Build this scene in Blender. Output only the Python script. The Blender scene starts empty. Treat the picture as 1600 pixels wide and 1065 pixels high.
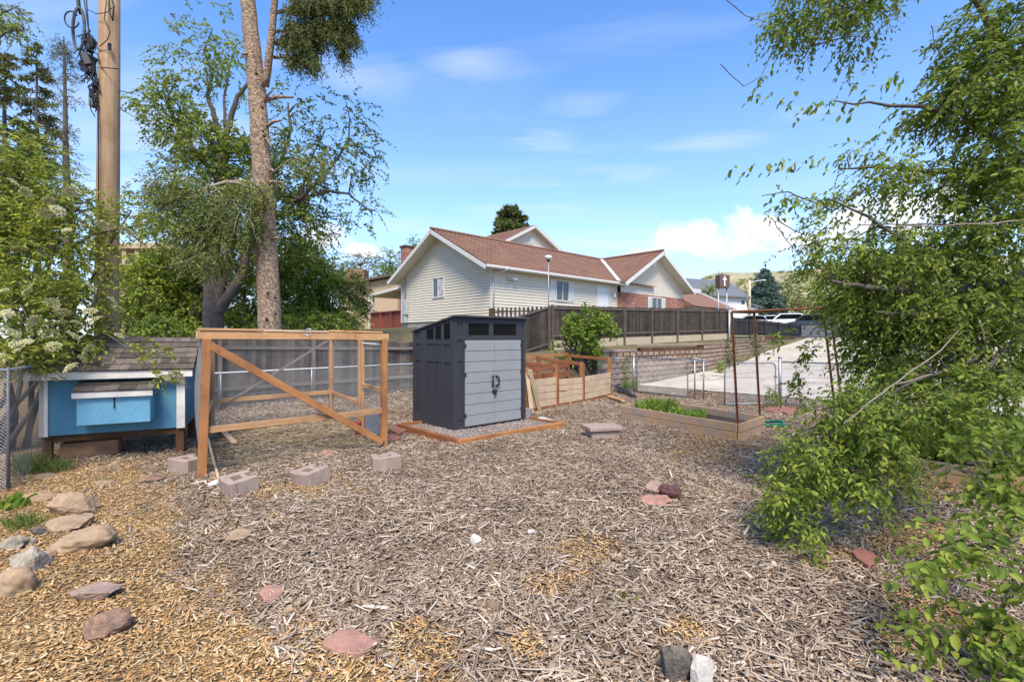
import bpy, math, random
from mathutils import noise as mnoise
import numpy as np
from mathutils import Vector, Matrix
random.seed(7); rng = np.random.default_rng(7)
SC = bpy.context.scene
COL = SC.collection
# ---------------------------------------------------------------- camera model (also used for laying the site out)
FPX, EYE, HOR, CX = 755.0, 1.8, 528.0, 800.0
def at(px, py, Y): return Vector(((px-CX)/FPX*Y, Y, EYE-(py-HOR)/FPX*Y))
def gnd(px, py, z=0.0): return at(px, py, (EYE-z)*FPX/(py-HOR))
# site grid: the fence, the house and the drive all run along WA
WX, WY = 0.731, 0.682
def ab(a, b): return (WX*a-WY*b, WY*a+WX*b)
GRID = math.atan2(WY, WX)
def sstep(t):
    t = np.clip(t, 0, 1); return t*t*(3-2*t)
def wall_b(a): return np.interp(a, [14.5, 22, 38, 50], [10.4, 10.3, 14.0, 15.0])
def wall_top(a): return np.interp(a, [13, 16.6, 21.5, 38, 50, 60], [1.35, 1.45, 1.62, 1.72, 2.0, 2.3])
def drive_h(a): return np.interp(a, [14, 17, 21.5, 38, 50, 63, 80, 140], [0, .05, .3, .85, 1.7, 3.2, 3.6, 6])
def hgt(x, y):
    x = np.asarray(x, float); y = np.asarray(y, float)
    a = WX*x+WY*y; b = -WY*x+WX*y
    g = drive_h(a)
    bw = wall_b(a)
    zp = np.interp(a, [10.6, 14.3, 16.6, 21.5, 38, 50], [0, 1.15, 1.25, 1.4, 1.62, 1.9])
    zf = np.interp(a, [8, 10, 13, 16.3, 36, 52], [0, .1, .8, 1.25, 1.7, 1.95])
    back = zf+(np.interp(a, [3, 12], [.9, 2.3])-zf)*sstep((b-15.3)/3.2)
    pl = np.where(a > 14.3, zp, zp*sstep((b-10.3)/1.2))
    z = np.where(b > 15.1, np.maximum(back, g), np.where(b > bw+.2, np.maximum(pl, g), g))
    und = .018*np.sin(x*1.7+y*.9)+.015*np.sin(y*2.3-x*1.1+1.3)+.01*np.sin(x*4.1+2)*np.sin(y*3.7)
    return z+und*np.clip(1-(a-11)/4, 0, 1)
def hz(x, y): return float(hgt(x, y))

# ---------------------------------------------------------------- materials
def _mat(name):
    m = bpy.data.materials.new(name); m.use_nodes = True
    nt = m.node_tree; b = nt.nodes['Principled BSDF']
    return m, nt, b
def N(nt, t, **k):
    n = nt.nodes.new(t)
    for a, v in k.items(): setattr(n, a, v)
    return n
def ramp(nt, fac, stops):
    r = N(nt, 'ShaderNodeValToRGB'); cr = r.color_ramp
    while len(cr.elements) < len(stops): cr.elements.new(.5)
    for e, (p, c) in zip(cr.elements, stops):
        e.position = p; e.color = (*c, 1) if len(c) == 3 else c
    nt.links.new(fac, r.inputs[0]); return r.outputs[0]
def noise(nt, vec, scale, detail=4, rough=.6, dist=0):
    n = N(nt, 'ShaderNodeTexNoise'); n.inputs['Scale'].default_value = scale
    n.inputs['Detail'].default_value = detail; n.inputs['Roughness'].default_value = rough
    n.inputs['Distortion'].default_value = dist
    if vec is not None: nt.links.new(vec, n.inputs['Vector'])
    return n.outputs[0]
def coord(nt, kind='Object', scale=(1, 1, 1)):
    t = N(nt, 'ShaderNodeTexCoord'); mp = N(nt, 'ShaderNodeMapping'); mp.inputs['Scale'].default_value = scale
    nt.links.new(t.outputs[kind], mp.inputs[0]); return mp.outputs[0]
def mixc(nt, fac, a, b, mode='MIX'):
    m = N(nt, 'ShaderNodeMix', data_type='RGBA', blend_type=mode)
    for s, v in ((0, fac), (6, a), (7, b)):
        if isinstance(v, (int, float)): m.inputs[s].default_value = v
        elif isinstance(v, tuple): m.inputs[s].default_value = (*v, 1)
        else: nt.links.new(v, m.inputs[s])
    return m.outputs[2]
def bump(nt, bs, hsock, strength=.4, dist=.01):
    b = N(nt, 'ShaderNodeBump'); b.inputs['Strength'].default_value = strength; b.inputs['Distance'].default_value = dist
    nt.links.new(hsock, b.inputs['Height']); nt.links.new(b.outputs[0], bs.inputs['Normal'])
def island(nt, col, amt, lo=None):
    g = N(nt, 'ShaderNodeNewGeometry')
    h = N(nt, 'ShaderNodeHueSaturation')
    mr = N(nt, 'ShaderNodeMapRange'); mr.inputs[3].default_value = 1-amt; mr.inputs[4].default_value = 1+amt
    nt.links.new(g.outputs['Random Per Island'], mr.inputs[0]); nt.links.new(mr.outputs[0], h.inputs['Value'])
    nt.links.new(col, h.inputs['Color']); return h.outputs[0]
def mul(c, k): return tuple(v*k for v in c)
def plain(name, c1, c2=None, scale=6, rough=.7, bmp=.2, isl=0, metal=0, dist=.01, spec=.3, fine=60, sharp=.2):
    m, nt, b = _mat(name); v = coord(nt)
    c2 = c2 or mul(c1, .8)
    col = ramp(nt, noise(nt, v, scale, 6), [(.5-sharp, c1), (.5+sharp, c2)])
    f = noise(nt, v, fine, 3)
    col = mixc(nt, .35, col, ramp(nt, f, [(.25, (.55,)*3), (.75, (1.3,)*3)]), 'MULTIPLY')
    if isl: col = island(nt, col, isl)
    nt.links.new(col, b.inputs['Base Color']); b.inputs['Roughness'].default_value = rough
    b.inputs['Metallic'].default_value = metal; b.inputs['Specular IOR Level'].default_value = spec
    if bmp: bump(nt, b, f, bmp, dist)
    return m
def wood(name, c1, c2, stain=None, rough=.75, isl=.2, grain=(1.5, 28, 1), stain_amt=.55):
    m, nt, b = _mat(name); v = coord(nt, 'UV', grain)
    g = noise(nt, v, 1.6, 5, .65, .6)
    col = ramp(nt, g, [(.28, c1), (.72, c2)])
    lo = noise(nt, coord(nt), 2.2, 5)
    st = stain or mul(c1, .55)
    col = mixc(nt, ramp(nt, lo, [(.44, (0,)*3), (.62, (stain_amt,)*3)]), col, st)
    kn = N(nt, 'ShaderNodeTexVoronoi'); kn.inputs['Scale'].default_value = 1.0
    nt.links.new(coord(nt, 'UV', (2.2, 9, 1)), kn.inputs['Vector'])
    col = mixc(nt, ramp(nt, kn.outputs['Distance'], [(.04, (.7,)*3), (.1, (0,)*3)]), col, mul(c1, .3))
    col = island(nt, col, isl)
    nt.links.new(col, b.inputs['Base Color']); b.inputs['Roughness'].default_value = rough
    b.inputs['Specular IOR Level'].default_value = .2
    bump(nt, b, g, .35, .004); return m
def leafmat(name, stops, trans=.35, rough=.55):
    m, nt, b = _mat(name)
    g = N(nt, 'ShaderNodeNewGeometry')
    n = len(stops); col = ramp(nt, g.outputs['Random Per Island'], [((i+.2)/n, s) for i, s in enumerate(stops)])
    lo = noise(nt, coord(nt), .9, 3)
    col = mixc(nt, .8, col, ramp(nt, lo, [(.3, (.6, .68, .62)), (.7, (1.22, 1.14, 1.0))]), 'MULTIPLY')
    nt.links.new(col, b.inputs['Base Color']); b.inputs['Roughness'].default_value = rough
    b.inputs['Specular IOR Level'].default_value = .25
    tr = N(nt, 'ShaderNodeBsdfTranslucent'); tc = mixc(nt, .5, col, (.30, .36, .05), 'MIX')
    nt.links.new(tc, tr.inputs[0])
    mx = N(nt, 'ShaderNodeMixShader'); mx.inputs[0].default_value = trans
    nt.links.new(b.outputs[0], mx.inputs[1]); nt.links.new(tr.outputs[0], mx.inputs[2])
    nt.links.new(mx.outputs[0], nt.nodes['Material Output'].inputs[0]); return m
def chipmat(name, stops, rough=.9, amt=.25):
    m, nt, b = _mat(name); g = N(nt, 'ShaderNodeNewGeometry'); n = len(stops)
    col = ramp(nt, g.outputs['Random Per Island'], [((i+.3)/n, s) for i, s in enumerate(stops)])
    lo = noise(nt, coord(nt), 1.1, 5, .6)
    col = mixc(nt, .7, col, ramp(nt, lo, [(.3, (.62, .58, .55)), (.7, (1.2, 1.18, 1.12))]), 'MULTIPLY')
    f = noise(nt, coord(nt), 130, 2)
    col = mixc(nt, .5, col, ramp(nt, f, [(.3, (.6,)*3), (.7, (1.25,)*3)]), 'MULTIPLY')
    nt.links.new(col, b.inputs['Base Color']); b.inputs['Roughness'].default_value = rough
    b.inputs['Specular IOR Level'].default_value = .12; return m
def glassy(name, c, rough=.08, spec=.6):
    m, nt, b = _mat(name)
    n = noise(nt, coord(nt), 1.4, 3)
    nt.links.new(ramp(nt, n, [(.3, c), (.7, mul(c, 1.7))]), b.inputs['Base Color']); b.inputs['Roughness'].default_value = rough
    b.inputs['Specular IOR Level'].default_value = spec; return m

# ---------------------------------------------------------------- mesh builder
class MB:
    def __init__(s): s.v = []; s.f = []; s.uv = []
    def quadbox(s, P, L):                       # P: 8 corners, L: length along P0->P1
        o = len(s.v); s.v += [Vector(p) for p in P]
        r = random.random()*50; r2 = random.random()*50
        for q in ((0, 1, 5, 4), (2, 3, 7, 6), (1, 2, 6, 5), (3, 0, 4, 7), (4, 5, 6, 7), (3, 2, 1, 0)):
            s.f.append(tuple(o+i for i in q))
            p0 = s.v[o+q[0]]; ex = s.v[o+1]-s.v[o]
            ex = ex.normalized() if ex.length > 1e-9 else Vector((1, 0, 0))
            uvs = []
            for i in q:
                d = s.v[o+i]-s.v[o]; u = d.dot(ex); w = d-ex*u
                uvs.append((u+r, w.length+r2))
            s.uv.append(uvs)
    def box(s, c, size, R=None, taper=1.0):
        sx, sy, sz = (k/2 for k in size); c = Vector(c)
        P = []
        ax = [(-1, -1), (1, -1), (1, 1), (-1, 1)]
        long = max(range(3), key=lambda i: size[i])
        for z in (-1, 1):
            k = 1 if z < 0 else taper
            for x, y in ax: P.append(Vector((x*sx*k, y*sy*k, z*sz)))
        if R is not None: P = [R @ p for p in P]
        P = [p+c for p in P]
        if long == 2: P = [P[i] for i in (0, 4, 7, 3, 1, 5, 6, 2)]
        elif long == 1: P = [P[i] for i in (1, 2, 3, 0, 5, 6, 7, 4)]
        s.quadbox(P, 0)
    def span(s, x0, x1, y0, y1, z0, z1): s.box(((x0+x1)/2, (y0+y1)/2, (z0+z1)/2), (x1-x0, y1-y0, z1-z0))
    def beam(s, p, q, w, h, up=(0, 0, 1)):      # w across, h along up
        p = Vector(p); q = Vector(q); d = (q-p).normalized(); up = Vector(up)
        sd = d.cross(up)
        if sd.length < 1e-4: sd = d.cross(Vector((1, 0, 0)))
        sd.normalize(); u = sd.cross(d).normalized()
        a, b = sd*w/2, u*h/2
        P = [p-a-b, q-a-b, q+a-b, p+a-b, p-a+b, q-a+b, q+a+b, p+a+b]
        s.quadbox(P, 0)
    def poly(s, pts, flip=False):
        o = len(s.v); s.v += [Vector(p) for p in pts]
        idx = list(range(o, o+len(pts)))
        if flip: idx.reverse()
        s.f.append(tuple(idx)); p0 = Vector(pts[0]); ex = (Vector(pts[1])-p0)
        ex = ex.normalized() if ex.length > 0 else Vector((1, 0, 0))
        uv = [((Vector(p)-p0).dot(ex), ((Vector(p)-p0)-ex*(Vector(p)-p0).dot(ex)).length) for p in pts]
        if flip: uv.reverse()
        s.uv.append(uv)
    def prism(s, pts, d):                       # closed outline pts (3d) extruded by d
        pts = [Vector(p) for p in pts]; d = Vector(d); n = len(pts)
        nrm = Vector((0, 0, 0))
        for i in range(n): nrm += (pts[i]-pts[0]).cross(pts[(i+1) % n]-pts[0])
        if nrm.dot(d) > 0: pts = pts[::-1]
        o = len(s.v); s.v += pts+[p+d for p in pts]
        r = random.random()*30
        s.f.append(tuple(range(o, o+n))); s.f.append(tuple(range(o+2*n-1, o+n-1, -1)))
        ex = (pts[1]-pts[0]).normalized()
        pl = lambda p: ((p-pts[0]).dot(ex)+r, ((p-pts[0])-ex*(p-pts[0]).dot(ex)).length)
        s.uv.append([pl(p) for p in pts]); s.uv.append([pl(p) for p in reversed(pts)])
        acc = 0
        for i in range(n):
            j = (i+1) % n; L = (pts[j]-pts[i]).length
            s.f.append((o+j, o+i, o+n+i, o+n+j)); s.uv.append([(acc+L+r, 0), (acc+r, 0), (acc+r, d.length), (acc+L+r, d.length)]); acc += L
    def tube(s, pts, rad, n=6, caps=True):
        pts = [Vector(p) for p in pts]; k = len(pts)
        if not isinstance(rad, (list, tuple)): rad = [rad]*k
        o = len(s.v); prev = None; acc = 0; us = []
        for i, p in enumerate(pts):
            t = (pts[min(i+1, k-1)]-pts[max(i-1, 0)])
            t = t.normalized() if t.length > 1e-9 else Vector((0, 0, 1))
            if prev is None:
                a = t.cross(Vector((0, 0, 1)))
                if a.length < .05: a = t.cross(Vector((1, 0, 0)))
            else: a = prev-t*prev.dot(t)
            a.normalize(); prev = a; b = t.cross(a)
            if i: acc += (p-pts[i-1]).length
            us.append(acc)
            for j in range(n):
                an = 2*math.pi*j/n; s.v.append(p+(a*math.cos(an)+b*math.sin(an))*rad[i])
        for i in range(k-1):
            for j in range(n):
                j2 = (j+1) % n
                s.f.append((o+i*n+j, o+i*n+j2, o+(i+1)*n+j2, o+(i+1)*n+j))
                c = 2*math.pi*rad[0]/n
                s.uv.append([(us[i], j*c), (us[i], (j+1)*c), (us[i+1], (j+1)*c), (us[i+1], j*c)])
        if caps:
            s.f.append(tuple(o+j for j in range(n-1, -1, -1))); s.uv.append([(0, 0)]*n)
            s.f.append(tuple(o+(k-1)*n+j for j in range(n))); s.uv.append([(0, 0)]*n)
    def lathe(s, c, prof, n=20):                # prof: (r, z)
        c = Vector(c); o = len(s.v); k = len(prof)
        for r, z in prof:
            for j in range(n):
                a = 2*math.pi*j/n; s.v.append(c+Vector((r*math.cos(a), r*math.sin(a), z)))
        for i in range(k-1):
            for j in range(n):
                j2 = (j+1) % n
                s.f.append((o+i*n+j, o+i*n+j2, o+(i+1)*n+j2, o+(i+1)*n+j)); s.uv.append([(0, 0)]*4)
        s.f.append(tuple(o+j for j in range(n-1, -1, -1))); s.uv.append([(0, 0)]*n)
        s.f.append(tuple(o+(k-1)*n+j for j in range(n))); s.uv.append([(0, 0)]*n)
    def build(s, name, mat, parent=None, bev=0, smooth=False, world=False, loc=None):
        me = bpy.data.meshes.new(name)
        vs = s.v
        if world and parent is not None:
            inv = parent_matrix(parent).inverted(); vs = [inv @ v for v in vs]
        o = bpy.data.objects.new(name, me)
        if parent is None and loc is not None:
            vs = [v-Vector(loc) for v in vs]; o.location = loc
        me.from_pydata([tuple(v) for v in vs], [], s.f)
        ul = me.uv_layers.new(name='UVMap'); flat = []
        for u in s.uv:
            for a in u: flat += a
        ul.data.foreach_set('uv', flat)
        me.materials.append(mat); COL.objects.link(o)
        if smooth: me.polygons.foreach_set('use_smooth', [True]*len(me.polygons))
        if parent is not None: o.parent = parent
        if bev:
            m = o.modifiers.new('bevel', 'BEVEL'); m.width = bev; m.segments = 1; m.limit_method = 'ANGLE'; m.angle_limit = .6
        me.update(); return o
def parent_matrix(o):
    m = Matrix.Translation(o.location) @ o.rotation_euler.to_matrix().to_4x4()
    return parent_matrix(o.parent) @ m if o.parent else m
def tag(o, label=None, cat=None, group=None, kind=None):
    if label: o['label'] = label
    if cat: o['category'] = cat
    if group: o['group'] = group
    if kind: o['kind'] = kind
    return o
def thing(name, label, cat, loc=(0, 0, 0), rz=0, group=None):
    o = bpy.data.objects.new(name, None); o.empty_display_size = .1; COL.objects.link(o)
    o.location = loc; o.rotation_euler = (0, 0, rz); return tag(o, label, cat, group)
def kids(o): return [c for c in COL.objects if c.parent == o]
def dup(root, loc, rz=None, label=None, parent=None):
    c = root.copy(); COL.objects.link(c)
    if parent is not None: c.parent = parent
    if loc is not None: c.location = loc
    if rz is not None: c.rotation_euler = (0, 0, rz)
    if label: c['label'] = label
    for ch in kids(root): dup(ch, None, None, None, c)
    return c
def npmesh(name, V, Fq, mat, parent=None, world=True, smooth=False):
    """V (n,3), Fq (m,k) equal-size faces -> one mesh object"""
    me = bpy.data.meshes.new(name); V = np.asarray(V, np.float32)
    if parent is not None and world:
        inv = np.array(parent_matrix(parent).inverted()); V = V @ inv[:3, :3].T.astype(np.float32)+inv[:3, 3].astype(np.float32)
    k = Fq.shape[1]; m = len(Fq)
    me.vertices.add(len(V)); me.vertices.foreach_set('co', V.ravel())
    me.loops.add(m*k); me.loops.foreach_set('vertex_index', Fq.astype(np.int32).ravel())
    me.polygons.add(m); me.polygons.foreach_set('loop_start', np.arange(0, m*k, k, dtype=np.int32))
    me.update(calc_edges=True)
    me.materials.append(mat)
    if smooth: me.polygons.foreach_set('use_smooth', np.ones(m, bool))
    o = bpy.data.objects.new(name, me); COL.objects.link(o)
    if parent is not None: o.parent = parent
    return o
def unit(a): return a/np.maximum(np.linalg.norm(a, axis=1, keepdims=True), 1e-9)
# ---------------------------------------------------------------- leaves, sprays, crowns
def leaves(P, A, Nn, L, Wd, fold=.25):
    """folded leaf of two quads at P along axis A, facing Nn"""
    A = unit(A); S = unit(np.cross(A, Nn)); Nn = np.cross(S, A)
    L = L[:, None]; W = Wd[:, None]
    up = Nn*W*fold
    V = np.stack([P, P+A*L*.3+S*W*.5+up, P+A*L*.68+S*W*.42+up-Nn*L*.05, P+A*L-Nn*L*.12,
                  P+A*L*.68-S*W*.42+up-Nn*L*.05, P+A*L*.3-S*W*.5+up], 1)
    n = len(P); o = (np.arange(n)*6)[:, None]
    Fq = np.concatenate([o+np.array([[0, 1, 2, 3]]), o+np.array([[0, 3, 4, 5]])], 1).reshape(-1, 4)
    return V.reshape(-1, 3), Fq
def twigs(P0, P1, P2, r0):
    """three-ring triangular tubes"""
    n = len(P0); out = []
    d = unit(P2-P0); s = unit(np.cross(d, np.array([[.31, .17, .93]]))); t = np.cross(d, s)
    for P, k in ((P0, 1.), (P1, .75), (P2, .35)):
        for j in range(3):
            an = 2*math.pi*j/3; out.append(P+(s*math.cos(an)+t*math.sin(an))*(r0*k)[:, None])
    V = np.stack(out, 1); o = (np.arange(n)*9)[:, None]; f = []
    for r in (0, 3):
        for j in range(3): f.append([r+j, r+(j+1) % 3, r+3+(j+1) % 3, r+3+j])
    Fq = (o[:, None]+np.array(f)[None]).reshape(-1, 4)
    return V.reshape(-1, 3), Fq
def cat(parts):
    Vs, Fs, o = [], [], 0
    for V, Fq in parts:
        Vs.append(V); Fs.append(Fq+o); o += len(V)
    return np.concatenate(Vs), np.concatenate(Fs)
def sprays(C, D, L, nl, leaf, droop=.3, wid=.5, jit=.35, tw=.004, spread=.8):
    """leafy shoots: M shoots starting at C towards D, nl leaves each"""
    D = unit(D); M = len(C); g = np.array([[0, 0, -1.]])
    pos = lambda t: C+D*(L*t)[:, None]+g*(droop*L*t*t)[:, None]
    Ps, As, Ns, Ls = [], [], [], []
    up = np.tile(np.array([[0., 0, 1]]), (M, 1))
    side = unit(np.cross(D, up)+rng.normal(0, .05, (M, 3)))
    for k in range(nl):
        t = np.clip((k+.6)/nl+rng.normal(0, .03, M), .02, 1.05); sg = 1 if k % 2 else -1
        A = D*.55+side*sg*spread+g*.35+rng.normal(0, jit, (M, 3))
        Ps.append(pos(t)); As.append(A); Ns.append(up+rng.normal(0, .5, (M, 3))); Ls.append(leaf*rng.uniform(.6, 1.2, M)*(1-.25*(k/nl)))
    P = np.concatenate(Ps); Lf = np.concatenate(Ls)
    lv = leaves(P, np.concatenate(As), np.concatenate(Ns), Lf, Lf*wid)
    z = np.zeros(M)
    tg = twigs(pos(z), pos(z+.5), pos(z+1), np.full(M, tw))
    return lv, tg
def blobpts(blobs, n, shell=.55, gaps=.0, gs=1.0):
    """blobs (px, py, Y, rx_px, ry_px, rY_m[, weight]); n points, with outward direction"""
    w = np.array([(b[3]*b[4]*(b[2]**2))*(b[6] if len(b) > 6 else 1) for b in blobs], float); w /= w.sum()
    P, D = [], []
    for b, k in zip(blobs, rng.multinomial(n, w)):
        c = np.array(at(b[0], b[1], b[2])); r = np.array([b[3]*b[2]/FPX, b[5], b[4]*b[2]/FPX])
        u = unit(rng.normal(0, 1, (k, 3))); rad = rng.uniform(shell**3, 1, k)**(1/3) if shell < 1 else np.ones(k)
        rad = rad*(1+rng.normal(0, .07, k))
        q = u*rad[:, None]
        P.append(c+q*r); D.append(u)
    P = np.concatenate(P); D = np.concatenate(D)
    if gaps > 0:
        s = np.sin(P[:, 0]*3.1*gs+1)+np.sin(P[:, 1]*2.7*gs+2.2)+np.sin(P[:, 2]*3.5*gs+.5)+np.sin((P[:, 0]+P[:, 2])*5.3*gs)
        keep = s > -2.2+gaps*2.2
        P, D = P[keep], D[keep]
    return P, D
def limb(mb, pts, r0, r1, n=7, wob=.0):
    """a tapered limb through pts, subdivided and slightly crooked"""
    pts = [Vector(p) for p in pts]; out = [pts[0]]
    for p, q in zip(pts, pts[1:]):
        k = 4
        for i in range(1, k+1):
            v = p.lerp(q, i/k)
            if wob: v += Vector((random.uniform(-1, 1), random.uniform(-1, 1), random.uniform(-1, 1)))*wob*(q-p).length
            out.append(v)
    m = len(out); mb.tube(out, [r0+(r1-r0)*i/(m-1) for i in range(m)], n)
def treeparts(root, lv, tg, mb, leafm, barkm):
    npmesh('crown', lv[0], lv[1], leafm, root)
    o = npmesh('twigs', tg[0], tg[1], barkm, root) if tg is not None else None
    if mb is not None: mb.build('trunk', barkm, root, world=True, smooth=True)
def branches_to(mb, P, src, r=.02, k=24):
    """connect a sample of shoot bases P to points of the limb skeleton src"""
    S = np.array([tuple(s) for s in src]); idx = rng.choice(len(P), min(k, len(P)), replace=False)
    for i in idx:
        p = P[i]; d = np.linalg.norm(S-p, axis=1)+.4*np.maximum(S[:, 2]-p[2], 0); j = int(np.argmin(d))
        a = Vector(S[j]); b = Vector(p); L = (b-a).length
        m1 = a.lerp(b, .4)+Vector((0, 0, .12*L))+Vector(rng.normal(0, .06*L, 3))
        m2 = a.lerp(b, .75)+Vector((0, 0, .08*L))+Vector(rng.normal(0, .05*L, 3))
        mb.tube([a, m1, m2, b], [r, r*.7, r*.45, r*.2], 5)
def along(pts, k=6):
    out = []
    for p, q in zip(pts, pts[1:]):
        for i in range(k): out.append(Vector(p).lerp(Vector(q), i/k))
    out.append(Vector(pts[-1])); return out
def rock(name, label, px, py, w, h, mat, flat=.6, seed=0, cut=.0, z=0.0, cat_='rock', yaw=None, sub=4, Y=None, depth=.8, sink=.22, group=None):
    """a boulder whose visible outline is about w x h px with its foot at py+h/2"""
    base = gnd(px, py+h/2, z) if Y is None else at(px, py+h/2, Y)
    r = random.Random(seed+11); k = base.y/FPX
    W = w*k; Hh = flat
    import bmesh
    bm = bmesh.new(); bmesh.ops.create_icosphere(bm, subdivisions=sub, radius=1)
    ph = [r.uniform(0, 6) for _ in range(9)]
    planes = [(Vector((r.uniform(-1, 1), r.uniform(-1, 1), r.uniform(-.3, 1))).normalized(), r.uniform(.5, .8)) for _ in range(int(cut*14))]
    for v in bm.verts:
        p = v.co.copy()
        f = 1+.10*math.sin(p.x*2.3+ph[0])*math.cos(p.y*2.1+ph[1])+.07*math.sin(p.z*3.1+ph[2]+p.x*2)+.035*math.sin(p.x*7+ph[3])*math.sin(p.y*6+ph[4])+.02*math.sin(p.z*13+ph[5]+p.y*11)
        p *= f
        o_ = Vector((seed*3.7, seed*1.9, 0))
        p *= 1+.20*mnoise.noise(p*1.1+o_)+.10*mnoise.noise(p*2.6+o_)
        for nrm, d in planes:
            e = p.dot(nrm)-d
            if e > 0: p -= nrm*e
        p *= 1+.045*mnoise.noise(p*5+o_)+.03*mnoise.noise(p*11+o_)
        v.co = p
    me = bpy.data.meshes.new(name); D = W*depth
    for v in bm.verts: v.co = Vector((v.co.x*W/2, v.co.y*D/2, v.co.z*Hh/2))
    bm.to_mesh(me); bm.free()
    me.materials.append(mat); me.polygons.foreach_set('use_smooth', [cut < .05]*len(me.polygons))
    o = bpy.data.objects.new(name, me); COL.objects.link(o)
    o.location = (base.x, base.y+D*.35, base.z+Hh*(.5-sink)); o.rotation_euler = (r.uniform(-.08, .08), r.uniform(-.08, .08), yaw if yaw is not None else r.uniform(-.3, .3))
    return tag(o, label, cat_, group)
# ================================================================ camera, sun, sky
cam = bpy.data.objects.new('camera', bpy.data.cameras.new('camera')); COL.objects.link(cam)
cam.location = (0, 0, EYE); cam.rotation_euler = (math.radians(90), 0, 0)
cam.data.lens = FPX/1600*36; cam.data.sensor_width = 36; cam.data.shift_y = -4.5/1600; cam.data.clip_end = 4000; cam.data.clip_start = .05
SC.camera = cam
SUN_EL, SUN_AZ = math.radians(54), math.radians(176)        # azimuth from +Y towards +X: behind the camera, a little to the right
sd = Vector((math.sin(SUN_AZ)*math.cos(SUN_EL), math.cos(SUN_AZ)*math.cos(SUN_EL), math.sin(SUN_EL)))
sun = bpy.data.objects.new('sun', bpy.data.lights.new('sun', 'SUN')); COL.objects.link(sun)
sun.data.energy = 2.15; sun.data.angle = math.radians(20); sun.data.color = (1, .91, .78)
sun.rotation_euler = (-sd).to_track_quat('-Z', 'Y').to_euler(); sun.location = sd*60
W = bpy.data.worlds.new('World'); SC.world = W; W.use_nodes = True
nt = W.node_tree; bg = nt.nodes['Background']
sky = N(nt, 'ShaderNodeTexSky', sky_type='NISHITA'); sky.sun_disc = False
sky.sun_elevation = SUN_EL; sky.sun_rotation = SUN_AZ; sky.altitude = 1800; sky.ozone_density = 2.2; sky.dust_density = .3; sky.air_density = 1.0
tc = N(nt, 'ShaderNodeTexCoord'); dirv = tc.outputs['Generated']
sep = N(nt, 'ShaderNodeSeparateXYZ'); nt.links.new(dirv, sep.inputs[0])
def M_(op, a, b=None, clamp=False):
    m = N(nt, 'ShaderNodeMath', operation=op); m.use_clamp = clamp
    for i, v in enumerate((a, b)):
        if v is None: continue
        if isinstance(v, (int, float)): m.inputs[i].default_value = v
        else: nt.links.new(v, m.inputs[i])
    return m.outputs[0]
zc = M_('MAXIMUM', sep.outputs[2], .03)
den = M_('ADD', zc, .12)
cv = N(nt, 'ShaderNodeCombineXYZ')
nt.links.new(M_('DIVIDE', sep.outputs[0], den), cv.inputs[0]); nt.links.new(M_('DIVIDE', sep.outputs[1], den), cv.inputs[1])
mp = N(nt, 'ShaderNodeMapping'); mp.inputs['Rotation'].default_value = (0, 0, .5); mp.inputs['Scale'].default_value = (.5, 1.7, 1); mp.inputs['Location'].default_value = (1.3, .4, 0)
nt.links.new(cv.outputs[0], mp.inputs[0])
cir = noise(nt, mp.outputs[0], 1.15, 7, .55, .5)
cir0 = ramp(nt, cir, [(.52, (0,)*3), (.84, (.42,)*3)])
# soft veil growing towards the horizon
veil = ramp(nt, sep.outputs[2], [(0.0, (.85,)*3), (.10, (.60,)*3), (.24, (.26,)*3), (.5, (0,)*3)])
# cumulus: banks placed by direction, edges broken by noise
cn = noise(nt, dirv, 15, 8, .6, .3)
def puff(px, py, wx, wz, amp=.5, flat=.0):
    d = at(px, py, 1)-Vector((0, 0, EYE)); d.normalize()
    vs = N(nt, 'ShaderNodeVectorMath', operation='SUBTRACT'); nt.links.new(dirv, vs.inputs[0]); vs.inputs[1].default_value = d
    vm = N(nt, 'ShaderNodeVectorMath', operation='MULTIPLY'); nt.links.new(vs.outputs[0], vm.inputs[0]); vm.inputs[1].default_value = (1/wx, 1/wx, 1/wz)
    ln = N(nt, 'ShaderNodeVectorMath', operation='LENGTH'); nt.links.new(vm.outputs[0], ln.inputs[0])
    return M_('SUBTRACT', 1.0, ln.outputs[1])
cps = [puff(740, 98, .13, .030), puff(915, 160, .13, .034), puff(860, 210, .09, .030), puff(760, 325, .16, .035), puff(880, 305, .17, .035), puff(1010, 268, .17, .035), puff(1130, 225, .15, .035), puff(1250, 180, .14, .035), puff(1350, 140, .12, .03), puff(540, 120, .2, .05), puff(220, 150, .3, .16), puff(620, 350, .3, .05), puff(1010, 380, .4, .05), puff(300, 300, .25, .06)]
ca_ = cps[0]
for p in cps[1:]: ca_ = M_('ADD', M_('MAXIMUM', ca_, p), M_('MULTIPLY', M_('MINIMUM', ca_, p), .0))
cir1 = M_('MULTIPLY', M_('ADD', ca_, M_('MULTIPLY', M_('SUBTRACT', cir, .55), 6.5)), .42, True)
cirf = M_('MAXIMUM', cir0, M_('MINIMUM', cir1, .5))
ps = [puff(1062, 374, .075, .042), puff(1015, 400, .085, .024), puff(960, 412, .07, .012), puff(1188, 358, .075, .045), puff(1150, 384, .085, .03), puff(1240, 380, .05, .03),
      puff(1330, 350, .07, .05), puff(510, 375, .06, .035), puff(560, 392, .08, .02), puff(240, 400, .07, .04), puff(1450, 330, .08, .06)]
acc = ps[0]
for p in ps[1:]: acc = M_('MAXIMUM', acc, p)
body = M_('ADD', acc, M_('MULTIPLY', M_('SUBTRACT', cn, .54), 2.6))
cumf = ramp(nt, body, [(.08, (0,)*3), (.62, (1,)*3)])
fine = noise(nt, dirv, 34, 5, .6)
cumc = ramp(nt, fine, [(.3, (2.064, 2.236, 2.537)), (.62, (3.2, 3.2, 3.2))])
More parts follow.
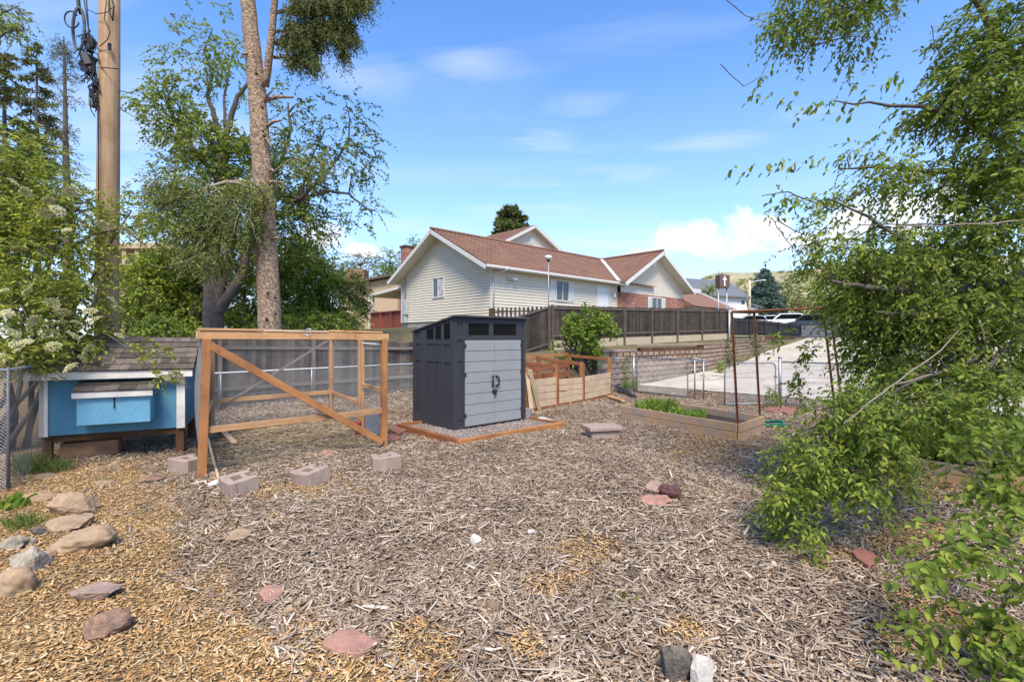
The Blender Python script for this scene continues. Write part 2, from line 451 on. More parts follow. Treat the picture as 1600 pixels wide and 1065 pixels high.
hs = N(nt, 'ShaderNodeHueSaturation'); hs.inputs['Saturation'].default_value = 1.2; hs.inputs['Value'].default_value = 1.0
nt.links.new(sky.outputs[0], hs.inputs['Color'])
SKYC = mixc(nt, 1.0, hs.outputs[0], (1.0, .90, .92), 'MULTIPLY')
c1 = mixc(nt, veil, SKYC, (1.591, 1.978, 2.494))
c2 = mixc(nt, cirf, c1, (2.15, 2.365, 2.623))
c3 = mixc(nt, cumf, c2, cumc)
nt.links.new(c3, bg.inputs[0]); bg.inputs[1].default_value = .15
SC.view_settings.view_transform = 'Standard'; SC.view_settings.look = 'None'; SC.view_settings.gamma = 1; SC.view_settings.exposure = 1.45
SC.cycles.max_bounces = 6; SC.cycles.transparent_max_bounces = 8
try: SC.cycles.use_denoising = True
except Exception: pass

# ================================================================ materials
m_cedar = wood('cedar', (.43, .20, .075), (.30, .125, .045), (.19, .08, .035), isl=.2, stain_amt=.7)
m_cedar_lt = wood('cedar_light', (.54, .31, .145), (.42, .22, .095), (.30, .165, .085), isl=.2, stain_amt=.7)
m_pale = wood('weathered_pale_board', (.60, .44, .28), (.44, .30, .18), (.34, .25, .18), isl=.2)
m_redwood = wood('redwood_stain', (.30, .115, .045), (.20, .075, .03), (.14, .06, .03), isl=.15)
m_brownpost = wood('dark_brown_post', (.13, .065, .03), (.08, .04, .02), isl=.2)
m_fence = wood('grey_fence_board', (.155, .128, .10), (.088, .071, .056), (.058, .048, .04), isl=.38, stain_amt=.7)
m_fencerail = wood('grey_fence_rail', (.24, .20, .165), (.16, .13, .105), isl=.2)
m_fencedk = wood('dark_fence_board', (.088, .066, .048), (.05, .038, .029), (.036, .028, .023), isl=.42, stain_amt=.7)
m_fencedk_rail = wood('dark_fence_rail', (.15, .115, .088), (.09, .07, .055), isl=.25)
m_bed = wood('raised_bed_board', (.50, .32, .17), (.36, .20, .09), (.27, .235, .20), isl=.15, stain_amt=.9)
m_polewood = wood('utility_pole_wood', (.50, .335, .19), (.24, .145, .075), (.24, .15, .085), isl=0, grain=(.6, 14, 1), stain_amt=.6)
m_galv = plain('galvanised_steel', (.42, .43, .44), (.32, .33, .34), 8, .45, .05, metal=.7)
m_wire = plain('galvanised_wire', (.46, .47, .47), (.36, .37, .37), 10, .5, 0, metal=.4)
m_wiredk = plain('dark_wire', (.16, .16, .155), (.11, .11, .11), 10, .6, 0, metal=.3)
m_mesh = plain('hardware_cloth', (.27, .27, .265), (.20, .20, .198), 10, .5, 0, metal=.4)
m_rust = plain('rusty_steel', (.26, .10, .042), (.15, .062, .03), 14, .8, .3)
m_black = plain('black_plastic', (.022, .022, .024), (.03, .03, .032), 8, .5, .1)
m_rubber = plain('black_cable', (.018, .018, .019), (.03, .03, .03), 8, .6, 0)
m_white = plain('white_paint', (.78, .77, .73), (.70, .69, .65), 5, .55, .1)
m_coopwhite = plain('coop_white_trim', (.82, .78, .71), (.70, .65, .57), 9, .7, .2)
m_blue = plain('blue_painted_panel', (.105, .29, .40), (.088, .24, .345), 3, .6, .25, fine=40)
m_bluelt = plain('blue_painted_box', (.17, .42, .57), (.145, .365, .51), 3, .6, .2, fine=40)
m_shingle = plain('asphalt_shingle', (.16, .128, .10), (.10, .08, .064), 7, .95, .5, isl=.45, fine=160)
m_shed = plain('shed_charcoal_plastic', (.040, .040, .048), (.048, .048, .056), 4, .5, .25, fine=90, dist=.002)
m_sheddoor = plain('shed_grey_plastic', (.30, .305, .30), (.27, .275, .27), 4, .5, .2, fine=120, dist=.002)
m_shedroof = plain('shed_roof_plastic', (.055, .055, .06), (.08, .08, .085), 5, .5, .2)
m_glass = glassy('dark_window', (.006, .006, .005), .5, .06)
m_glass2 = glassy('house_window', (.055, .065, .07))
m_siding = plain('vinyl_siding', (.69, .615, .475), (.65, .575, .445), 2, .55, .03, fine=30)
m_soffit = plain('soffit_white', (.70, .68, .62), (.66, .64, .58), 3, .6, .03)
m_fascia = plain('fascia_white', (.66, .64, .58), (.62, .60, .54), 3, .5, .03)
m_found = plain('concrete_foundation', (.40, .36, .31), (.28, .25, .21), 5, .9, .4)
m_conc = plain('concrete', (.56, .49, .40), (.47, .41, .33), 1.2, .9, .25, fine=45, dist=.004)
m_footing = plain('tan_footing', (.56, .44, .29), (.44, .34, .22), 4, .9, .3)
m_tile = plain('brown_roof_tile', (.27, .145, .092), (.185, .098, .064), 1.1, .75, .2, isl=.0, fine=25)
m_block = plain('split_face_block', (.36, .26, .185), (.25, .18, .13), 5, .95, .9, isl=.22, fine=45, dist=.02)
m_cap = plain('wall_cap', (.33, .235, .18), (.26, .18, .14), 4, .9, .5, isl=.12)
m_cinder = plain('pink_concrete_block', (.43, .32, .25), (.32, .235, .185), 9, .95, .7, fine=80)
m_redbrick = plain('red_paver', (.36, .155, .11), (.28, .12, .09), 8, .9, .5, fine=70)
m_flag = plain('pink_flagstone', (.50, .265, .175), (0.288, 0.152, 0.12), 13.0, .85, .5, fine=50)
m_rtan = plain('tan_boulder', (.46, .32, .19), (0.248, 0.164, 0.096), 8.32, .9, .6, fine=40, dist=.02)
m_rsmooth = plain('smooth_tan_stone', (.48, .335, .20), (0.288, 0.188, 0.104), 10.4, .75, .3, fine=60)
m_rgrey = plain('grey_rock', (.48, .385, .265), (0.12, 0.104, 0.088), 15.600000000000001, .95, .8, fine=45, dist=.02)
m_rdark = plain('dark_grey_rock', (.215, .175, .13), (0.056, 0.052, 0.048), 13.0, .95, .8, fine=60, dist=.02)
m_rpink = plain('pinkish_slab', (.47, .31, .21), (0.2, 0.152, 0.132), 10.4, .9, .6, fine=40, dist=.02)
m_rbrown = plain('reddish_brown_stone', (.38, .215, .125), (0.136, 0.096, 0.08), 15.600000000000001, .9, .6, fine=40, dist=.02)
m_rmaroon = plain('maroon_stone', (.14, .06, .055), (0.08, 0.036, 0.032), 13.0, .6, .3)
m_rwhite = plain('white_stone', (.70, .64, .55), (0.448, 0.4, 0.336), 15.600000000000001, .9, .5)
m_soil = plain('garden_soil', (.075, .052, .036), (.045, .032, .024), 9, 1, .8, fine=60, dist=.03)
m_bark_spruce = plain('spruce_bark', (.47, .335, .225), (.20, .135, .088), 13, .95, 1.0, fine=20, dist=.06, sharp=.08)
m_bark = plain('grey_bark', (.19, .155, .128), (.10, .082, .068), 7, .95, .9, fine=35, dist=.04)
m_barklt = plain('pale_bark', (.33, .27, .20), (.21, .165, .12), 9, .9, .5, fine=40)
m_deadtwig = plain('pale_dead_twig', (.40, .34, .25), (.28, .23, .17), 9, .95, .3)
m_carwhite = plain('white_car_paint', (.80, .81, .82), (.78, .79, .80), 2, .25, 0, spec=.5)
m_cargrey = plain('silver_car_paint', (.36, .39, .40), (.33, .36, .37), 2, .25, 0, spec=.5)
m_cardark = plain('dark_blue_car_paint', (.05, .06, .085), (.04, .05, .07), 2, .25, 0, spec=.5)
m_tyre = plain('tyre', (.02, .02, .02), (.03, .03, .03), 5, .8, 0)
m_signbrown = plain('brown_sign', (.155, .085, .07), (.13, .07, .06), 3, .6, 0)
m_roofgrey = plain('grey_roof', (.17, .175, .19), (.13, .135, .145), 2, .85, .2)
m_hoseg = plain('green_hose', (.03, .26, .16), (.02, .2, .12), 6, .4, 0)
m_cloth = plain('white_plastic_bag', (.62, .58, .52), (.40, .36, .32), 12, .6, .5)
def brickmat(name, c1, c2, mortar, sc=4.2):
    m, nt, b = _mat(name); t = N(nt, 'ShaderNodeTexBrick'); t.inputs['Scale'].default_value = sc
    t.inputs['Mortar Size'].default_value = .012; t.inputs['Brick Width'].default_value = 1.0; t.inputs['Row Height'].default_value = .33
    nt.links.new(coord(nt, 'UV'), t.inputs[0])
    n = noise(nt, coord(nt, 'UV', (1.6, 5, 1)), 2.6, 3)
    nt.links.new(ramp(nt, n, [(.42, c1), (.56, mul(c1, 1.15)), (.63, (.62, .50, .40))]), t.inputs['Color1']); t.inputs['Color2'].default_value = (*c2, 1); t.inputs['Mortar'].default_value = (*mortar, 1)
    nt.links.new(t.outputs[0], b.inputs['Base Color']); b.inputs['Roughness'].default_value = .9
    bump(nt, b, t.outputs[1], -.4, .01); return m
m_brick = brickmat('red_brick', (.33, .13, .07), (.24, .085, .05), (.42, .36, .30))

L_elm = leafmat('elm_leaf', [(0.098, 0.158, 0.024), (0.166, 0.261, 0.038), (0.254, 0.356, 0.054), (0.39, 0.443, 0.075)], 0.5)
L_shrub = leafmat('elder_leaf', [(0.154, 0.216, 0.026), (0.239, 0.311, 0.038), (0.351, 0.405, 0.06), (0.477, 0.486, 0.084)], 0.42)
L_maple = leafmat('maple_leaf', [(0.122, 0.179, 0.034), (0.19, 0.273, 0.047), (0.291, 0.376, 0.064), (0.424, 0.489, 0.085)], 0.45)
L_hedge = leafmat('hedge_leaf', [(0.153, 0.218, 0.041), (0.253, 0.358, 0.059), (0.371, 0.486, 0.075), (0.54, 0.613, 0.104)], 0.48)
L_bright = leafmat('young_leaf', [(0.112, 0.196, 0.024), (0.175, 0.276, 0.033), (0.237, 0.345, 0.05), (0.325, 0.414, 0.077)], .35)
L_olive = leafmat('olive_leaf', [(.10, .11, .03), (.14, .15, .05), (.19, .19, .07), (.24, .23, .10)], .3)
L_needle = leafmat('spruce_needle', [(0.054, 0.081, 0.026), (0.086, 0.117, 0.035), (0.134, 0.163, 0.046), (0.216, 0.217, 0.069)], .1)
L_deadneedle = leafmat('khaki_needle', [(0.158, 0.198, 0.057), (0.238, 0.262, 0.079), (0.348, 0.333, 0.114), (0.134, 0.191, 0.046)], .15)
L_blue = leafmat('blue_spruce_needle', [(0.081, 0.132, 0.115), (0.115, 0.184, 0.161), (0.161, 0.23, 0.201), (0.196, 0.27, 0.23)], .1)
L_pinel = leafmat('pine_needle', [(0.076, 0.101, 0.042), (0.128, 0.146, 0.058), (0.192, 0.202, 0.073), (0.28, 0.269, 0.104)], .15)
L_grass = leafmat('grass_blade', [(.12, .19, .035), (.17, .25, .05), (.24, .30, .07), (.40, .36, .16)], .3)
L_flower = leafmat('cream_flower', [(.62, .56, .30), (.70, .65, .40), (.74, .70, .48), (.54, .53, .26)], .25)
L_scrub = leafmat('far_scrub_leaf', [(0.119, 0.145, 0.033), (0.172, 0.196, 0.044), (0.224, 0.24, 0.061), (0.277, 0.278, 0.083)], .2)
C_gold = chipmat('golden_chips', [(0.678, 0.417, 0.179), (0.579, 0.343, 0.139), (0.448, 0.25, 0.098), (0.737, 0.51, 0.261), (0.299, 0.167, 0.072), (0.771, 0.602, 0.359)])
C_grey = chipmat('grey_chips', [(0.47, 0.355, 0.244), (0.357, 0.258, 0.175), (0.235, 0.16, 0.103), (0.564, 0.435, 0.317), (0.16, 0.107, 0.068), (0.639, 0.515, 0.393)])
C_twig = chipmat('dry_twigs', [(0.545, 0.435, 0.323), (0.442, 0.338, 0.243), (0.282, 0.195, 0.134), (0.62, 0.506, 0.386), (0.197, 0.138, 0.093), (0.696, 0.586, 0.471)])
C_straw = chipmat('straw', [(.50, .40, .22), (.40, .31, .17), (.28, .21, .11), (.58, .48, .29)])
C_gravel = chipmat('gravel', [(.30, .25, .22), (.40, .35, .31), (.22, .17, .15), (.50, .45, .41), (.27, .18, .14)])
C_redgravel = chipmat('reddish_gravel', [(.42, .25, .16), (.50, .34, .23), (.33, .19, .12), (.56, .45, .34), (.36, .27, .2)])

# ================================================================ ground sheet
def lines(segs):
    out = []
    for a, b, st in segs: out += list(np.arange(a, b, st))
    return np.array(out+[segs[-1][1]])
al = lines([(-160, -40, 12), (-40, -10, 3), (-10, 24, .4), (24, 66, 1), (66, 120, 4), (120, 260, 20)])
sl = lines([(-220, -60, 16), (-60, -20, 4), (-20, 10, .5), (10, 10.5, .1), (10.5, 20, .35), (20, 40, 2), (40, 200, 16)])
AA, SS = np.meshgrid(al, sl, indexing='ij')
BB = SS+(wall_b(AA)-10.4)
XX = WX*AA-WY*BB; YY = WY*AA+WX*BB; ZZ = hgt(XX, YY)
nA, nS = AA.shape
ii, jj = np.meshgrid(np.arange(nA-1), np.arange(nS-1), indexing='ij'); q0 = (ii*nS+jj).ravel()
m_ground, gt, gb = _mat('mulch_earth')
v = coord(gt)
big = noise(gt, v, .55, 5, .6); mid = noise(gt, v, 7, 6, .7); vor = N(gt, 'ShaderNodeTexVoronoi'); vor.inputs['Scale'].default_value = 34
gt.links.new(coord(gt, 'Object', (1, 2.2, 1)), vor.inputs['Vector'])
gc = ramp(gt, mid, [(.3, (.085, .06, .04)), (.5, (.16, .115, .08)), (.72, (.27, .21, .15))])
gc = mixc(gt, ramp(gt, big, [(.42, (0,)*3), (.7, (.55,)*3)]), gc, (.29, .185, .085))
gc = mixc(gt, .55, gc, ramp(gt, vor.outputs['Color'], [(.2, (.4,)*3), (.8, (1.5,)*3)]), 'MULTIPLY')
# grassy beyond the site
sp = N(gt, 'ShaderNodeSeparateXYZ'); gt.links.new(coord(gt), sp.inputs[0])
far = ramp(gt, sp.outputs[1], [(.0, (0,)*3), (1., (1,)*3)])
mr = N(gt, 'ShaderNodeMapRange'); mr.inputs[1].default_value = 17; mr.inputs[2].default_value = 24; gt.links.new(sp.outputs[1], mr.inputs[0])
gg = ramp(gt, mid, [(.3, (.13, .125, .055)), (.7, (.26, .22, .12))])
gc = mixc(gt, mr.outputs[0], gc, gg)
tg_ = N(gt, 'ShaderNodeVectorMath', operation='DOT_PRODUCT'); gt.links.new(coord(gt), tg_.inputs[0]); tg_.inputs[1].default_value = (-1, -1.08, 0)
mg_ = N(gt, 'ShaderNodeMapRange'); mg_.inputs[1].default_value = -2.6; mg_.inputs[2].default_value = -1.9; mg_.inputs[4].default_value = .8; gt.links.new(tg_.outputs['Value'], mg_.inputs[0])
gc = mixc(gt, mg_.outputs[0], gc, ramp(gt, mid, [(.3, (.20, .125, .055)), (.7, (.42, .285, .135))]))
gt.links.new(gc, gb.inputs['Base Color']); gb.inputs['Roughness'].default_value = 1; gb.inputs['Specular IOR Level'].default_value = .05
bump(gt, gb, vor.outputs['Distance'], .8, .03)
g = npmesh('ground', np.stack([XX.ravel(), YY.ravel(), ZZ.ravel()], 1), np.stack([q0, q0+nS, q0+nS+1, q0+1], 1), m_ground, smooth=True)
tag(g, kind='structure')
# ---------------------------------------------------------------- concrete drive, following the ground
def sheet(name, alist, blo, bhi, nb, mat, lift, noise_amp=0):
    V = []
    for a in alist:
        for k in range(nb+1):
            b = blo(a)+(bhi(a)-blo(a))*k/nb; x, y = ab(a, b)
            V.append((x, y, hz(x, y)+lift))
    F_ = []
    for i in range(len(alist)-1):
        for k in range(nb): o = i*(nb+1)+k; F_.append((o+nb+1, o+nb+2, o+1, o) if False else (o, o+nb+1, o+nb+2, o+1))
    return npmesh(name, np.array(V), np.array(F_), mat, smooth=True)
m_drive, dt, db = _mat('drive_concrete')
dv = coord(dt); d1 = noise(dt, dv, .7, 6, .65); d2 = noise(dt, dv, 24, 4)
dc = ramp(dt, d1, [(.3, (.45, .375, .28)), (.55, (.55, .47, .36)), (.75, (.62, .54, .42))])
dc = mixc(dt, .4, dc, ramp(dt, d2, [(.3, (.7,)*3), (.7, (1.25,)*3)]), 'MULTIPLY')
cr = N(dt, 'ShaderNodeTexVoronoi', feature='DISTANCE_TO_EDGE'); cr.inputs['Scale'].default_value = .33
mpd = N(dt, 'ShaderNodeMapping'); mpd.inputs['Rotation'].default_value = (0, 0, -GRID); tcd = N(dt, 'ShaderNodeTexCoord'); dt.links.new(tcd.outputs['Object'], mpd.inputs[0])
dist = N(dt, 'ShaderNodeVectorMath', operation='ADD'); dt.links.new(mpd.outputs[0], dist.inputs[0])
dn = N(dt, 'ShaderNodeTexNoise'); dn.inputs['Scale'].default_value = 2.5; dt.links.new(dv, dn.inputs[0]); dt.links.new(dn.outputs[1], dist.inputs[1])
dt.links.new(dist.outputs[0], cr.inputs[0])
dc = mixc(dt, ramp(dt, cr.outputs[0], [(.004, (.75,)*3), (.016, (0,)*3)]), dc, (.12, .10, .075))
dt.links.new(dc, db.inputs['Base Color']); db.inputs['Roughness'].default_value = .92; db.inputs['Specular IOR Level'].default_value = .15
dr = sheet('driveway', np.arange(15.7, 51.1, .5), lambda a: -14.0, lambda a: wall_b(a)-.35-(.55 if a > 21 else .0)*min(1, (a-21)/3), 50, m_drive, .035)
tag(dr, kind='structure')
gj = MB()
for a in (19.6, 23.8, 28, 33, 39, 45):
    pts = []
    for k in range(60):
        b = -13.5+k*(wall_b(a)-.6+13.5)/59; x, y = ab(a+.05*math.sin(k*.5), b); pts.append(Vector((x, y, hz(x, y)+.041)))
    for p, q in zip(pts, pts[1:]):
        n_ = Vector((WX, WY, 0))*.018; gj.poly([p-n_, q-n_, q+n_, p+n_])
tag(gj.build('driveway_joint', m_soil, dr), kind=None)
st = sheet('street', np.arange(51.2, 62.1, .8), lambda a: -60.0, lambda a: 30.0, 45, plain('asphalt', (.075, .075, .078), (.11, .108, .105), 3, .9, .3), .03); tag(st, kind='structure')
# ---------------------------------------------------------------- hill beyond the town
rs = np.linspace(-.1, 2.4, 130); ys = np.array([115, 150, 190, 240, 290, 350, 420, 470, 520, 600])
top = np.interp(rs*FPX+800, [720, 900, 1000, 1080, 1105, 1125, 1190, 1262, 1330, 1450, 1700, 2700], [540, 508, 476, 444, 432, 426, 425.5, 419, 412, 402, 396, 420])
ztop = EYE-(top-HOR)/FPX*470
prof = np.interp(ys, [115, 150, 240, 350, 470, 520, 600], [.04, .1, .30, .62, 1, 1.0, .85])
R_, Y_ = np.meshgrid(rs, ys, indexing='ij')
Zh = 3+(ztop[:, None]-3)*prof[None, :]
Zh += (np.sin(R_*19+Y_*.013)*1.1+np.sin(R_*47+Y_*.03)*.6)*np.clip((Y_-115)/200, 0, 1)*.7
nR, nY = R_.shape
ii, jj = np.meshgrid(np.arange(nR-1), np.arange(nY-1), indexing='ij'); q0 = (ii*nY+jj).ravel()
m_hill, ht, hb = _mat('dry_grass_hill'); hv = coord(ht)
h1 = noise(ht, hv, .012, 6, .6); h2 = noise(ht, hv, .09, 5, .7)
hc = ramp(ht, h1, [(.35, (.30, .25, .115)), (.6, (.40, .345, .175))])
hc = mixc(ht, ramp(ht, h2, [(.50, (0,)*3), (.60, (.8,)*3)]), hc, (.135, .15, .055))
h3 = noise(ht, hv, .045, 3, .7); hc = mixc(ht, ramp(ht, h3, [(.60, (0,)*3), (.66, (.6,)*3)]), hc, (.36, .22, .13))
ht.links.new(hc, hb.inputs['Base Color']); hb.inputs['Roughness'].default_value = 1
hl = npmesh('hill', np.stack([(R_*Y_).ravel(), Y_.ravel(), Zh.ravel()], 1), np.stack([q0, q0+nY, q0+nY+1, q0+1], 1), m_hill, smooth=True); tag(hl, kind='structure')

# ================================================================ loose ground cover
def chips(name, n, mask, L, Wd, T, mat, Yr=(1.9, 15.5), rr=1.7, tilt=.28, lift=.004):
    Y = rng.uniform(*Yr, n); X = rng.uniform(-rr, rr, n)*Y
    k = mask(X, Y); X, Y = X[k], Y[k]; n = len(X)
    l = rng.uniform(*L, n)*rng.uniform(.6, 1.25, n); w = rng.uniform(*Wd, n); t = rng.uniform(*T, n)
    yaw = rng.uniform(0, 2*np.pi, n); p = rng.normal(0, tilt, n); r = rng.normal(0, tilt*1.3, n)
    ax = np.stack([np.cos(yaw)*np.cos(p), np.sin(yaw)*np.cos(p), np.sin(p)], 1)
    s0 = np.stack([-np.sin(yaw), np.cos(yaw), np.zeros(n)], 1); u0 = np.cross(ax, s0)
    s = s0*np.cos(r)[:, None]+u0*np.sin(r)[:, None]; u = np.cross(ax, s)
    C = np.stack([X, Y, hgt(X, Y)+lift+np.abs(np.sin(p))*l*.42+rng.uniform(0, .012, n)], 1)
    V = []
    for e, wk in ((-1, .65), (1, .8)):
        for a, b in ((-1, -1), (1, -1), (1, 1), (-1, 1)):
            V.append(C+ax*(e*l/2+a*b*l*.06)[:, None]+s*(a*wk*w/2)[:, None]+u*(b*t/2)[:, None])
    V = np.stack(V, 1); o = (np.arange(n)*8)[:, None]
    f = np.array([[0, 1, 5, 4], [2, 3, 7, 6], [1, 2, 6, 5], [3, 0, 4, 7], [4, 5, 6, 7], [3, 2, 1, 0]])
    ob = npmesh(name, V.reshape(-1, 3), (o[:, None]+f[None]).reshape(-1, 4), mat); return tag(ob, kind='stuff')
def sticks(name, n, mask, L, R, mat, Yr=(1.9, 15.5), rr=1.7, bend=.25, tilt=.1, lift=.01):
    Y = rng.uniform(*Yr, n); X = rng.uniform(-rr, rr, n)*Y
    k = mask(X, Y); X, Y = X[k], Y[k]; n = len(X)
    l = rng.uniform(*L, n)*rng.choice([.5, .8, 1, 1.5], n, p=[.35, .35, .2, .1]); r = rng.uniform(*R, n)
    yaw = rng.uniform(0, 2*np.pi, n); p = rng.normal(0, tilt, n)
    ax = np.stack([np.cos(yaw)*np.cos(p), np.sin(yaw)*np.cos(p), np.sin(p)], 1); s = np.stack([-np.sin(yaw), np.cos(yaw), np.zeros(n)], 1); u = np.cross(ax, s)
    C = np.stack([X, Y, hgt(X, Y)+lift+np.abs(np.sin(p))*l*.4+rng.uniform(0, .014, n)], 1)
    bd = rng.normal(0, bend, n); b2 = rng.normal(0, bend*.6, n); V = []
    for i in range(5):
        t = i/4-.5; c = C+ax*(l*t)[:, None]+s*(l*(bd*(t*t)+b2*t*t*t*2))[:, None]; rk = r*(1-.5*(i/4))
        for j in range(4): an = j*np.pi/2; V.append(c+s*(np.cos(an)*rk)[:, None]+u*(np.sin(an)*rk*.7)[:, None])
    V = np.stack(V, 1); o = (np.arange(n)*20)[:, None]; f = []
    for i in range(4):
        for j in range(4): f.append([i*4+j, i*4+(j+1) % 4, i*4+4+(j+1) % 4, i*4+4+j])
    f += [[3, 2, 1, 0], [16, 17, 18, 19]]
    ob = npmesh(name, V.reshape(-1, 3), (o[:, None]+np.array(f)[None]).reshape(-1, 4), mat, smooth=False); return tag(ob, kind='stuff')
def inquad(X, Y, pts):
    c = np.zeros(len(X), bool); j = len(pts)-1
    for i in range(len(pts)):
        xi, yi = pts[i]; xj, yj = pts[j]
        c ^= ((yi > Y) != (yj > Y)) & (X < (xj-xi)*(Y-yi)/(yj-yi+1e-12)+xi); j = i
    return c
PX_ = lambda X, Y: 800+X/Y*FPX
PY_ = lambda X, Y: HOR+EYE/Y*FPX
shed_pad = [(-.87, 8.05), (1.0, 9.75), (-.4, 11.3), (-2.3, 9.6)]
bed1 = [(3.95, 8.4), (4.85, 9.3), (3.4, 11.7), (2.4, 10.7)]
def goldness(X, Y):
    px, py = PX_(X, Y), PY_(X, Y)
    w = (np.interp(py, [700, 745, 800, 850, 900, 960, 1010, 1065, 1300], [80, 300, 340, 330, 360, 440, 560, 700, 900])-px)/130
    n_ = np.sin(X*5+1)*np.sin(Y*4.3)*.7+np.sin(X*11+Y*7)*.45
    pat = lambda cx, cy, rx, ry: 1.5*(1.1-np.sqrt(((px-cx)/rx)**2+((py-cy)/ry)**2))
    for q in ((915, 850, 55, 25), (880, 905, 50, 25), (1065, 985, 45, 22), (655, 1010, 75, 40), (1110, 695, 75, 28), (1430, 850, 90, 35), (1300, 875, 45, 18), (1480, 985, 120, 55), (1430, 760, 120, 35), (470, 762, 70, 22), (820, 1020, 45, 30)):
        w = np.maximum(w, pat(*q))
    return w+n_*.8
def yard(X, Y):
    a = WX*X+WY*Y; b = -WY*X+WX*Y
    return (a < 13.6) & (b < 14.2) & ~inquad(X, Y, shed_pad) & ~inquad(X, Y, bed1) & (X > -7.6-.0*Y)
runq = [(-4.05, 6.3), (-2.12, 8.0), (-4.0, 10.7), (-5.6, 9.0)]
chips('golden_wood_chips', 380000, lambda X, Y: yard(X, Y) & (goldness(X, Y)+rng.normal(0, .3, len(X)) > .35) & ~inquad(X, Y, runq), (.012, .055), (.004, .016), (.0015, .005), C_gold)
chips('grey_wood_mulch', 370000, lambda X, Y: yard(X, Y) & (goldness(X, Y)+rng.normal(0, .5, len(X)) < .45) & ~(inquad(X, Y, runq) & (rng.uniform(0, 1, len(X)) > .35)), (.02, .085), (.006, .016), (.002, .006), C_grey)
sticks('long_dry_sticks', 1500, lambda X, Y: yard(X, Y) & (goldness(X, Y) < .2) & (PX_(X, Y) > 480) & (Y < 9), (.22, .42), (.004, .0085), C_twig, bend=.3, tilt=.05, lift=.018)
sticks('dry_twig_litter', 39000, lambda X, Y: yard(X, Y) & (goldness(X, Y)+rng.normal(0, .4, len(X)) < .25) & (PX_(X, Y) > 420-(PY_(X, Y) < 800)*60), (.07, .18), (.003, .0095), C_twig)
chips('shredded_bark_pieces', 11500, lambda X, Y: yard(X, Y) & (goldness(X, Y)+rng.normal(0, .4, len(X)) < .3), (.06, .15), (.012, .028), (.003, .008), C_twig, tilt=.16, lift=.012)
sticks('straw_litter', 7000, lambda X, Y: inquad(X, Y, runq), (.2, .55), (.0025, .005), C_straw, (5.5, 11), 1.0, .3, .05, .02)
chips('driveway_gravel', 26000, lambda X, Y: ((WX*X+WY*Y) > 13.3) & ((WX*X+WY*Y) < 15.8) & (np.abs(X) > -1), (.02, .05), (.02, .045), (.015, .03), C_redgravel, (8, 19), 1.3, .3)
chips('pale_gravel', 14000, lambda X, Y: ((-WY*X+WX*Y) > 11.2) & ((-WY*X+WX*Y) < 14.8) & ((WX*X+WY*Y) < 10), (.03, .07), (.02, .05), (.015, .03), chipmat('pale_gravel_stone', [(.25, .215, .18), (.34, .30, .25), (.19, .155, .13), (.46, .42, .36)]), (9, 18), .8, .3)
# ================================================================ plastic shed
SHA = math.atan2(.67, .74)
sh = thing('storage_shed', 'charcoal plastic garden shed with light grey double doors standing on a gravel pad', 'shed', (-1.10, 9.12, .06), SHA)
SW, SDp, SHF, SHB = 1.86, 1.46, 2.13, 1.86
ztop = lambda y: SHF+(SHB-SHF)*y/SDp
mb = MB()                                              # body: one shell
mb.prism([(0, 0, 0), (0, SDp, 0), (0, SDp, SHB), (0, 0, SHF)], (.05, 0, 0))
mb.prism([(SW-.05, 0, 0), (SW-.05, SDp, 0), (SW-.05, SDp, SHB), (SW-.05, 0, SHF)], (.05, 0, 0))
mb.span(.05, SW-.05, 0.0, .05, 0, SHF-.002); mb.span(.05, SW-.05, SDp-.05, SDp, 0, SHB-.002)
# raised stiles and rails of the side wall (x = 0 side, proud by 18 mm)
def side(x, sgn):
    d = .018*sgn
    for y0, y1 in ((0, .10), (.31, .40), (.62, .66), (.94, 1.03), (1.03, 1.13), (1.36, SDp)):
        zt = ztop(y1)-.02
        mb.prism([(x, y0, .0), (x, y1, .0), (x, y1, zt), (x, y0, ztop(y0)-.02)], (-d, 0, 0))
    for z0, z1 in ((.0, .16), (1.27, 1.38), (1.62, 1.70)):
        mb.prism([(x, .02, z0), (x, SDp-.02, z0), (x, SDp-.02, z1), (x, .02, z1)], (-d*.85, 0, 0))
side(0, 1); side(SW, -1)
# front stiles and header, proud
for x0, x1 in ((0, .07), (.20, .235), (1.70, 1.735), (SW-.07, SW)): mb.span(x0, x1, -.02, 0, 0, SHF-.01)
for z0, z1 in ((SHF-.10, SHF-.012), (1.70, 1.79), (0, .05)): mb.span(.0, SW, -.017, 0, z0, z1)
for x0, x1 in ((.235, .335), (.86, .96), (1.60, 1.70)): mb.span(x0, x1, -.018, 0, 1.78, SHF-.09)
for z0 in (.18, 1.30): mb.span(.07, .20, -.012, 0, z0, z0+.07); mb.span(1.735, 1.79, -.012, 0, z0, z0+.07)
for k in range(4): mb.span(.255, .315, -.024, -.018, 1.80+k*.05, 1.825+k*.05); mb.span(1.62, 1.68, -.024, -.018, 1.80+k*.05, 1.825+k*.05)
mb.build('shed_body', m_shed, sh, bev=.005)
for x0, x1 in ((.35, .845), (.975, 1.585)):
    w = MB(); w.span(x0, x1, -.006, .0-.001, 1.805, SHF-.105); w.build('window', m_glass, sh)
w = MB(); w.prism([(-.004, .12, 1.73), (-.004, .60, 1.73), (-.004, .60, ztop(.60)-.06), (-.004, .12, ztop(.12)-.07)], (-.006, 0, 0)); w.build('window', m_glass, sh)
w = MB(); w.prism([(-.004, .70, 1.73), (-.004, .92, 1.73), (-.004, .92, ztop(.92)-.05), (-.004, .70, ztop(.70)-.06)], (-.006, 0, 0)); w.build('window', m_glass, sh)
mb = MB()
ov = .05
for x0, x1 in ((-ov, SW/2), (SW/2+.004, SW+ov)):
    mb.prism([(x0, -.09, SHF+.01), (x0, SDp+.06, SHB-.005), (x0, SDp+.06, SHB+.03), (x0, -.09, SHF+.05)], (x1-x0, 0, 0))
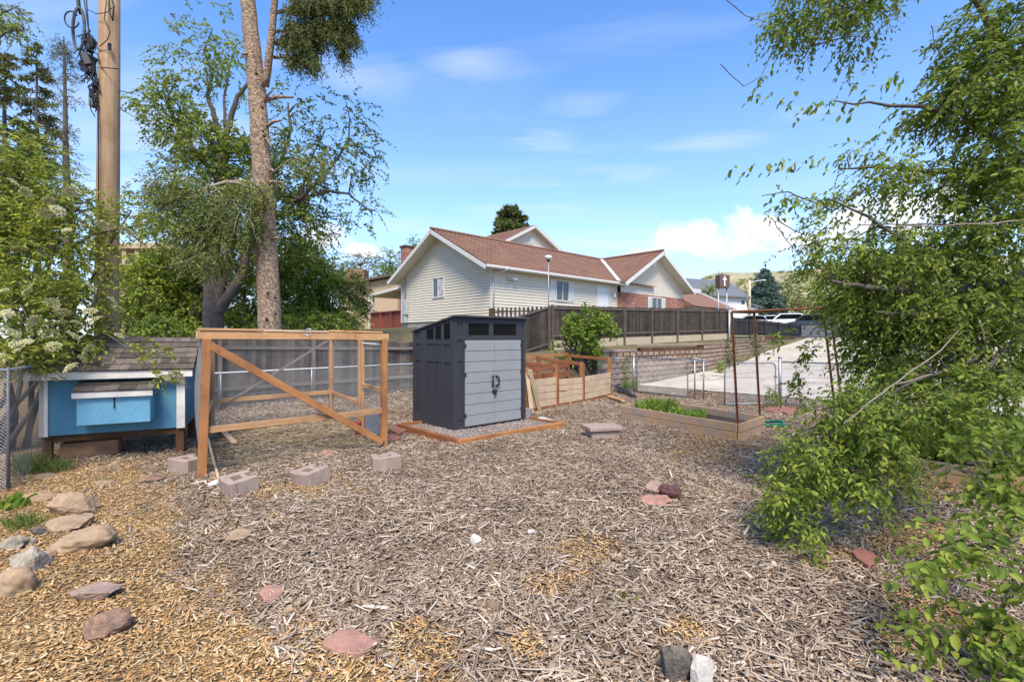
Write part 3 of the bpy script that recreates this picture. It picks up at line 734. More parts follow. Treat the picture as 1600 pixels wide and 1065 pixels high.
mb.span(SW/2-.03, SW/2+.03, -.10, -.06, SHF+.012, SHF+.075)
mb.build('roof', m_shedroof, sh, bev=.008)
for sgn, x0, x1 in ((1, .24, .955), (-1, .967, 1.695)):
    d = MB(); k = 8; zb, zt = .04, 1.695; h = (zt-zb)/k
    for i in range(k): d.prism([(x0, -.022, zb+i*h+.002), (x0, -.022, zb+(i+1)*h-.002), (x0, -.048, zb+(i+1)*h-.006), (x0, -.051, zb+i*h+.005)], (x1-x0, 0, 0))
    d.span(x0, x1, -.030, -.020, zb, zt)
    dr_ = d.build('door', m_sheddoor, sh, bev=.003)
    hx = .915 if sgn > 0 else 1.005; hd = MB()
    hd.tube([(hx, -.05, .98), (hx-.03*sgn, -.10, .95), (hx-.04*sgn, -.105, .88), (hx-.03*sgn, -.10, .81), (hx, -.05, .78)], .017, 8)
    hd.span(hx-.02, hx+.02, -.07, -.05, .955, .995); hd.span(hx-.02, hx+.02, -.07, -.05, .765, .80)
    hd.build('handle', m_black, dr_, smooth=True)
    for z in (.22, 1.0, 1.56):
        hg = MB(); xx = x0 if sgn > 0 else x1; hg.span(xx-.018, xx+.018, -.06, -.045, z, z+.07); hg.build('hinge', m_shed, dr_)
lk = MB(); lk.span(.90, 1.02, -.075, -.05, .655, .70); lk.span(.935, .985, -.09, -.075, .60, .70); lk.tube([(.945, -.085, .70), (.945, -.085, .735), (.96, -.085, .75), (.975, -.085, .735), (.975, -.085, .70)], .006, 6); lk.build('padlock_hasp', m_black, sh)
# gravel pad inside a timber border
pad = thing('timber_border', 'reddish timber border framing the gravel pad under the shed', 'timber edging', (-.87, 8.05, 0), SHA)
PWd, PDp = 2.58, 2.12
for (x0, x1, y0, y1) in ((0, PWd, 0, .09), (0, .09, .09, PDp), (PWd-.09, PWd, .09, PDp), (0.09, PWd-.09, PDp-.09, PDp)):
    mb = MB(); mb.span(x0, x1, y0, y1, -.06, .10); mb.build('timber', m_cedar if y0 == 0 else m_redwood, pad, bev=.006)
n = 9000; gx = rng.uniform(.09, PWd-.09, n); gy = rng.uniform(.09, PDp-.09, n); rr_ = rng.uniform(.008, .02, n)
c, s = math.cos(SHA), math.sin(SHA)
P = np.stack([-.87+gx*c-gy*s, 8.05+gx*s+gy*c, .045+rng.uniform(0, .02, n)], 1)
oct_ = np.array([[1, 0, 0], [0, 1, 0], [-1, 0, 0], [0, -1, 0], [0, 0, .7], [0, 0, -.7]]); of = np.array([[0, 1, 4], [1, 2, 4], [2, 3, 4], [3, 0, 4], [1, 0, 5], [2, 1, 5], [3, 2, 5], [0, 3, 5]])
V = P[:, None]+oct_[None]*rr_[:, None, None]*rng.uniform(.6, 1.3, (n, 6, 1))
tag(npmesh('pad_gravel', V.reshape(-1, 3), ((np.arange(n)*6)[:, None, None]+of[None]).reshape(-1, 3), C_gravel), kind='stuff')
mb = MB(); mb.poly([pad.matrix_basis @ Vector(p) for p in ((.085, .085, .045), (PWd-.085, .085, .045), (PWd-.085, PDp-.085, .045), (.085, PDp-.085, .045))])
tag(mb.build('gravel_bed', C_gravel), kind='structure')

# ================================================================ chicken run
A, B, C_, D_ = Vector((-4.03, 6.27, 0)), Vector((-2.12, 8.0, 0)), Vector((-4.0, 10.7, 0)), Vector((-5.6, 9.0, 0))
E = B.lerp(C_, .37)
run = thing('chicken_run', 'open cedar framed chicken run with wire mesh sides and a long diagonal brace', 'chicken run', tuple(A))
def rb(name, p, q, w, h, mat=m_cedar, up=(0, 0, 1), bev=.004, parent=run):
    m = MB(); m.beam(p, q, w, h, up); return m.build(name, mat, parent, bev=bev, world=True)
Z = lambda z: Vector((0, 0, z))
fd = (B-A).normalized(); sd_ = (C_-B).normalized(); fn = Vector((fd.y, -fd.x, 0))     # fn points to the camera
topz = 1.86
At = A+Vector((.07, 0, 0))
rb('post', A+Z(-.12), At+Z(topz-.07), .095, .095, up=fd); rb('post', B+Z(-.1), B+Z(topz-.07), .09, .09, up=fd)
rb('post', C_+Z(-.1), C_+Z(topz-.07), .09, .09, m_cedar_lt, up=fd); rb('post', D_+Z(-.1), D_+Z(topz-.07), .09, .09, m_cedar_lt, up=fd)
rb('post', E+Z(-.1), E+Z(topz-.07), .09, .09, m_cedar_lt, up=fd)
rb('post', E+fd*.0-sd_*.10+Z(-.02), E-sd_*.10+Z(topz-.09), .05, .09, m_cedar_lt, up=sd_)
tb = rb('top_beam', A-fd*.04+Z(topz-.02), B.lerp(A, .20)+Z(topz-.035), .09, .105, m_cedar_lt)
rb('top_beam', B.lerp(A, .195)+Z(topz-.04), B+fd*.07+Z(topz-.045), .09, .105, m_cedar_lt)
rb('cap_board', A-fd*.03+Z(topz+.055), A.lerp(B, .28)+Z(topz+.05), .12, .03, m_cedar_lt)
rb('cap_board', A.lerp(B, .29)+Z(topz+.045), A.lerp(B, .64)+Z(topz+.035), .11, .03, m_pale)
rb('cap_board', A.lerp(B, .66)+sd_*.1+Z(topz+.05), B+sd_*.12+Z(topz+.035), .10, .03, m_cedar_lt)
rb('top_beam', D_-fd*.05+Z(topz-.02), C_+fd*.05+Z(topz-.02), .045, .09, m_cedar_lt)
rb('top_beam', A+sd_*.06-fd*.03+Z(topz-.02), D_+Z(topz-.02), .06, .10, m_pale)
rb('top_beam', B+sd_*.06+Z(topz-.05), C_-sd_*.06+Z(topz-.03), .05, .09, m_cedar_lt)
rb('brace', A+fn*.07+fd*.03+Z(topz-.12), B+fn*.07-fd*.06+Z(.10), .04, .10, m_cedar)
rb('brace', D_+fd*.15+Z(.50), C_-fd*.05+Z(topz-.10), .03, .045, m_fencerail)
rb('rail', A+Z(.60), B+Z(.605), .04, .085, m_cedar_lt); rb('rail', D_+Z(.62), C_+Z(.61), .04, .085, m_cedar_lt)
rb('rail', E+sd_*.05+Z(.58), C_+Z(.60), .04, .085, m_cedar_lt); rb('rail', A+sd_*.1+Z(.60), D_+Z(.62), .04, .085, m_pale)
rb('rail', D_+fd*.1+Z(.06), C_+Z(.08), .03, .10, m_brownpost)
dr_ = rb('door_frame', B+sd_*.10+Z(.93), E-sd_*.14+Z(.93), .04, .085, m_cedar_lt); rb('door_rail', B+sd_*.10+Z(.05), E-sd_*.14+Z(.06), .04, .085, m_pale, parent=dr_); rb('door_rail', B+sd_*.10+Z(topz-.17), E-sd_*.14+Z(topz-.15), .03, .03, m_white, parent=dr_)
def mesh_panel(name, o, u, w, z0, z1, step, r, parent, bulge=0, mat=None, off=Vector((0, 0, 0))):
    m = MB(); nrm = Vector((u.y, -u.x, 0))
    bz = lambda s, z: nrm*bulge*math.sin(math.pi*s)*(.5+.5*math.sin(math.pi*(z-z0)/(z1-z0)))
    k = int(w/step)
    for i in range(k+1):
        s = i/k
        m.tube([o+off+u*w*s+bz(s, z)+Z(z) for z in ((z0, z1) if not bulge else np.linspace(z0, z1, 6))], r, 3, caps=False)
    k2 = int((z1-z0)/step)
    for i in range(k2+1):
        z = z0+(z1-z0)*i/k2
        m.tube([o+off+u*w*s+bz(s, z)+Z(z) for s in ((0, 1) if not bulge else np.linspace(0, 1, 7))], r, 3, caps=False)
    return m.build(name, mat or m_mesh, parent, world=True)
wl = (B-A).length; ws = (C_-B).length; wd = (E-B).length
mesh_panel('wire_mesh', A, fd, wl, .60, topz-.06, .03, .0009, run, off=fn*.03)
mesh_panel('wire_mesh', D_, (C_-D_).normalized(), (C_-D_).length, .05, topz-.06, .03, .001, run)
mesh_panel('wire_mesh', E, sd_, ws-wd, .05, topz-.06, .03, .001, run)
mesh_panel('wire_mesh', B, sd_, wd-.1, .05, topz-.1, .03, .0009, run)
mesh_panel('wire_mesh', D_, (A-D_).normalized(), (A-D_).length, .05, topz-.05, .022, .0016, run, bulge=.16)
hp = MB(); hp.tube([at(484, 519, 7.02)+Vector((.05*math.cos(t), -.04-.03*math.cos(t)*0, .05*math.sin(t))) for t in np.linspace(.6, 5.7, 16)], .012, 6); hp.build('hasp_ring', m_galv, run, world=True, smooth=True)
# things lying in and by the run
def plank(name, label, p, q, w, h, mat, cat_='plank', up=(0, 0, 1), group=None):
    m = MB(); m.beam(Vector(p), Vector(q), w, h, up); c = (Vector(p)+Vector(q))/2
    return tag(m.build(name, mat, None, bev=.003, loc=tuple(c)), label, cat_, group)
plank('plank', 'pale offcut plank lying at the run corner behind the tall front post', gnd(338, 668)+Z(.06), gnd(366, 694)+Z(.03), .09, .035, m_pale)
plank('plank', 'short light batten leaning between the blue coop and the run', gnd(290, 664)+Z(.32), gnd(310, 676)+Z(.05), .05, .035, m_cedar_lt)
plank('stake', 'thin grey stake leaning on the front concrete block beside the run post', gnd(322, 690)+Z(.16), gnd(342, 752)+Z(.02), .03, .02, m_pale, 'stake')
bk = MB(); bk.lathe((0, 0, 0), [(.06, 0), (.07, .02), (.08, .2), (.075, .21)], 18); bk.lathe((0, 0, .21), [(.09, 0), (.09, .02), (.03, .04)], 18)
bkr = thing('poultry_feeder', 'red poultry feeder on the ground inside the run near its door', 'feeder', tuple(gnd(561, 680)+Z(.02))); bk.build('feeder_body', plain('red_plastic', (.36, .045, .04), (.30, .04, .035), 5, .5, .1), bkr, smooth=True)
bk = MB(); bk.tube([(.0, -.06, .23), (0, -.05, .30), (0, .05, .30), (0, .06, .23)], .004, 5); bk.build('handle', m_galv, bkr)
def cinder2(name, label, p, rz):
    m = MB()
    for z in (0, .192):
        for x0, x1, y0, y1 in ((-.2, .2, -.1, -.066), (-.2, .2, .066, .1), (-.2, -.166, -.066, .066), (.166, .2, -.066, .066), (-.02, .02, -.066, .066)): m.span(x0, x1, y0, y1, z, z+.188)
    o = m.build(name, plain('grey_cinder_block', (.36, .36, .36), (.27, .27, .27), 9, .95, .6, fine=90), None, bev=.004); o.location = p; o.rotation_euler = (0, 0, rz); return tag(o, label, 'concrete block')
cinder2('cinder_block', 'pair of grey hollow concrete blocks stacked inside the run doorway', gnd(585, 678), .9)
# split-face garden wall blocks along the open front of the run
def wallblock(label, px, py, w, h, rz, dark=False, tip=(0, 0)):
    m = MB(); W2 = .20; d = .31; hh = .19
    out = [(-W2, 0), (-.03, -.022), (W2*.35, -.01), (W2, .01), (W2*.84, d), (.062, d), (.046, d*.46), (-.046, d*.42), (-.062, d), (-W2*.84, d)]
    y0 = -d*.5
    m.prism([(-W2, y0, 0), (-.03, y0-.02, 0), (.05, y0-.012, 0), (W2, y0+.008, 0), (W2*.97, y0+.075, 0), (-W2*.97, y0+.075, 0)], (0, 0, hh))
    for s in (-1, 1): m.prism([(s*W2*.95, y0+.076, 0), (s*.095, y0+.076, 0), (s*.075, y0+d, 0), (s*W2*.80, y0+d+random.uniform(-.01, .01), 0)], (0, 0, hh-.003))
    m.prism([(-.082, y0+.185, 0), (.082, y0+.185, 0), (.078, y0+.235, 0), (-.078, y0+.235, 0)], (0, 0, hh-.006))
    o = m.build('wall_block', m_cinder, None, bev=.008); b = gnd(px, py+h/2); o.location = b+Vector((0, .10, -.012)); o.rotation_euler = (tip[0], tip[1], rz)
    return tag(o, label, 'concrete block', 'pink split faced wall blocks along the open run front')
wallblock('notched pink concrete block nearest the tall front post of the run', 368, 750, 55, 40, -.75, tip=(.12, .05))
wallblock('notched pink concrete block alone midway along the open run front', 482, 738, 50, 38, -.6, tip=(.14, -.06))
wallblock('notched pink concrete block at the foot of the right run post', 598, 718, 42, 30, .55)
wallblock('notched concrete block in shade under the right end of the blue coop', 287, 722, 40, 30, -.4)

# ================================================================ blue chicken coop
CA = math.atan2(.44, .90)
co = thing('chicken_coop', 'blue chicken coop with white trim, grey shingle roof and a nest box, raised on legs', 'chicken coop', (-6.75, 6.92, 0), CA)
CL, CD, CZ0, CZ1, CR = 1.72, 1.25, .39, 1.26, 1.80
w = MB(); yr = CD/2
w.prism([(0, 0, CZ0), (0, CD, CZ0), (0, CD, CZ1), (0, yr, CR-.05), (0, 0, CZ1)], (CL, 0, 0)); w.build('wall', m_blue, co)
for x0, x1 in ((-.012, .085), (CL-.10, CL+.012)):
    t = MB(); t.span(x0, x1, -.025, .0-.001, CZ0-.01, CZ1-.02); t.build('corner_trim', m_coopwhite, co, bev=.003)
t = MB(); t.span(-.13, CL+.13, -.17, -.145, CZ1-.06, CZ1+.055); t.build('fascia', m_coopwhite, co, bev=.003)
rf = MB()
def shingle_slope(mb, x0, x1, y0, z0, y1, z1, rows, tab=.17, th=.012):
    sl_ = Vector((0, y1-y0, z1-z0)); n_ = Vector((0, -(z1-z0), y1-y0)).normalized()
    if n_.z < 0: n_ = -n_
    for i in range(rows):
        p = Vector((0, y0, z0))+sl_*(i/rows); q = Vector((0, y0, z0))+sl_*min(1, (i+1.25)/rows)
        x = x0-random.uniform(0, tab)
        while x < x1:
            a, b = max(x, x0), min(x+tab*random.choice((.7, 1, 1.3)), x1)
            lift = n_*(th+random.uniform(0, .004))
            if b-a > .01:
                P = [Vector((a, 0, 0))+p, Vector((b-.004, 0, 0))+p, Vector((b-.004, 0, 0))+q, Vector((a, 0, 0))+q]
                mb.quadbox([P[0], P[1], P[2], P[3], P[0]+lift*1.7, P[1]+lift*1.7, P[2]+lift*.4, P[3]+lift*.4], 0)
            x = b if b > x else x+tab
    return mb
shingle_slope(rf, -.15, CL+.15, -.19, CZ1+.055, yr, CR, 6); shingle_slope(rf, -.15, CL+.15, CD+.19, CZ1+.055, yr, CR, 6)
rf.prism([(-.14, -.16, CZ1+.03), (-.14, yr, CR-.02), (-.14, CD+.16, CZ1+.03), (-.14, CD+.16, CZ1+.055), (-.14, yr, CR+.004), (-.14, -.16, CZ1+.055)], (CL+.28, 0, 0))
rf.build('roof', m_shingle, co)
for x in (.0, CL-.12):
    for y in (.02, CD-.11):
        l = MB(); l.span(x, x+.11, y, y+.09, -.12, CZ0-.001); l.build('leg', m_brownpost, co, bev=.004)
l = MB(); l.span(.11, CL-.12, .04, .08, CZ0-.10, CZ0-.002); l.build('floor_joist', m_brownpost, co)
nb_ = thing('nest_box', None, None, (0, 0, 0)); nb_.parent = co
nx0, nx1 = .485, 1.337
t = MB(); t.span(nx0, nx1, -.31, -.002, .555, .955); t.build('nest_box_panel', m_bluelt, nb_, bev=.003)
t = MB(); t.span(nx0-.04, nx1+.04, -.365, -.34, .945, 1.03); t.build('nest_box_fascia', m_coopwhite, nb_, bev=.003)
t = MB(); shingle_slope(t, nx0-.045, nx1+.045, -.375, 1.032, -.01, 1.17, 2, .2); t.build('nest_box_lid', m_shingle, nb_)
t = MB(); t.span(nx0+.42, nx0+.435, -.325, -.311, .80, .95); t.tube([(nx0+.43, -.325, .83), (nx0+.43, -.34, .80), (nx0+.42, -.33, .78)], .006, 5); t.build('hook', m_black, nb_)
bx = MB(); bx.beam((.0, 0, .13), (.68, 0, .145), .028, .21); bx.beam((0, .22, .13), (.68, .22, .14), .028, .21); bx.beam((.67, .014, .14), (.67, .206, .14), .028, .21); bx.beam((.014, .014, .14), (.014, .206, .14), .028, .21)
bo = bx.build('timber_box', wood('shaded_cedar_board', (.36, .20, .10), (.26, .14, .07), isl=.1), None, bev=.003); bo.location = gnd(82, 722)+Vector((0, .12, 0)); bo.rotation_euler = (0, 0, CA); tag(bo, 'brown open timber box lying on the ground under the blue coop', 'timber box')

# ================================================================ chain link at the far left
def chain(mb, o, u, w, z0, z1, cell=.055, r=.0016, bow=0):
    """diamond wires between o and o+u*w"""
    h = z1-z0; k = int((w+h)/cell)
    for i in range(-int(h/cell), int(w/cell)+1):
        for sg in (1, -1):
            s0 = i*cell; e0, e1 = s0, s0+h
            a0, a1 = max(e0, 0), min(e1, w)
            if a1 <= a0: continue
            za, zb = z0+(a0-s0), z0+(a1-s0)
            if sg < 0: za, zb = z1-(a0-s0), z1-(a1-s0)
            mb.tube([o+u*a0+Z(za), o+u*a1+Z(zb)], r, 3, caps=False)
lf = thing('chain_link_fence', 'grey chain link fence with wire ties at the far left beside the coop', 'chain link fence', (-5.9, 5.55, 0))
p0, p1, p2 = Vector((-8.6, 4.9, 0)), Vector((-5.86, 5.62, 0)), Vector((-6.95, 7.3, 0))
m = MB(); chain(m, p0, (p1-p0).normalized(), (p1-p0).length, .02, 1.44, .042, .003); m.build('wire_mesh', m_wire, lf, world=True)
m = MB(); chain(m, p1, (p2-p1).normalized(), (p2-p1).length, .02, 1.44, .05, .002); m.build('wire_mesh', m_wiredk, lf, world=True)
for p in (p0, p1, p2):
    m = MB(); m.tube([p+Z(-.1), p+Z(1.46)], .017, 10); m.build('post', m_wiredk, lf, world=True, smooth=True)
for a, b in ((p0, p1), (p1, p2)):
    m = MB(); m.tube([a+Z(1.43), b+Z(1.43)], .017, 8); m.build('top_rail', m_galv, lf, world=True, smooth=True)

# ================================================================ wooden fences
def fpt(a, b=15.0): return Vector((*ab(a, b), 0))
def boards(name, label, a0, a1, bfun, zlo, zhi, mat, railm, posts, bw=.14, railz=(.25, .9), face=-1, rails=2, footing=None, b_amp=.01, gap=.006, group=None, postm=None, postlow=-.3):
    root = thing(name, label, 'wooden fence', tuple(fpt(a0, bfun(a0))+Z(zlo(a0))), GRID, group)
    m = MB(); a = a0
    R = Matrix.Rotation(GRID, 3, 'Z')
    while a < a1:
        w_ = min(bw*random.uniform(.9, 1.05), a1-a); z0 = zlo(a)+random.uniform(-.015, .015); z1 = zhi(a)+random.uniform(-.018, .018)
        c = fpt(a+w_/2, bfun(a)+random.uniform(-b_amp, b_amp)*.5); c.z = (z0+z1)/2
        m.box(c, (w_-gap*random.uniform(.4, 2.2), .018, z1-z0), R @ Matrix.Rotation(random.uniform(-.006, .006), 3, 'Y')); a += w_
    m.build('board_panel', mat, root, world=True)
    n_ = Vector((-WY, WX, 0))*face
    for k in range(rails):
        f = railz[k]; m = MB()
        st = max(1, int((a1-a0)/2.4)); aa = np.linspace(a0, a1, st+1)
        for q, r in zip(aa, aa[1:]):
            pp = fpt(q, bfun(q))+n_*.035; pp.z = zlo(q)+(zhi(q)-zlo(q))*f; qq = fpt(r, bfun(r))+n_*.035; qq.z = zlo(r)+(zhi(r)-zlo(r))*f
            m.beam(pp, qq, .04, .09)
        m.build('rail', railm, root, world=True)
    for pa in posts:
        m = MB(); pp = fpt(pa, bfun(pa))+n_*.10; m.beam(pp+Z(zlo(pa)+postlow), pp+Z(zhi(pa)+.03), .09, .09, up=(WX, WY, 0)); m.build('post', postm or railm, root, world=True)
    if footing:
        m = MB(); aa = np.linspace(a0, a1, 14)
        for q, r in zip(aa, aa[1:]):
            pp = fpt(q, bfun(q)); qq = fpt(r, bfun(r)); pp.z = zlo(q)-footing/2; qq.z = zlo(r)-footing/2; m.beam(pp, qq, .12, footing-.01)
        m.build('footing', m_footing, root, world=True)
    return root
bA = lambda a: float(np.interp(a, [-6, 2.4, 8.7, 12], [14.0, 14.3, 15.05, 15.05]))
boards('wooden_fence', 'low weathered grey board fence behind the chicken run and shed', .6, 10.2, bA, lambda a: .02+.02*(a > 7), lambda a: float(np.interp(a, [.6, 2.4, 8.7, 10.2], [1.84, 1.82, 1.66, 1.66])), m_fence, m_fencerail, [3.0, 5.5, 7.9, 10.1], railz=(.25, .86), postlow=-.1)
bB = lambda a: 15.0
boards('wooden_fence', 'brown board fence climbing the slope behind the shed to the corner post', 10.3, 16.25, bB, lambda a: float(np.interp(a, [10.3, 14.5, 16.3], [.1, .95, 1.32])), lambda a: float(np.interp(a, [10.3, 14.5, 16.3], [1.9, 2.72, 3.27])), m_fencedk, m_fencedk_rail, [10.4, 13.3, 16.2], railz=(.12, .97), postlow=-.2)
zl = lambda a: float(np.interp(a, [16.3, 20, 36.3], [1.66, 1.78, 2.14])); zh = lambda a: float(np.interp(a, [16.3, 36.3], [3.28, 3.92]))
boards('wooden_fence', 'long dark board fence with posts on a tan footing above the block wall', 16.35, 36.3, lambda a: 14.95+.02*(a-16), zl, zh, m_fencedk, m_fencedk_rail, [16.4, 19.5, 22.3, 25.2, 28.3, 31.8, 36.2], railz=(.14, .93), footing=.42, bw=.15, postlow=-.5)
boards('wooden_fence', 'low black board fence running on beside the drive towards the parked cars', 36.8, 53, lambda a: 15.35, lambda a: 2.05, lambda a: float(np.interp(a, [36.8, 41, 53], [3.35, 3.3, 3.1])), plain('blackened_board', (.035, .032, .030), (.022, .021, .020), 5, .9, .3, isl=.4), m_black, [37, 40.2, 43.4, 46.6, 49.8, 52.8], railz=(.15, .85), bw=.16)
# open picket fence up by the house
pk = thing('picket_fence', 'dark open picket fence below the house behind the shed', 'picket fence', (-1.0, 23.0, 2.0))
q0, q1 = Vector((-1.0, 23.1, 0)), Vector((1.95, 22.6, 0)); L_ = (q1-q0).length; u_ = (q1-q0)/L_; m = MB(); s = .15
while s < L_:
    zb = 2.0+s*.08; zt = 3.26+.05*s/L_; p = q0+u_*s
    m.prism([p-u_*.05+Z(zb), p+u_*.05+Z(zb), p+u_*.05+Z(zt-.06), p+Z(zt), p-u_*.05+Z(zt-.06)], Vector((u_.y, -u_.x, 0))*.02); s += .205
m.build('picket_panel', m_fencedk, pk, world=True)
for z in (2.55, 3.05):
    m = MB(); m.beam(q0+Z(z)+Vector((0, .03, 0)), q1+Z(z+.04)+Vector((0, .03, 0)), .04, .08); m.build('rail', m_fencedk_rail, pk, world=True)
m = MB(); m.beam(q0+Z(1.9), q0+Z(3.22), .28, .2, up=(1, 0, 0)); m.build('post', m_brownpost, pk, world=True)
# galvanised chain link in front of the low fence
cf = thing('chain_link_fence', 'low chain link fence with a pale top rail in front of the grey boards', 'chain link fence', tuple(fpt(.6, 13.9)))
u_ = Vector((WX, WY, 0)); o_ = fpt(.6, 13.75); m = MB()
cdir = (fpt(10.0, 14.6)-o_); cl = cdir.length; cdir.normalize(); chain(m, o_, cdir, cl, .03, .92, .06, .0024); m.build('wire_mesh', m_wire, cf, world=True)
m = MB(); m.tube([o_+Z(.92), o_+cdir*cl+Z(.92)], .021, 8); m.build('top_rail', m_white, cf, world=True, smooth=True)
for k in range(5):
    m = MB(); p = o_+cdir*(cl*k/4); m.tube([p+Z(-.1), p+Z(.96)], .024, 8); m.build('post', m_galv, cf, world=True, smooth=True)

# ================================================================ segmental block retaining wall
rw = thing('retaining_wall', 'stepped reddish brown split face block retaining wall along the drive', 'retaining wall', tuple(fpt(14.4, 10.3)))
m = MB(); mc = MB(); BH, BL = .20, .42
segs = [(14.2, 16.4, 1.28), (16.4, 21.6, 1.46), (21.6, 30, 1.62), (30, 40, 1.70), (40, 51, 2.02)]
def wpt(a, off=0.0): return Vector((*ab(a, float(wall_b(a))+off), 0))
rowi = 0
for k in range(14):
    a = 14.2+(k % 2)*BL/2
    while a < 51:
        top = [s for s in segs if s[0] <= a < s[1]][0][2]
        p = wpt(a); q = wpt(a+BL); gz = float(drive_h(a)); z0 = gz-.12+k*BH
        if a < 16.4: z0 = -.12+k*BH
        z0 = round((z0)/BH)*BH if False else -.12+k*BH
        if z0+BH > gz-.02 and z0+BH <= top+.02:
            d = (q-p).normalized(); n_ = Vector((d.y, -d.x, 0)); L = (q-p).length
            set_ = -n_*(.018*k); j = random.uniform(-.008, .008)
            ins, bl = .105, .105
            f = [p+d*.012, p+d*ins+n_*(bl+j), q-d*ins+n_*(bl+j), q-d*.012]
            g_ = .010
            bot = [v+set_+Z(z0+g_) for v in f]; tp = [v+set_+Z(z0+BH-g_) for v in f]
            o = len(m.v); back = [p+d*.01-n_*.3+set_+Z(z0+g_), q-d*.01-n_*.3+set_+Z(z0+g_)]; backt = [v+Z(BH-2*g_) for v in back]
            rise = Z(.032)
            bot[1] += rise*.7; bot[2] += rise*.7; tp[1] -= rise; tp[2] -= rise
            m.v += bot+tp+back+backt
            for fc in ((0, 1, 5, 4), (1, 2, 6, 5), (2, 3, 7, 6), (4, 5, 6, 7), (3, 2, 1, 0), (7, 11, 10, 4), (4, 10, 8, 0), (3, 7, 11, 9)):
                m.f.append(tuple(o+i for i in fc)); m.uv.append([(0, 0)]*4)
        a += BL
m.build('block_courses', m_block, rw, world=True)
mk = MB()
for a in np.arange(14.3, 50.6, .8):
    top = [s for s in segs if s[0] <= a < s[1]][0][2]; p = wpt(a, .16); q = wpt(a+.8, .16); mk.beam(p+Z(top/2-.15), q+Z(top/2-.15), .22, top+.2)
mk.build('wall_core', m_brownpost, rw, world=True)
for a0, a1, top in segs:
    a = a0; z = -.12+math.floor((top+.12+.02)/BH)*BH
    while a < a1-.05:
        b_ = min(a+.46, a1); p = wpt(a, .10+z*.085); q = wpt(b_, .10+z*.085); d = (q-p).normalized(); mc.beam(p+Z(z+.04)+d*.004, q+Z(z+.04)-d*.004, .36, .085); a = b_
mc.build('cap_course', m_cap, rw, bev=.01, world=True)

# ================================================================ chain link gates and posts
def gate(label, p, q, z1, arch=.12):
    p, q = Vector(p), Vector(q); root = thing('chain_link_gate', label, 'gate', tuple(p)); d = (q-p).normalized(); w_ = (q-p).length; z0 = p.z+.06; zt = z1
    P = [p+Z(0)+Vector((0, 0, .06)), p+Vector((0, 0, zt-p.z-arch)), p+d*arch*.3+Vector((0, 0, zt-p.z-arch*.3)), p+d*arch+Vector((0, 0, zt-p.z)), p+d*(w_-arch)+Vector((0, 0, zt-p.z)), p+d*(w_-arch*.3)+Vector((0, 0, zt-p.z-arch*.3)), q+Vector((0, 0, zt-p.z-arch)), Vector((q.x, q.y, p.z+.06)), p+Vector((0, 0, .06))]
    m = MB(); m.tube(P, .019, 8); m.build('gate_frame', m_galv, root, world=True, smooth=True)
    m = MB(); chain(m, Vector((p.x, p.y, 0)), d, w_, z0, zt-.02, .06, .0034); m.build('wire_mesh', m_wire, root, world=True)
    m = MB(); m.span(-.03, .03, -.03, .03, -.02, .05); h = m.build('latch', m_galv, root); h.location = Vector((q.x-p.x, q.y-p.y, .75)); return root
gp = [(4.02, 15.95), (5.42, 14.05), (7.2, 13.0)]
gate('chain link gate on the left, closed in front of the block wall', (4.1, 15.85, 0), (5.22, 14.35, 0), 1.17)
gate('chain link gate on the right, swung open towards the raised bed', (5.6, 12.72, 0), (7.08, 12.98, 0), 1.14)
def gpost(label, x, y, z=1.2, r=.03):
    root = thing('gate_post', label, 'post', (x, y, 0)); m = MB(); m.tube([(0, 0, -.1), (0, 0, z)], r, 10); m.build('post_tube', m_galv, root, smooth=True)
    m = MB(); m.lathe((0, 0, z), [(r*1.15, -.02), (r*1.15, .01), (r*.7, .035), (.004, .045)], 10); m.build('post_cap', m_galv, root, smooth=True); return root
gpost('galvanised post carrying the left gate beside the block wall', 4.02, 15.95, 1.2, .035)
gpost('slim galvanised post at the middle gap where the left gate latches', 5.34, 14.12, 1.2, .022); gpost('slim galvanised post just right of the middle gate latch', 5.55, 14.0, 1.17, .022)
m = MB(); m.beam((5.15, 14.3, 1.13), (5.62, 13.98, 1.13), .05, .04); m.tube([(5.25, 14.2, 1.17), (5.35, 14.12, 1.22), (5.5, 14.02, 1.18)], .018, 6); tag(m.build('gate_latch', m_galv, None, loc=(5.35, 14.1, 1.13)), 'grey metal gate latch bar across the two slim middle posts', 'latch')
gpost('thick galvanised post carrying the right open gate', 7.22, 13.02, 1.28, .042)
rf_ = thing('chain_link_fence', 'chain link fence run right of the open gate in front of the drive', 'chain link fence', (7.25, 13.0, 0))
p0, p1 = Vector((7.25, 13.0, 0)), Vector((10.9, 9.6, 0)); d = (p1-p0).normalized(); m = MB(); chain(m, p0, d, (p1-p0).length, .04, 1.16, .06, .0032); m.build('wire_mesh', m_wire, rf_, world=True)
m = MB(); m.tube([p0+Z(1.16), p1+Z(1.16)], .019, 8); m.build('top_rail', m_galv, rf_, world=True, smooth=True)
for t in (.5, 1):
    m = MB(); p = p0.lerp(p1, t); m.tube([p+Z(-.1), p+Z(1.2)], .024, 8); m.build('post', m_galv, rf_, world=True, smooth=True)
lf2 = thing('chain_link_fence', 'short chain link length from the left gate into the green shrub', 'chain link fence', (2.9, 16.2, 0))
p0, p1 = Vector((2.9, 16.4, 0)), Vector((4.0, 15.95, 0)); d = (p1-p0).normalized(); m = MB(); chain(m, p0, d, (p1-p0).length, .04, 1.14, .06, .0032); m.build('wire_mesh', m_wire, lf2, world=True)
m = MB(); m.tube([p0+Z(1.14), p1+Z(1.14)], .019, 8); m.build('top_rail', m_galv, lf2, world=True, smooth=True)

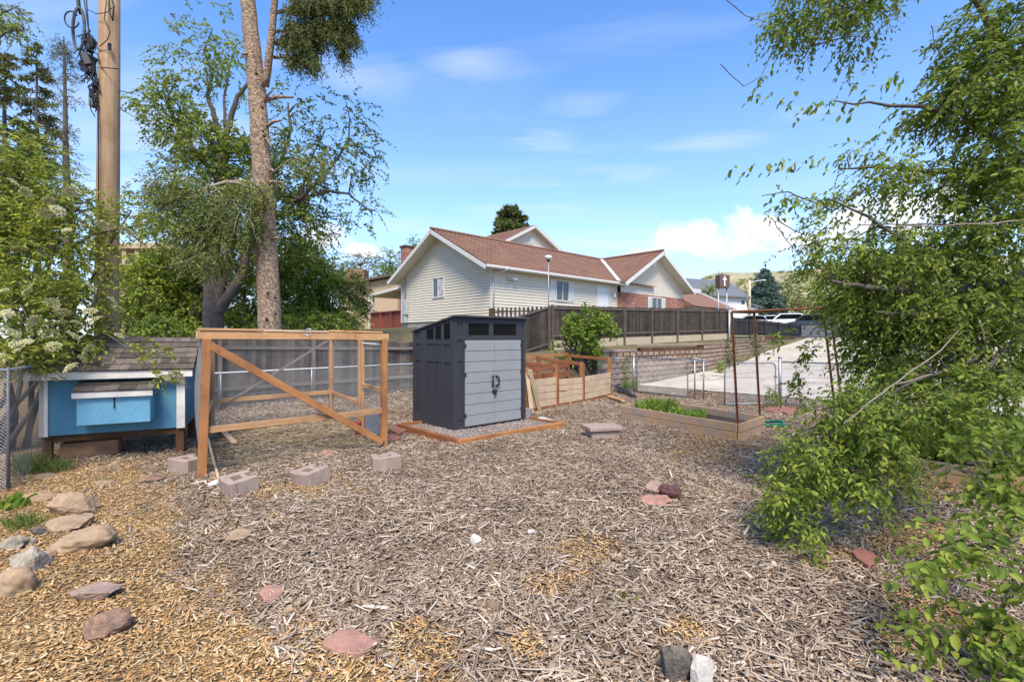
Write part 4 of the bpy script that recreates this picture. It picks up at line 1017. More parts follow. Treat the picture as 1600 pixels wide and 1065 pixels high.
# ================================================================ raised beds, arbour, compost bin
def bed(label, pts, h, soil=.6, name='raised_bed', z0=0):
    root = thing(name, label, 'raised bed', pts[0]+(z0,)); pts = [Vector((*p, 0)) for p in pts]; n = len(pts)
    for i in range(n):
        p, q = pts[i], pts[(i+1) % n]; d = (q-p).normalized()
        for k in range(2):
            m = MB(); e = .0 if i % 2 == 0 else .042
            m.beam(p+d*e+Z(z0+h*(k+.5)/2)+Vector((.006, -.006, 0))*k, q-d*e+Z(z0+h*(k+.5)/2)+Vector((.006, -.006, 0))*k, .04, h/2-.009); m.build('side_board', m_bed, root, bev=.003, world=True)
    c = sum(pts, Vector())/n; m = MB(); m.poly([p.lerp(c, .03)+Z(z0+h*soil) for p in pts], flip=False)
    me = m.build('soil', m_soil, root, world=True); return root
bed('long weathered timber raised bed with young greens beside the rusty arbour', [(3.95, 8.42), (4.82, 9.28), (3.45, 11.75), (2.42, 10.72)], .31, .55)
bed('low timber raised bed half hidden under the hanging elm branches', [(5.86, 5.35), (7.3, 6.6), (6.3, 7.6), (5.0, 6.45)], .26, .7)
bed('timber raised bed farther back behind the elm foliage at right', [(7.6, 6.9), (9.1, 8.2), (7.9, 9.4), (6.5, 8.1)], .28, .7)
m = MB(); m.beam((7.0, 9.0, .16), (9.9, 6.9, .16), .04, .13); m.beam((7.02, 9.03, .26), (9.92, 6.93, .26), .05, .05); tag(m.build('edging_board', m_black, None, bev=.004, loc=(8.4, 8, .16)), 'black plastic edging board in front of the drive at right', 'edging')
def tufts(name, label, cat_, pts, n, h, w, mat, spread=.5, group=None, kind=None, loc=None):
    """upright leafy clump(s) of blades from points"""
    P0 = np.array([tuple(p) for p in pts]); idx = rng.integers(0, len(P0), n); P = P0[idx]+np.c_[rng.normal(0, .05, n), rng.normal(0, .05, n), np.zeros(n)]
    A = np.c_[rng.normal(0, spread, n), rng.normal(0, spread, n), np.ones(n)]; Lh = h*rng.uniform(.5, 1.15, n)
    Vv, Ff = leaves(P, A, np.c_[rng.normal(0, 1, n), rng.normal(0, 1, n), rng.normal(.3, .4, n)], Lh, w*rng.uniform(.6, 1.2, n))
    lo = P.mean(0); o = npmesh(name, Vv-lo, Ff, mat); o.location = lo
    return tag(o, label, cat_, group, kind)
def inbed(n, p, q, r, s, z, lo=.1, hi=.9):
    out = []
    for _ in range(n):
        a, b = random.uniform(lo, hi), random.uniform(.15, .85); x = Vector(p).lerp(Vector(q), a); y = Vector(s).lerp(Vector(r), a); v = x.lerp(y, b); out.append((v[0], v[1], z))
    return out
f0, f1, b1, b0 = (2.42, 10.72, 0), (3.95, 8.42, 0), (4.82, 9.28, 0), (3.45, 11.75, 0)
tufts('garden_plant', 'tall feathery green herb at the far left end of the long raised bed', 'plant', inbed(16, f0, f1, b1, b0, .17, .06, .26), 620, .30, .022, L_bright, .5)
tufts('garden_plant', 'low yellow green lettuce row in the middle of the long raised bed', 'plant', inbed(26, f0, f1, b1, b0, .17, .28, .62), 420, .16, .08, L_bright, .9)
tufts('garden_plant', 'leafy green crop filling the low bed under the elm branches', 'plant', inbed(40, (5.0, 6.45, 0), (5.86, 5.35, 0), (7.3, 6.6, 0), (6.3, 7.6, 0), .2, .05, .95), 1100, .34, .06, L_elm, .7)
tufts('garden_plant', 'leafy green crop in the back bed behind the elm foliage', 'plant', inbed(40, (6.5, 8.1, 0), (7.6, 6.9, 0), (9.1, 8.2, 0), (7.9, 9.4, 0), .2, .05, .95), 1000, .38, .06, L_bright, .7)
ar = thing('garden_arbour', 'rusty steel arbour with thin leaning legs spanning from the raised bed', 'arbour', (3.93, 8.5, 0))
def rodp(name, p, q, w_=.05, h_=.05): m = MB(); m.beam(p, q, w_, .008, up=(q-p).cross(Vector((0, 1, 0)))); m.beam(p+Vector((0, .02, 0)), q+Vector((0, .02, 0)), .008, .045, up=(q-p).cross(Vector((0, 1, 0)))); return m.build(name, m_rust, ar, world=True)
T1, T2 = at(1144, 487, 8.5), at(1179, 488, 9.4); B1, B2 = at(1155, 690, 8.5), at(1189, 668, 9.4)
T3, T4 = at(1287, 481, 10.2), at(1297, 478, 11.2); B3, B4 = Vector((6.95, 10.35, .05)), Vector((7.75, 11.3, .05))
rodp('leg', B1, T1); rodp('leg', B2, T2); rodp('leg', B3, T3); rodp('leg', B4, T4)
for p, q in ((T1, T2), (T3, T4), (T1, T3), (T2, T4)): rodp('top_bar', p, q)
for t in (.33, .66): rodp('top_bar', T1.lerp(T3, t), T2.lerp(T4, t))
# compost bin
cb = thing('compost_bin', 'open topped timber compost bin with cedar posts and pale boards by the shed', 'compost bin', (1.14, 12.7, 0))
wv = Vector((.60, .80, 0)); vv = Vector((-.80, .60, 0)); F0 = Vector((.36, 11.75, 0)); F1 = Vector((1.14, 12.75, 0)); F2 = Vector((1.98, 13.75, 0)); F3 = Vector((3.05, 15.15, 0))
def cbm(name, p, q, w_, h_, mat, up=(0, 0, 1)): m = MB(); m.beam(p, q, w_, h_, up); return m.build(name, mat, cb, bev=.004, world=True)
dpt = 1.5; hts = {0: 1.08, 1: 1.10, 2: 1.12, 3: 1.20}
for i, p in enumerate((F0, F1, F2, F3)):
    cbm('post', p+Z(-.08), p+Z(hts[i]), .09, .09, m_cedar, up=wv)
    if i in (1, 2): cbm('post', p+wv*.105+Z(-.08), p+wv*.105+Z(hts[i]-.06), .07, .09, m_redwood, up=wv)
    cbm('post', p+vv*dpt+Z(-.05), p+vv*dpt+Z(1.2+.1*i/3), .09, .09, m_redwood, up=wv)
    cbm('side_rail', p+Z(hts[i]-.06), p+vv*dpt+Z(1.12+.1*i/3), .04, .09, m_redwood); 
    if i < 3: cbm('side_rail', p+Z(.52), p+vv*dpt+Z(.54), .04, .09, m_redwood)
    if i in (0, 3):
        for k in range(2): cbm('side_board', p+Z(.14+k*.2), p+vv*dpt+Z(.14+k*.2), .03, .18, m_bed)
for p, q, hh in ((F0, F1, .72), (F1, F2, .64), (F2, F3, .66)):
    d = (q-p).normalized(); k = 4
    for j in range(k):
        a = random.uniform(-.012, .012); cbm('front_board', p+d*.11-vv*.055+Z(.06+(j+.5)*hh/k+a), q-d*.055-vv*.055+Z(.06+(j+.5)*hh/k-a), .03, hh/k-random.uniform(.006, .022), m_pale)
    cbm('bottom_board', p-vv*.05+d*.05+Z(.03), q-vv*.05-d*.05+Z(.03), .035, .12, m_redwood)
cbm('top_rail', F0+vv*dpt+Z(1.17), F3+vv*dpt+Z(1.27), .04, .10, m_cedar); cbm('front_rail', F0+Z(1.0), F1+Z(1.02), .04, .08, m_redwood)
for z in (.3, .62, .92): cbm('back_board', F0+vv*(dpt-.03)+Z(z), F3+vv*(dpt-.03)+Z(z), .025, .2, m_redwood)
sl2 = thing('slatted_rack', 'small red slatted rack propped behind the compost bin near the shed', 'rack', (-.3, 13.3, 0))
m = MB(); o1 = F0+vv*1.75-wv*.2
for k in range(9): q = o1+wv*(.14*k); m.beam(q+Z(.88), q+wv*.16+Z(1.2), .03, .03)
m.build('slats', m_redwood, sl2, world=True)
for z in (.9, 1.18): m = MB(); m.beam(o1-wv*.1+Z(z)+vv*.03, o1+wv*1.5+Z(z)+vv*.03, .03, .05); m.build('rail', m_cedar, sl2, world=True)
plank('plank', 'grey weathered plank leaning on the compost bin next to the shed', gnd(834, 646)+Vector((-.05, 0, .02)), at(823, 576, 11.75), .09, .035, m_pale, up=(0, -1, 0))
plank('plank', 'light plank leaning on the compost bin right of the greyer one', gnd(843, 642)+Vector((0, 0, .02)), at(828, 578, 11.6), .10, .035, wood('light_plank', (.58, .46, .30), (.48, .36, .22), isl=.1), up=(0, -1, 0))
plank('plank', 'short cedar board lying on the mulch near the end of the compost bin', gnd(950, 621)+Z(.05), gnd(974, 629)+Z(.05), .12, .05, m_cedar_lt)
plank('edging_strip', 'dark edging strip lying tilted by the left gate post', gnd(962, 611)+Z(.18), gnd(992, 622)+Z(.06), .16, .03, m_black, 'edging')
# ================================================================ house on the rise
HZ0 = 2.3
wm = 11.0+8.4/2
ho = thing('house', 'cream sided house with a brown tiled roof on the rise behind the fence', 'house', (-1.07, 24.5, HZ0), math.atan2(.682, .731))
HL, HWd, EV, RG, SZ = 11.0, 8.8, 3.22, 5.5, .48
def lap(mb, O, u, n_, z0, z1, span, lap_h=.155, out=.034):
    """lap siding between span(z) -> (u0, u1)"""
    z = z0
    while z < z1-.01:
        zt = min(z+lap_h, z1); a0, a1 = span(z); b0, b1 = span(zt)
        if a1-a0 > .05:
            p = [O+u*a0+Z(z)+n_*out, O+u*a1+Z(z)+n_*out, O+u*b1+Z(zt)+n_*.003, O+u*b0+Z(zt)+n_*.003]
            mb.poly(p); mb.poly([O+u*a0+Z(z)+n_*.003, O+u*a1+Z(z)+n_*.003, p[1], p[0]])
        z = zt
X_, Y_ax = Vector((1, 0, 0)), Vector((0, 1, 0)); O0 = Vector((0, 0, 0))
gab = lambda half, ev, rg: (lambda z: (0, 2*half) if z <= ev else (half*(z-ev)/(rg-ev), 2*half-half*(z-ev)/(rg-ev)))
m = MB()
lap(m, Vector((0, HWd, 0)), -Y_ax, -X_, SZ, RG-.05, gab(HWd/2, EV, RG)); lap(m, O0, X_, -Y_ax, SZ, EV, lambda z: (0, HL))
lap(m, Vector((HL, 0, 0)), Y_ax, X_, SZ, EV, lambda z: (0, HWd)); lap(m, Vector((HL, HWd, 0)), -X_, Y_ax, SZ, EV, lambda z: (0, HL))
m.poly([(0.0, HWd, SZ), (0, 0, SZ), (0, 0, EV), (0, HWd/2, RG), (0, HWd, EV)])
m.build('wall', m_siding, ho)
m = MB(); m.span(.03, HL, .03, HWd-.03, -.6, SZ-.001); m.build('foundation', m_found, ho)
for x0, x1, y0, y1 in ((-.028, .07, -.028, .07), (-.028, .07, HWd-.07, HWd+.028)):
    m = MB(); m.span(x0, x1, y0, y1, SZ, EV); m.build('corner_trim', m_fascia, ho)
def tiles(mb, O, u, up_, w_, length, n_, tw=.30, row=.38):
    """ribbed tile slope: O lower left, u across, up_ along the slope"""
    k = int(w_/tw*4); r_ = int(length/row); o = len(mb.v); rows = []
    for i in range(r_+1):
        for e in ((0, 1) if 0 < i < r_ else (0,)):
            t = i/r_*length; off = .035 if (e == 1 or i == 0) else .0
            rows.append((t, off))
    for t, off in rows:
        for j in range(k+1):
            s = j/k*w_; wv_ = (.5+.5*math.cos(2*math.pi*s/tw))**.7*.05
            mb.v.append(O+u*s+up_*t+n_*(wv_+off))
    for i in range(len(rows)-1):
        for j in range(k):
            a = o+i*(k+1)+j; mb.f.append((a, a+1, a+k+2, a+k+1)); mb.uv.append([(0, 0)]*4)
slope = Vector((0, HWd/2, RG-EV)).normalized(); ovr = .55; ovg = .72
def main_slope(sgn):
    up_ = Vector((0, slope.y*sgn, slope.z)); n_ = Vector((0, -slope.z*sgn, slope.y)); y0 = 0 if sgn > 0 else HWd
    O = Vector((-ovg, y0, EV+.10))-up_*ovr; Ls = math.hypot(HWd/2, RG-EV)+ovr
    m = MB()
    if sgn > 0: tiles(m, O, X_, up_, HL+ovg+4.0, Ls, n_)
    else: tiles(m, O+X_*(HL+ovg+4), -X_, up_, HL+ovg+4, Ls, n_)
    m.build('roof', m_tile, ho, smooth=False)
    # soffit slab and barge board
    m = MB(); t = .14
    m.prism([O-n_*.02, O+up_*Ls-n_*.02, O+up_*Ls-n_*t, O-n_*t], X_*(HL+ovg+.3)); m.build('soffit', m_soffit, ho)
    m = MB(); m.prism([O-X_*.03+n_*.02-up_*.02, O-X_*.03+up_*(Ls+.02)+n_*.02, O-X_*.03+up_*(Ls+.02)-n_*.19, O-X_*.03-n_*.19-up_*.02], X_*.045); m.build('barge_board', m_fascia, ho)
    yo = O.y; m = MB(); m.beam((-ovg, yo-.05*sgn, O.z-.02), (HL+.5 if sgn > 0 else HL+ovg, yo-.05*sgn, O.z-.02), .11, .13); m.build('gutter', m_fascia, ho, bev=.02)
main_slope(1); main_slope(-1)
m = MB(); m.tube([(-ovg, HWd/2, RG+.19), (wm, HWd/2, RG+.19)], .09, 8); m.build('ridge_cap', m_tile, ho)
# cross wing with brick below
WL, W0 = 8.4, HL; WOUT = .25
Ow = Vector((W0, -WOUT, 0)); wm = W0+WL/2
m = MB(); lap(m, Ow, X_, -Y_ax, 2.55, RG-.05, gab(WL/2, EV, RG)); m.poly([(W0, -WOUT, 2.4), (W0+WL, -WOUT, 2.4), (W0+WL, -WOUT, EV), (wm, -WOUT, RG), (W0, -WOUT, EV)])
m.build('gable_wall', m_siding, ho)
m = MB(); m.span(W0, W0+WL, -WOUT-.06, HWd, -.8, 2.52)
m.uv = [[(p.x*.8 if abs(p.y+WOUT+.06) < .01 else p.y*.8, p.z*.8) for p in (m.v[i] for i in fc)] for fc in m.f]
m.build('brick_wall', m_brick, ho)
sl_w = Vector((WL/2, 0, RG-EV)).normalized(); Lw = math.hypot(WL/2, RG-EV)+.6; yf = -WOUT-.75
for sgn in (1, -1):
    up_ = Vector((sl_w.x*sgn, 0, sl_w.z)); n_ = Vector((-sl_w.z*sgn, 0, sl_w.x)); x0 = W0 if sgn > 0 else W0+WL
    O = Vector((x0, yf, EV+.10))-up_*.6; dl = HWd+1.5; m = MB()
    if sgn > 0: tiles(m, O+Y_ax*dl, -Y_ax, up_, dl, Lw, n_)
    else: tiles(m, O, Y_ax, up_, dl, Lw, n_)
    m.build('roof', m_tile, ho)
    m = MB(); m.prism([O-n_*.02, O+up_*Lw-n_*.02, O+up_*Lw-n_*.14, O-n_*.14], Y_ax*(.9)); m.build('soffit', m_soffit, ho)
    m = MB(); m.prism([O-Y_ax*.03+n_*.03-up_*.02, O-Y_ax*.03+up_*(Lw+.02)+n_*.03, O-Y_ax*.03+up_*(Lw+.02)-n_*.2, O-Y_ax*.03-n_*.2-up_*.02], Y_ax*.045); m.build('barge_board', m_fascia, ho)
m = MB(); m.beam((HL-.45, -.45, EV+.0), (wm-.1, 4.3, RG+.17), .24, .03); m.build('valley_flashing', m_fascia, ho)
m = MB(); m.tube([(wm, yf, RG+.2), (wm, HWd, RG+.2)], .09, 8); m.build('ridge_cap', m_tile, ho)
m = MB(); m.span(wm-.25, wm+.25, -WOUT-.05, -WOUT-.02, 4.55, 4.95); m.build('gable_vent', m_soffit, ho)
def window(c, w_, h_, u, n_, name='window', shutters=0, curtain=0, panes=2):
    c = Vector(c); root = thing(name, None, None, tuple(c)); root.parent = ho
    f = MB(); t = .07
    for a0, a1, b0, b1 in ((-w_/2-t, w_/2+t, h_/2, h_/2+t), (-w_/2-t, w_/2+t, -h_/2-t, -h_/2), (-w_/2-t, -w_/2, -h_/2, h_/2), (w_/2, w_/2+t, -h_/2, h_/2), (-.025, .025, -h_/2, h_/2)):
        p = u*((a0+a1)/2)+Z((b0+b1)/2)+n_*.045; R = Matrix((u, -n_, Vector((0, 0, 1)))).transposed(); f.box(p, (a1-a0, .06, b1-b0), R)
    f.build('frame', m_fascia, root)
    for s in (-1, 1):
        g_ = MB(); R = Matrix((u, -n_, Vector((0, 0, 1)))).transposed(); g_.box(u*s*w_/4+n_*.032, (w_/2-.05, .012, h_-.003), R); g_.build('pane', m_glass2 if not (curtain and s > 0) else plain('patterned_curtain', (.75, .74, .74), (.10, .09, .09), 3.5, .5, 0, fine=4), root)
    if shutters:
        for s in (-1, 1):
            g_ = MB(); cx_ = s*(w_/2+t+.24); g_.box(u*cx_+n_*.04, (.44, .03, h_+.12), R)
            for k in range(9): g_.box(u*cx_+n_*.06+Z(-h_/2+h_*(k+.5)/9), (.34, .015, h_/14), R)
            g_.build('shutter', m_fascia, root)
    return root
window((0, 4.62, 4.72-HZ0), 1.0, 1.05, -Y_ax, -X_, curtain=1)
window((5.45, 0, 4.55-HZ0), 1.05, 1.1, X_, -Y_ax, shutters=1)
window((wm+.15, -WOUT-.07, 4.10-HZ0), 1.3, 1.1, X_, -Y_ax, shutters=1)
m = MB(); m.span(8.8, 9.9, -.05, -.02, SZ+.05, 2.72); d_ = m.build('door', m_white, ho, bev=.01)
for x0, x1, z0, z1 in ((8.68, 8.8, SZ, 2.84), (9.9, 10.02, SZ, 2.84), (8.8, 9.9, 2.72, 2.84)): m = MB(); m.span(x0, x1, -.07, -.018, z0, z1); m.build('door_frame', m_fascia, d_)
m = MB(); m.lathe((9.78, -.09, 1.5), [(.03, -.02), (.03, .02)], 8); m.build('handle', m_black, d_)
m = MB(); m.span(10.45, 10.62, -.16, -.025, 2.15, 2.5); m.build('wall_lamp', m_soffit, ho, bev=.03)
m = MB(); m.span(1.05, 1.25, -.07, -.025, 2.50, 2.72); m.tube([(1.15, -.07, 2.6), (1.35, -.25, 2.58), (1.55, -.3, 2.56)], [.05, .06, .085], 10); m.build('floodlight', m_fascia, ho, smooth=True)
m = MB(); m.tube([(.62, -.62, EV-.1), (.62, -.6, EV-.22), (.10, -.09, EV-.52), (.10, -.08, SZ-.1)], .045, 8); m.build('downspout', m_fascia, ho, smooth=True)
# meter, conduit at the rear corner of the gable wall
m = MB(); m.span(-.24, -.03, 7.9, 8.35, .95, 1.85); m.span(-.22, -.03, 8.0, 8.25, .45, .9); m.build('electric_meter', plain('meter_grey', (.40, .45, .46), (.36, .40, .41), 4, .5, .05), ho, bev=.02)
m = MB(); m.tube([(-.09, 8.2, 1.85), (-.09, 8.2, 3.3)], .035, 8); m.tube([(-.1, 8.45, .1), (-.1, 8.45, 3.0)], .025, 8); m.build('conduit', m_galv, ho, smooth=True)
m = MB(); m.span(1.2, 2.0, 10.4, 11.0, -.2, 5.72); m.uv = [[((p.x+p.y)*.9, p.z*.9) for p in (m.v[i] for i in fc)] for fc in m.f]; ch = m.build('chimney', m_brick, ho); m = MB(); m.span(1.14, 2.06, 10.34, 11.06, 5.72, 5.84); m.build('chimney_cap', m_brownpost, ch)
m = MB(); m.tube([(1.02, 10.9, 2.5), (1.02, 10.9, 5.35)], .05, 8); m.lathe((1.02, 10.9, 5.35), [(.1, 0), (.12, .06), (.02, .14)], 10); m.build('flue_pipe', m_galv, ho)
# rear porch
po = thing('porch', None, None, (0, 0, 0)); po.parent = ho
m = MB(); m.prism([(.2, 8.9, 2.75), (.2, 13.9, 2.45), (.2, 13.9, 2.60), (.2, 8.9, 2.92)], (3.6, 0, 0)); m.build('porch_roof', m_soffit, po)
m = MB(); m.span(.35, .50, 13.4, 13.55, .0, 2.46); m.build('porch_post', m_fascia, po)
m = MB(); m.tube([(.25, 13.75, 2.5), (.25, 13.75, 1.4), (.2, 13.95, 1.2), (.2, 13.95, .9), (.22, 13.7, .6), (.22, 13.7, -.3)], .05, 7); m.build('porch_downspout', m_fascia, po, smooth=True)
m = MB(); y = 9.0; m_redrail = plain('red_brown_deck_paint', (.27, .075, .045), (.21, .06, .038), 5, .7, .2, isl=.15)
while y < 13.3: m.span(.30, .33, y, y+.135, .05, 1.25); y += .145
m.build('railing', m_redrail, po)
for y in (9.0, 10.5, 11.9, 13.3): m = MB(); m.span(.18, .30, y, y+.12, -.1, 1.33); m.build('railing_post', m_redrail, po)
m = MB(); m.span(.16, .36, 9, 13.4, 1.25, 1.32); m.build('handrail', m_redrail, po)
m = MB(); m.span(.2, 3.8, 8.9, 13.6, -.5, .0); m.uv = [[((p.x+p.y)*.9, p.z*.9) for p in (m.v[i] for i in fc)] for fc in m.f]; m.build('porch_base', m_brick, po)
m = MB(); m.span(3.9, 4.2, 8.9, 13.4, 0, 2.6); m.uv = [[((p.x+p.y)*.9, p.z*.9) for p in (m.v[i] for i in fc)] for fc in m.f]; m.build('porch_wall', m_brick, po)
# taller house behind
h2 = thing('house', 'taller cream house whose gable rises behind the brown tiled ridge', 'house', (1.2, 39.2, 2.4), math.atan2(.682, .731))
g0 = -3.6; RW, RE, RR = 8.2, 6.35, 8.45
m = MB(); lap(m, Vector((g0, 0, 0)), X_, -Y_ax, 0, RR-.05, gab(RW/2, RE, RR)); m.poly([(g0, 0, 0), (g0+RW, 0, 0), (g0+RW, 0, RE), (g0+RW/2, 0, RR), (g0, 0, RE)]); m.span(g0+.02, g0+RW-.02, .02, 8, 0, RE)
m.build('wall', m_siding, h2)
s2 = Vector((RW/2, 0, RR-RE)).normalized(); L2 = math.hypot(RW/2, RR-RE)+.6
for sgn in (1, -1):
    up_ = Vector((s2.x*sgn, 0, s2.z)); n_ = Vector((-s2.z*sgn, 0, s2.x)); x0 = g0 if sgn > 0 else g0+RW; O = Vector((x0, -.5, RE+.1))-up_*.6; m = MB()
    if sgn > 0: tiles(m, O+Y_ax*8.8, -Y_ax, up_, 8.8, L2, n_)
    else: tiles(m, O, Y_ax, up_, 8.8, L2, n_)
    m.build('roof', m_tile, h2)
    m = MB(); m.prism([O-Y_ax*.03+n_*.03, O-Y_ax*.03+up_*(L2+.02)+n_*.03, O-Y_ax*.03+up_*(L2+.02)-n_*.2, O-Y_ax*.03-n_*.2], Y_ax*.05); m.build('barge_board', m_fascia, h2)
    m = MB(); m.prism([O-n_*.02, O+up_*L2-n_*.02, O+up_*L2-n_*.12, O-n_*.12], Y_ax*.5); m.build('soffit', m_soffit, h2)
m = MB(); m.span(g0+RW/2-.25, g0+RW/2+.25, -.05, -.02, RR-1.35, RR-.85); m.build('gable_vent', m_soffit, h2)
# tan building and its rooftop cooler at left
m_tan = plain('tan_stucco', (.50, .37, .24), (.44, .32, .20), 3, .9, .1)
tb_ = thing('house', 'tan stucco house with a low brown roof behind the hedge left of the porch', 'house', (-13.2, 44, 2.5))
m = MB(); m.prism([(-2.6, 0, 0), (5.2, 0, 0), (5.2, 0, 5.3), (-2.6, 0, 3.9)], (0, 7, 0)); m.build('wall', m_tan, tb_)
m = MB(); m.prism([(-3.2, -.6, 3.9), (5.6, -.6, 5.45), (5.6, -.6, 5.65), (-3.2, -.6, 4.1)], (0, 8.2, 0)); m.build('roof', plain('brown_shingle', (.14, .10, .08), (.10, .075, .06), 8, .9, .3), tb_)
m = MB(); m.span(2.8, 5.2, -.05, -.01, 1.0, 3.4); m.uv = [[(p.x*.8, p.z*.8) for p in (m.v[i] for i in fc)] for fc in m.f]; m.build('brick_panel', m_brick, tb_)
m = MB(); m.span(-2.3, -.6, 1, 2.6, 4.15, 5.75)
for k in range(6): m.span(-2.2, -.7, .96, .99, 4.3+k*.23, 4.42+k*.23)
m.build('roof_cooler', plain('brown_cooler', (.30, .17, .10), (.24, .14, .08), 4, .7, .2), tb_)
ap = thing('apartment_building', 'distant beige building with balcony columns seen between pole and hedge', 'building', (-50, 62, 2))
m = MB(); m.span(-3, 6.2, 1.2, 8, 0, 11.2); m.build('wall', plain('salmon_stucco', (.50, .34, .26), (.44, .30, .23), 3, .9, .1), ap)
m = MB(); m.span(-3.4, 6.8, -.6, 8.4, 11.2, 11.9); m.build('roof_slab', m_tan, ap)
for x in (.2, 1.8, 4.2): m = MB(); m.span(x, x+.5, -.3, .2, 0, 11.2); m.build('column', m_tan, ap)
for z in (5.2, 8.2): m = MB(); m.span(-3, 6.2, -.4, 1.2, z, z+.3); m.span(-3, 6.2, -.42, -.36, z+.3, z+1.1); m.build('balcony', m_tan, ap)
m = MB(); m.span(2.7, 3.9, 1.14, 1.19, 8.6, 10.6); m.build('window', m_glass2, ap)
m = MB(); m.tube([(1.9, .5, 11.9), (1.9, .5, 16)], .28, 8); m.build('chimney', m_tan, ap)

# ================================================================ across the drive
bh = thing('house', 'low building with a plain brown roof and pale gable board beyond the brick wall', 'house', (19.5, 52, 2.6), GRID)
m = MB(); m.span(0, 9, 0, 7, 0, 2.7); m.build('wall', m_siding, bh)
m = MB(); m.prism([(-.6, -.6, 2.6), (-.6, 3.5, 4.75), (-.6, 7.6, 2.6)], (10.0, 0, 0)); m.build('roof', plain('brown_flat_shingle', (.25, .13, .085), (.21, .11, .075), 6, .9, .2), bh)
m = MB(); m.beam((9.42, -.7, 2.62), (9.42, 3.5, 4.83), .06, .2); m.beam((9.42, 7.7, 2.62), (9.42, 3.5, 4.83), .06, .2); m.build('barge_board', m_fascia, bh)
m = MB(); m.span(-.5, 8.5, 3.2, 3.9, 4.7, 5.25); m.build('ridge_vent', m_fascia, bh)
wb = thing('modern_building', 'white board building with a dark grey gable roof beyond the sign', 'building', (34.0, 78, 4.2), .42)
m = MB(); m.span(-8, 5.5, 0, 9, 0, 4.4); m.prism([(5.5, 0, 4.4), (5.5, 9, 4.4), (5.5, 4.5, 7.2)], (-13.5, 0, 0)); m.build('wall', m_white, wb)
for x in np.arange(-7.6, 5.3, .9): pass
m = MB()
for x in np.arange(-7.6, 5.3, .7): m.span(x, x+.06, -.03, -.005, 0, 4.2)
m.build('batten', m_fascia, wb)
m = MB(); m.prism([(-8.4, -.6, 4.2), (-8.4, 4.5, 7.35), (-8.4, 9.6, 4.2), (-8.4, 9.6, 4.4), (-8.4, 4.5, 7.6), (-8.4, -.6, 4.4)], (14.4, 0, 0)); m.build('roof', m_roofgrey, wb)
m = MB(); m.span(4.2, 4.9, -.04, -.008, 3.2, 3.8); m.build('window', m_glass2, wb)
m = MB(); m.span(5.5, 9.4, 1, 8, 0, 2.9); wn = m.build('annex', m_white, wb); m = MB(); m.prism([(5.5, .6, 3.5), (5.5, .6, 3.75), (9.9, .6, 2.95), (9.9, .6, 2.7)], (0, 7.8, 0)); m.build('annex_roof', m_roofgrey, wn)
# church sign
cs = thing('church_sign', 'brown church sign box with a white cross raised on two steel poles', 'sign', tuple(at(1129, 520, 47)))
b0 = at(1129, 520, 47)
m = MB(); m.box((0, 0, 5.0), (1.22, .62, 1.25), Matrix.Rotation(.35, 3, 'Z')); m.build('sign_box', m_signbrown, cs, bev=.02)
R = Matrix.Rotation(.35, 3, 'Z'); m = MB(); m.box(R @ Vector((-.05, -.325, 5.02)), (.15, .03, .95), R); m.box(R @ Vector((-.05, -.3255, 5.19)), (.48, .028, .14), R); m.build('cross', m_white, cs)
for x in (-.52, .52): m = MB(); p = R @ Vector((x, 0, 0)); m.tube([p+Z(-.5), p+Z(4.37)], .06, 8); m.build('pole', m_galv, cs, smooth=True)
for z in (3.2, 3.95): m = MB(); m.beam(R @ Vector((-.52, 0, z)), R @ Vector((.52, 0, z)), .06, .08); m.build('cross_bar', m_galv, cs)
m = MB(); m.tube([(-.4, 0, 5.62), (-.4, 0, 6.1)], .03, 6); m.build('antenna', m_galv, cs)
gpost('tall bare steel post standing at the far end of the long dark fence', 16.0, 35.6, 3.95, .07)
gl = thing('garden_pole', 'thin pole topped by a white cap standing behind the dark fence before the house', 'pole', tuple(at(857, 500, 23.3)))
bz = at(857, 500, 23.3).z; tz = at(857, 404, 23.3).z-bz
m = MB(); m.tube([(0, 0, -.6), (0, 0, tz)], .022, 8); m.build('pole_tube', m_galv, gl, smooth=True)
m = MB(); m.lathe((0, 0, tz), [(.05, -.06), (.16, .0), (.18, .08), (.15, .14), (.03, .17)], 14); m.build('cap', m_white, gl, smooth=True); m = MB(); m.lathe((0, 0, tz-.08), [(.05, -.05), (.09, 0), (.05, .03)], 12); m.build('cap_base', m_black, gl)
# distant poles
def upole(label, px, ptop, pbot, Y, r, mat=m_polewood, arm=False):
    b = at(px, pbot, Y); root = thing('utility_pole', label, 'pole', tuple(b)); h = (pbot-ptop)/FPX*Y
    m = MB(); m.tube([(0, 0, -.5), (0, 0, h)], [r, r*.75], 9); m.build('pole', mat, root, smooth=True)
    if arm: m = MB(); m.beam((-.1, 0, h-.3), (2.4, 0, h+.1), .1, .1); m.box((2.4, 0, h+.06), (.6, .25, .14)); m.build('lamp_arm', m_white, root)
    return root
m_palepole = plain('pale_pole', (.60, .50, .33), (.52, .43, .28), 3, .8, .1)
upole('pale street light pole beside the blue spruce', 1171, 438, 500, 80, .26, m_palepole, True)
upole('slim ochre pole left of the pale street light', 1160, 448, 490, 92, .16, plain('ochre_pole', (.36, .28, .10), (.3, .23, .08), 3, .8, .1))
upole('brown wooden pole seen through the elm branches at right', 1393, 404, 535, 34, .17)
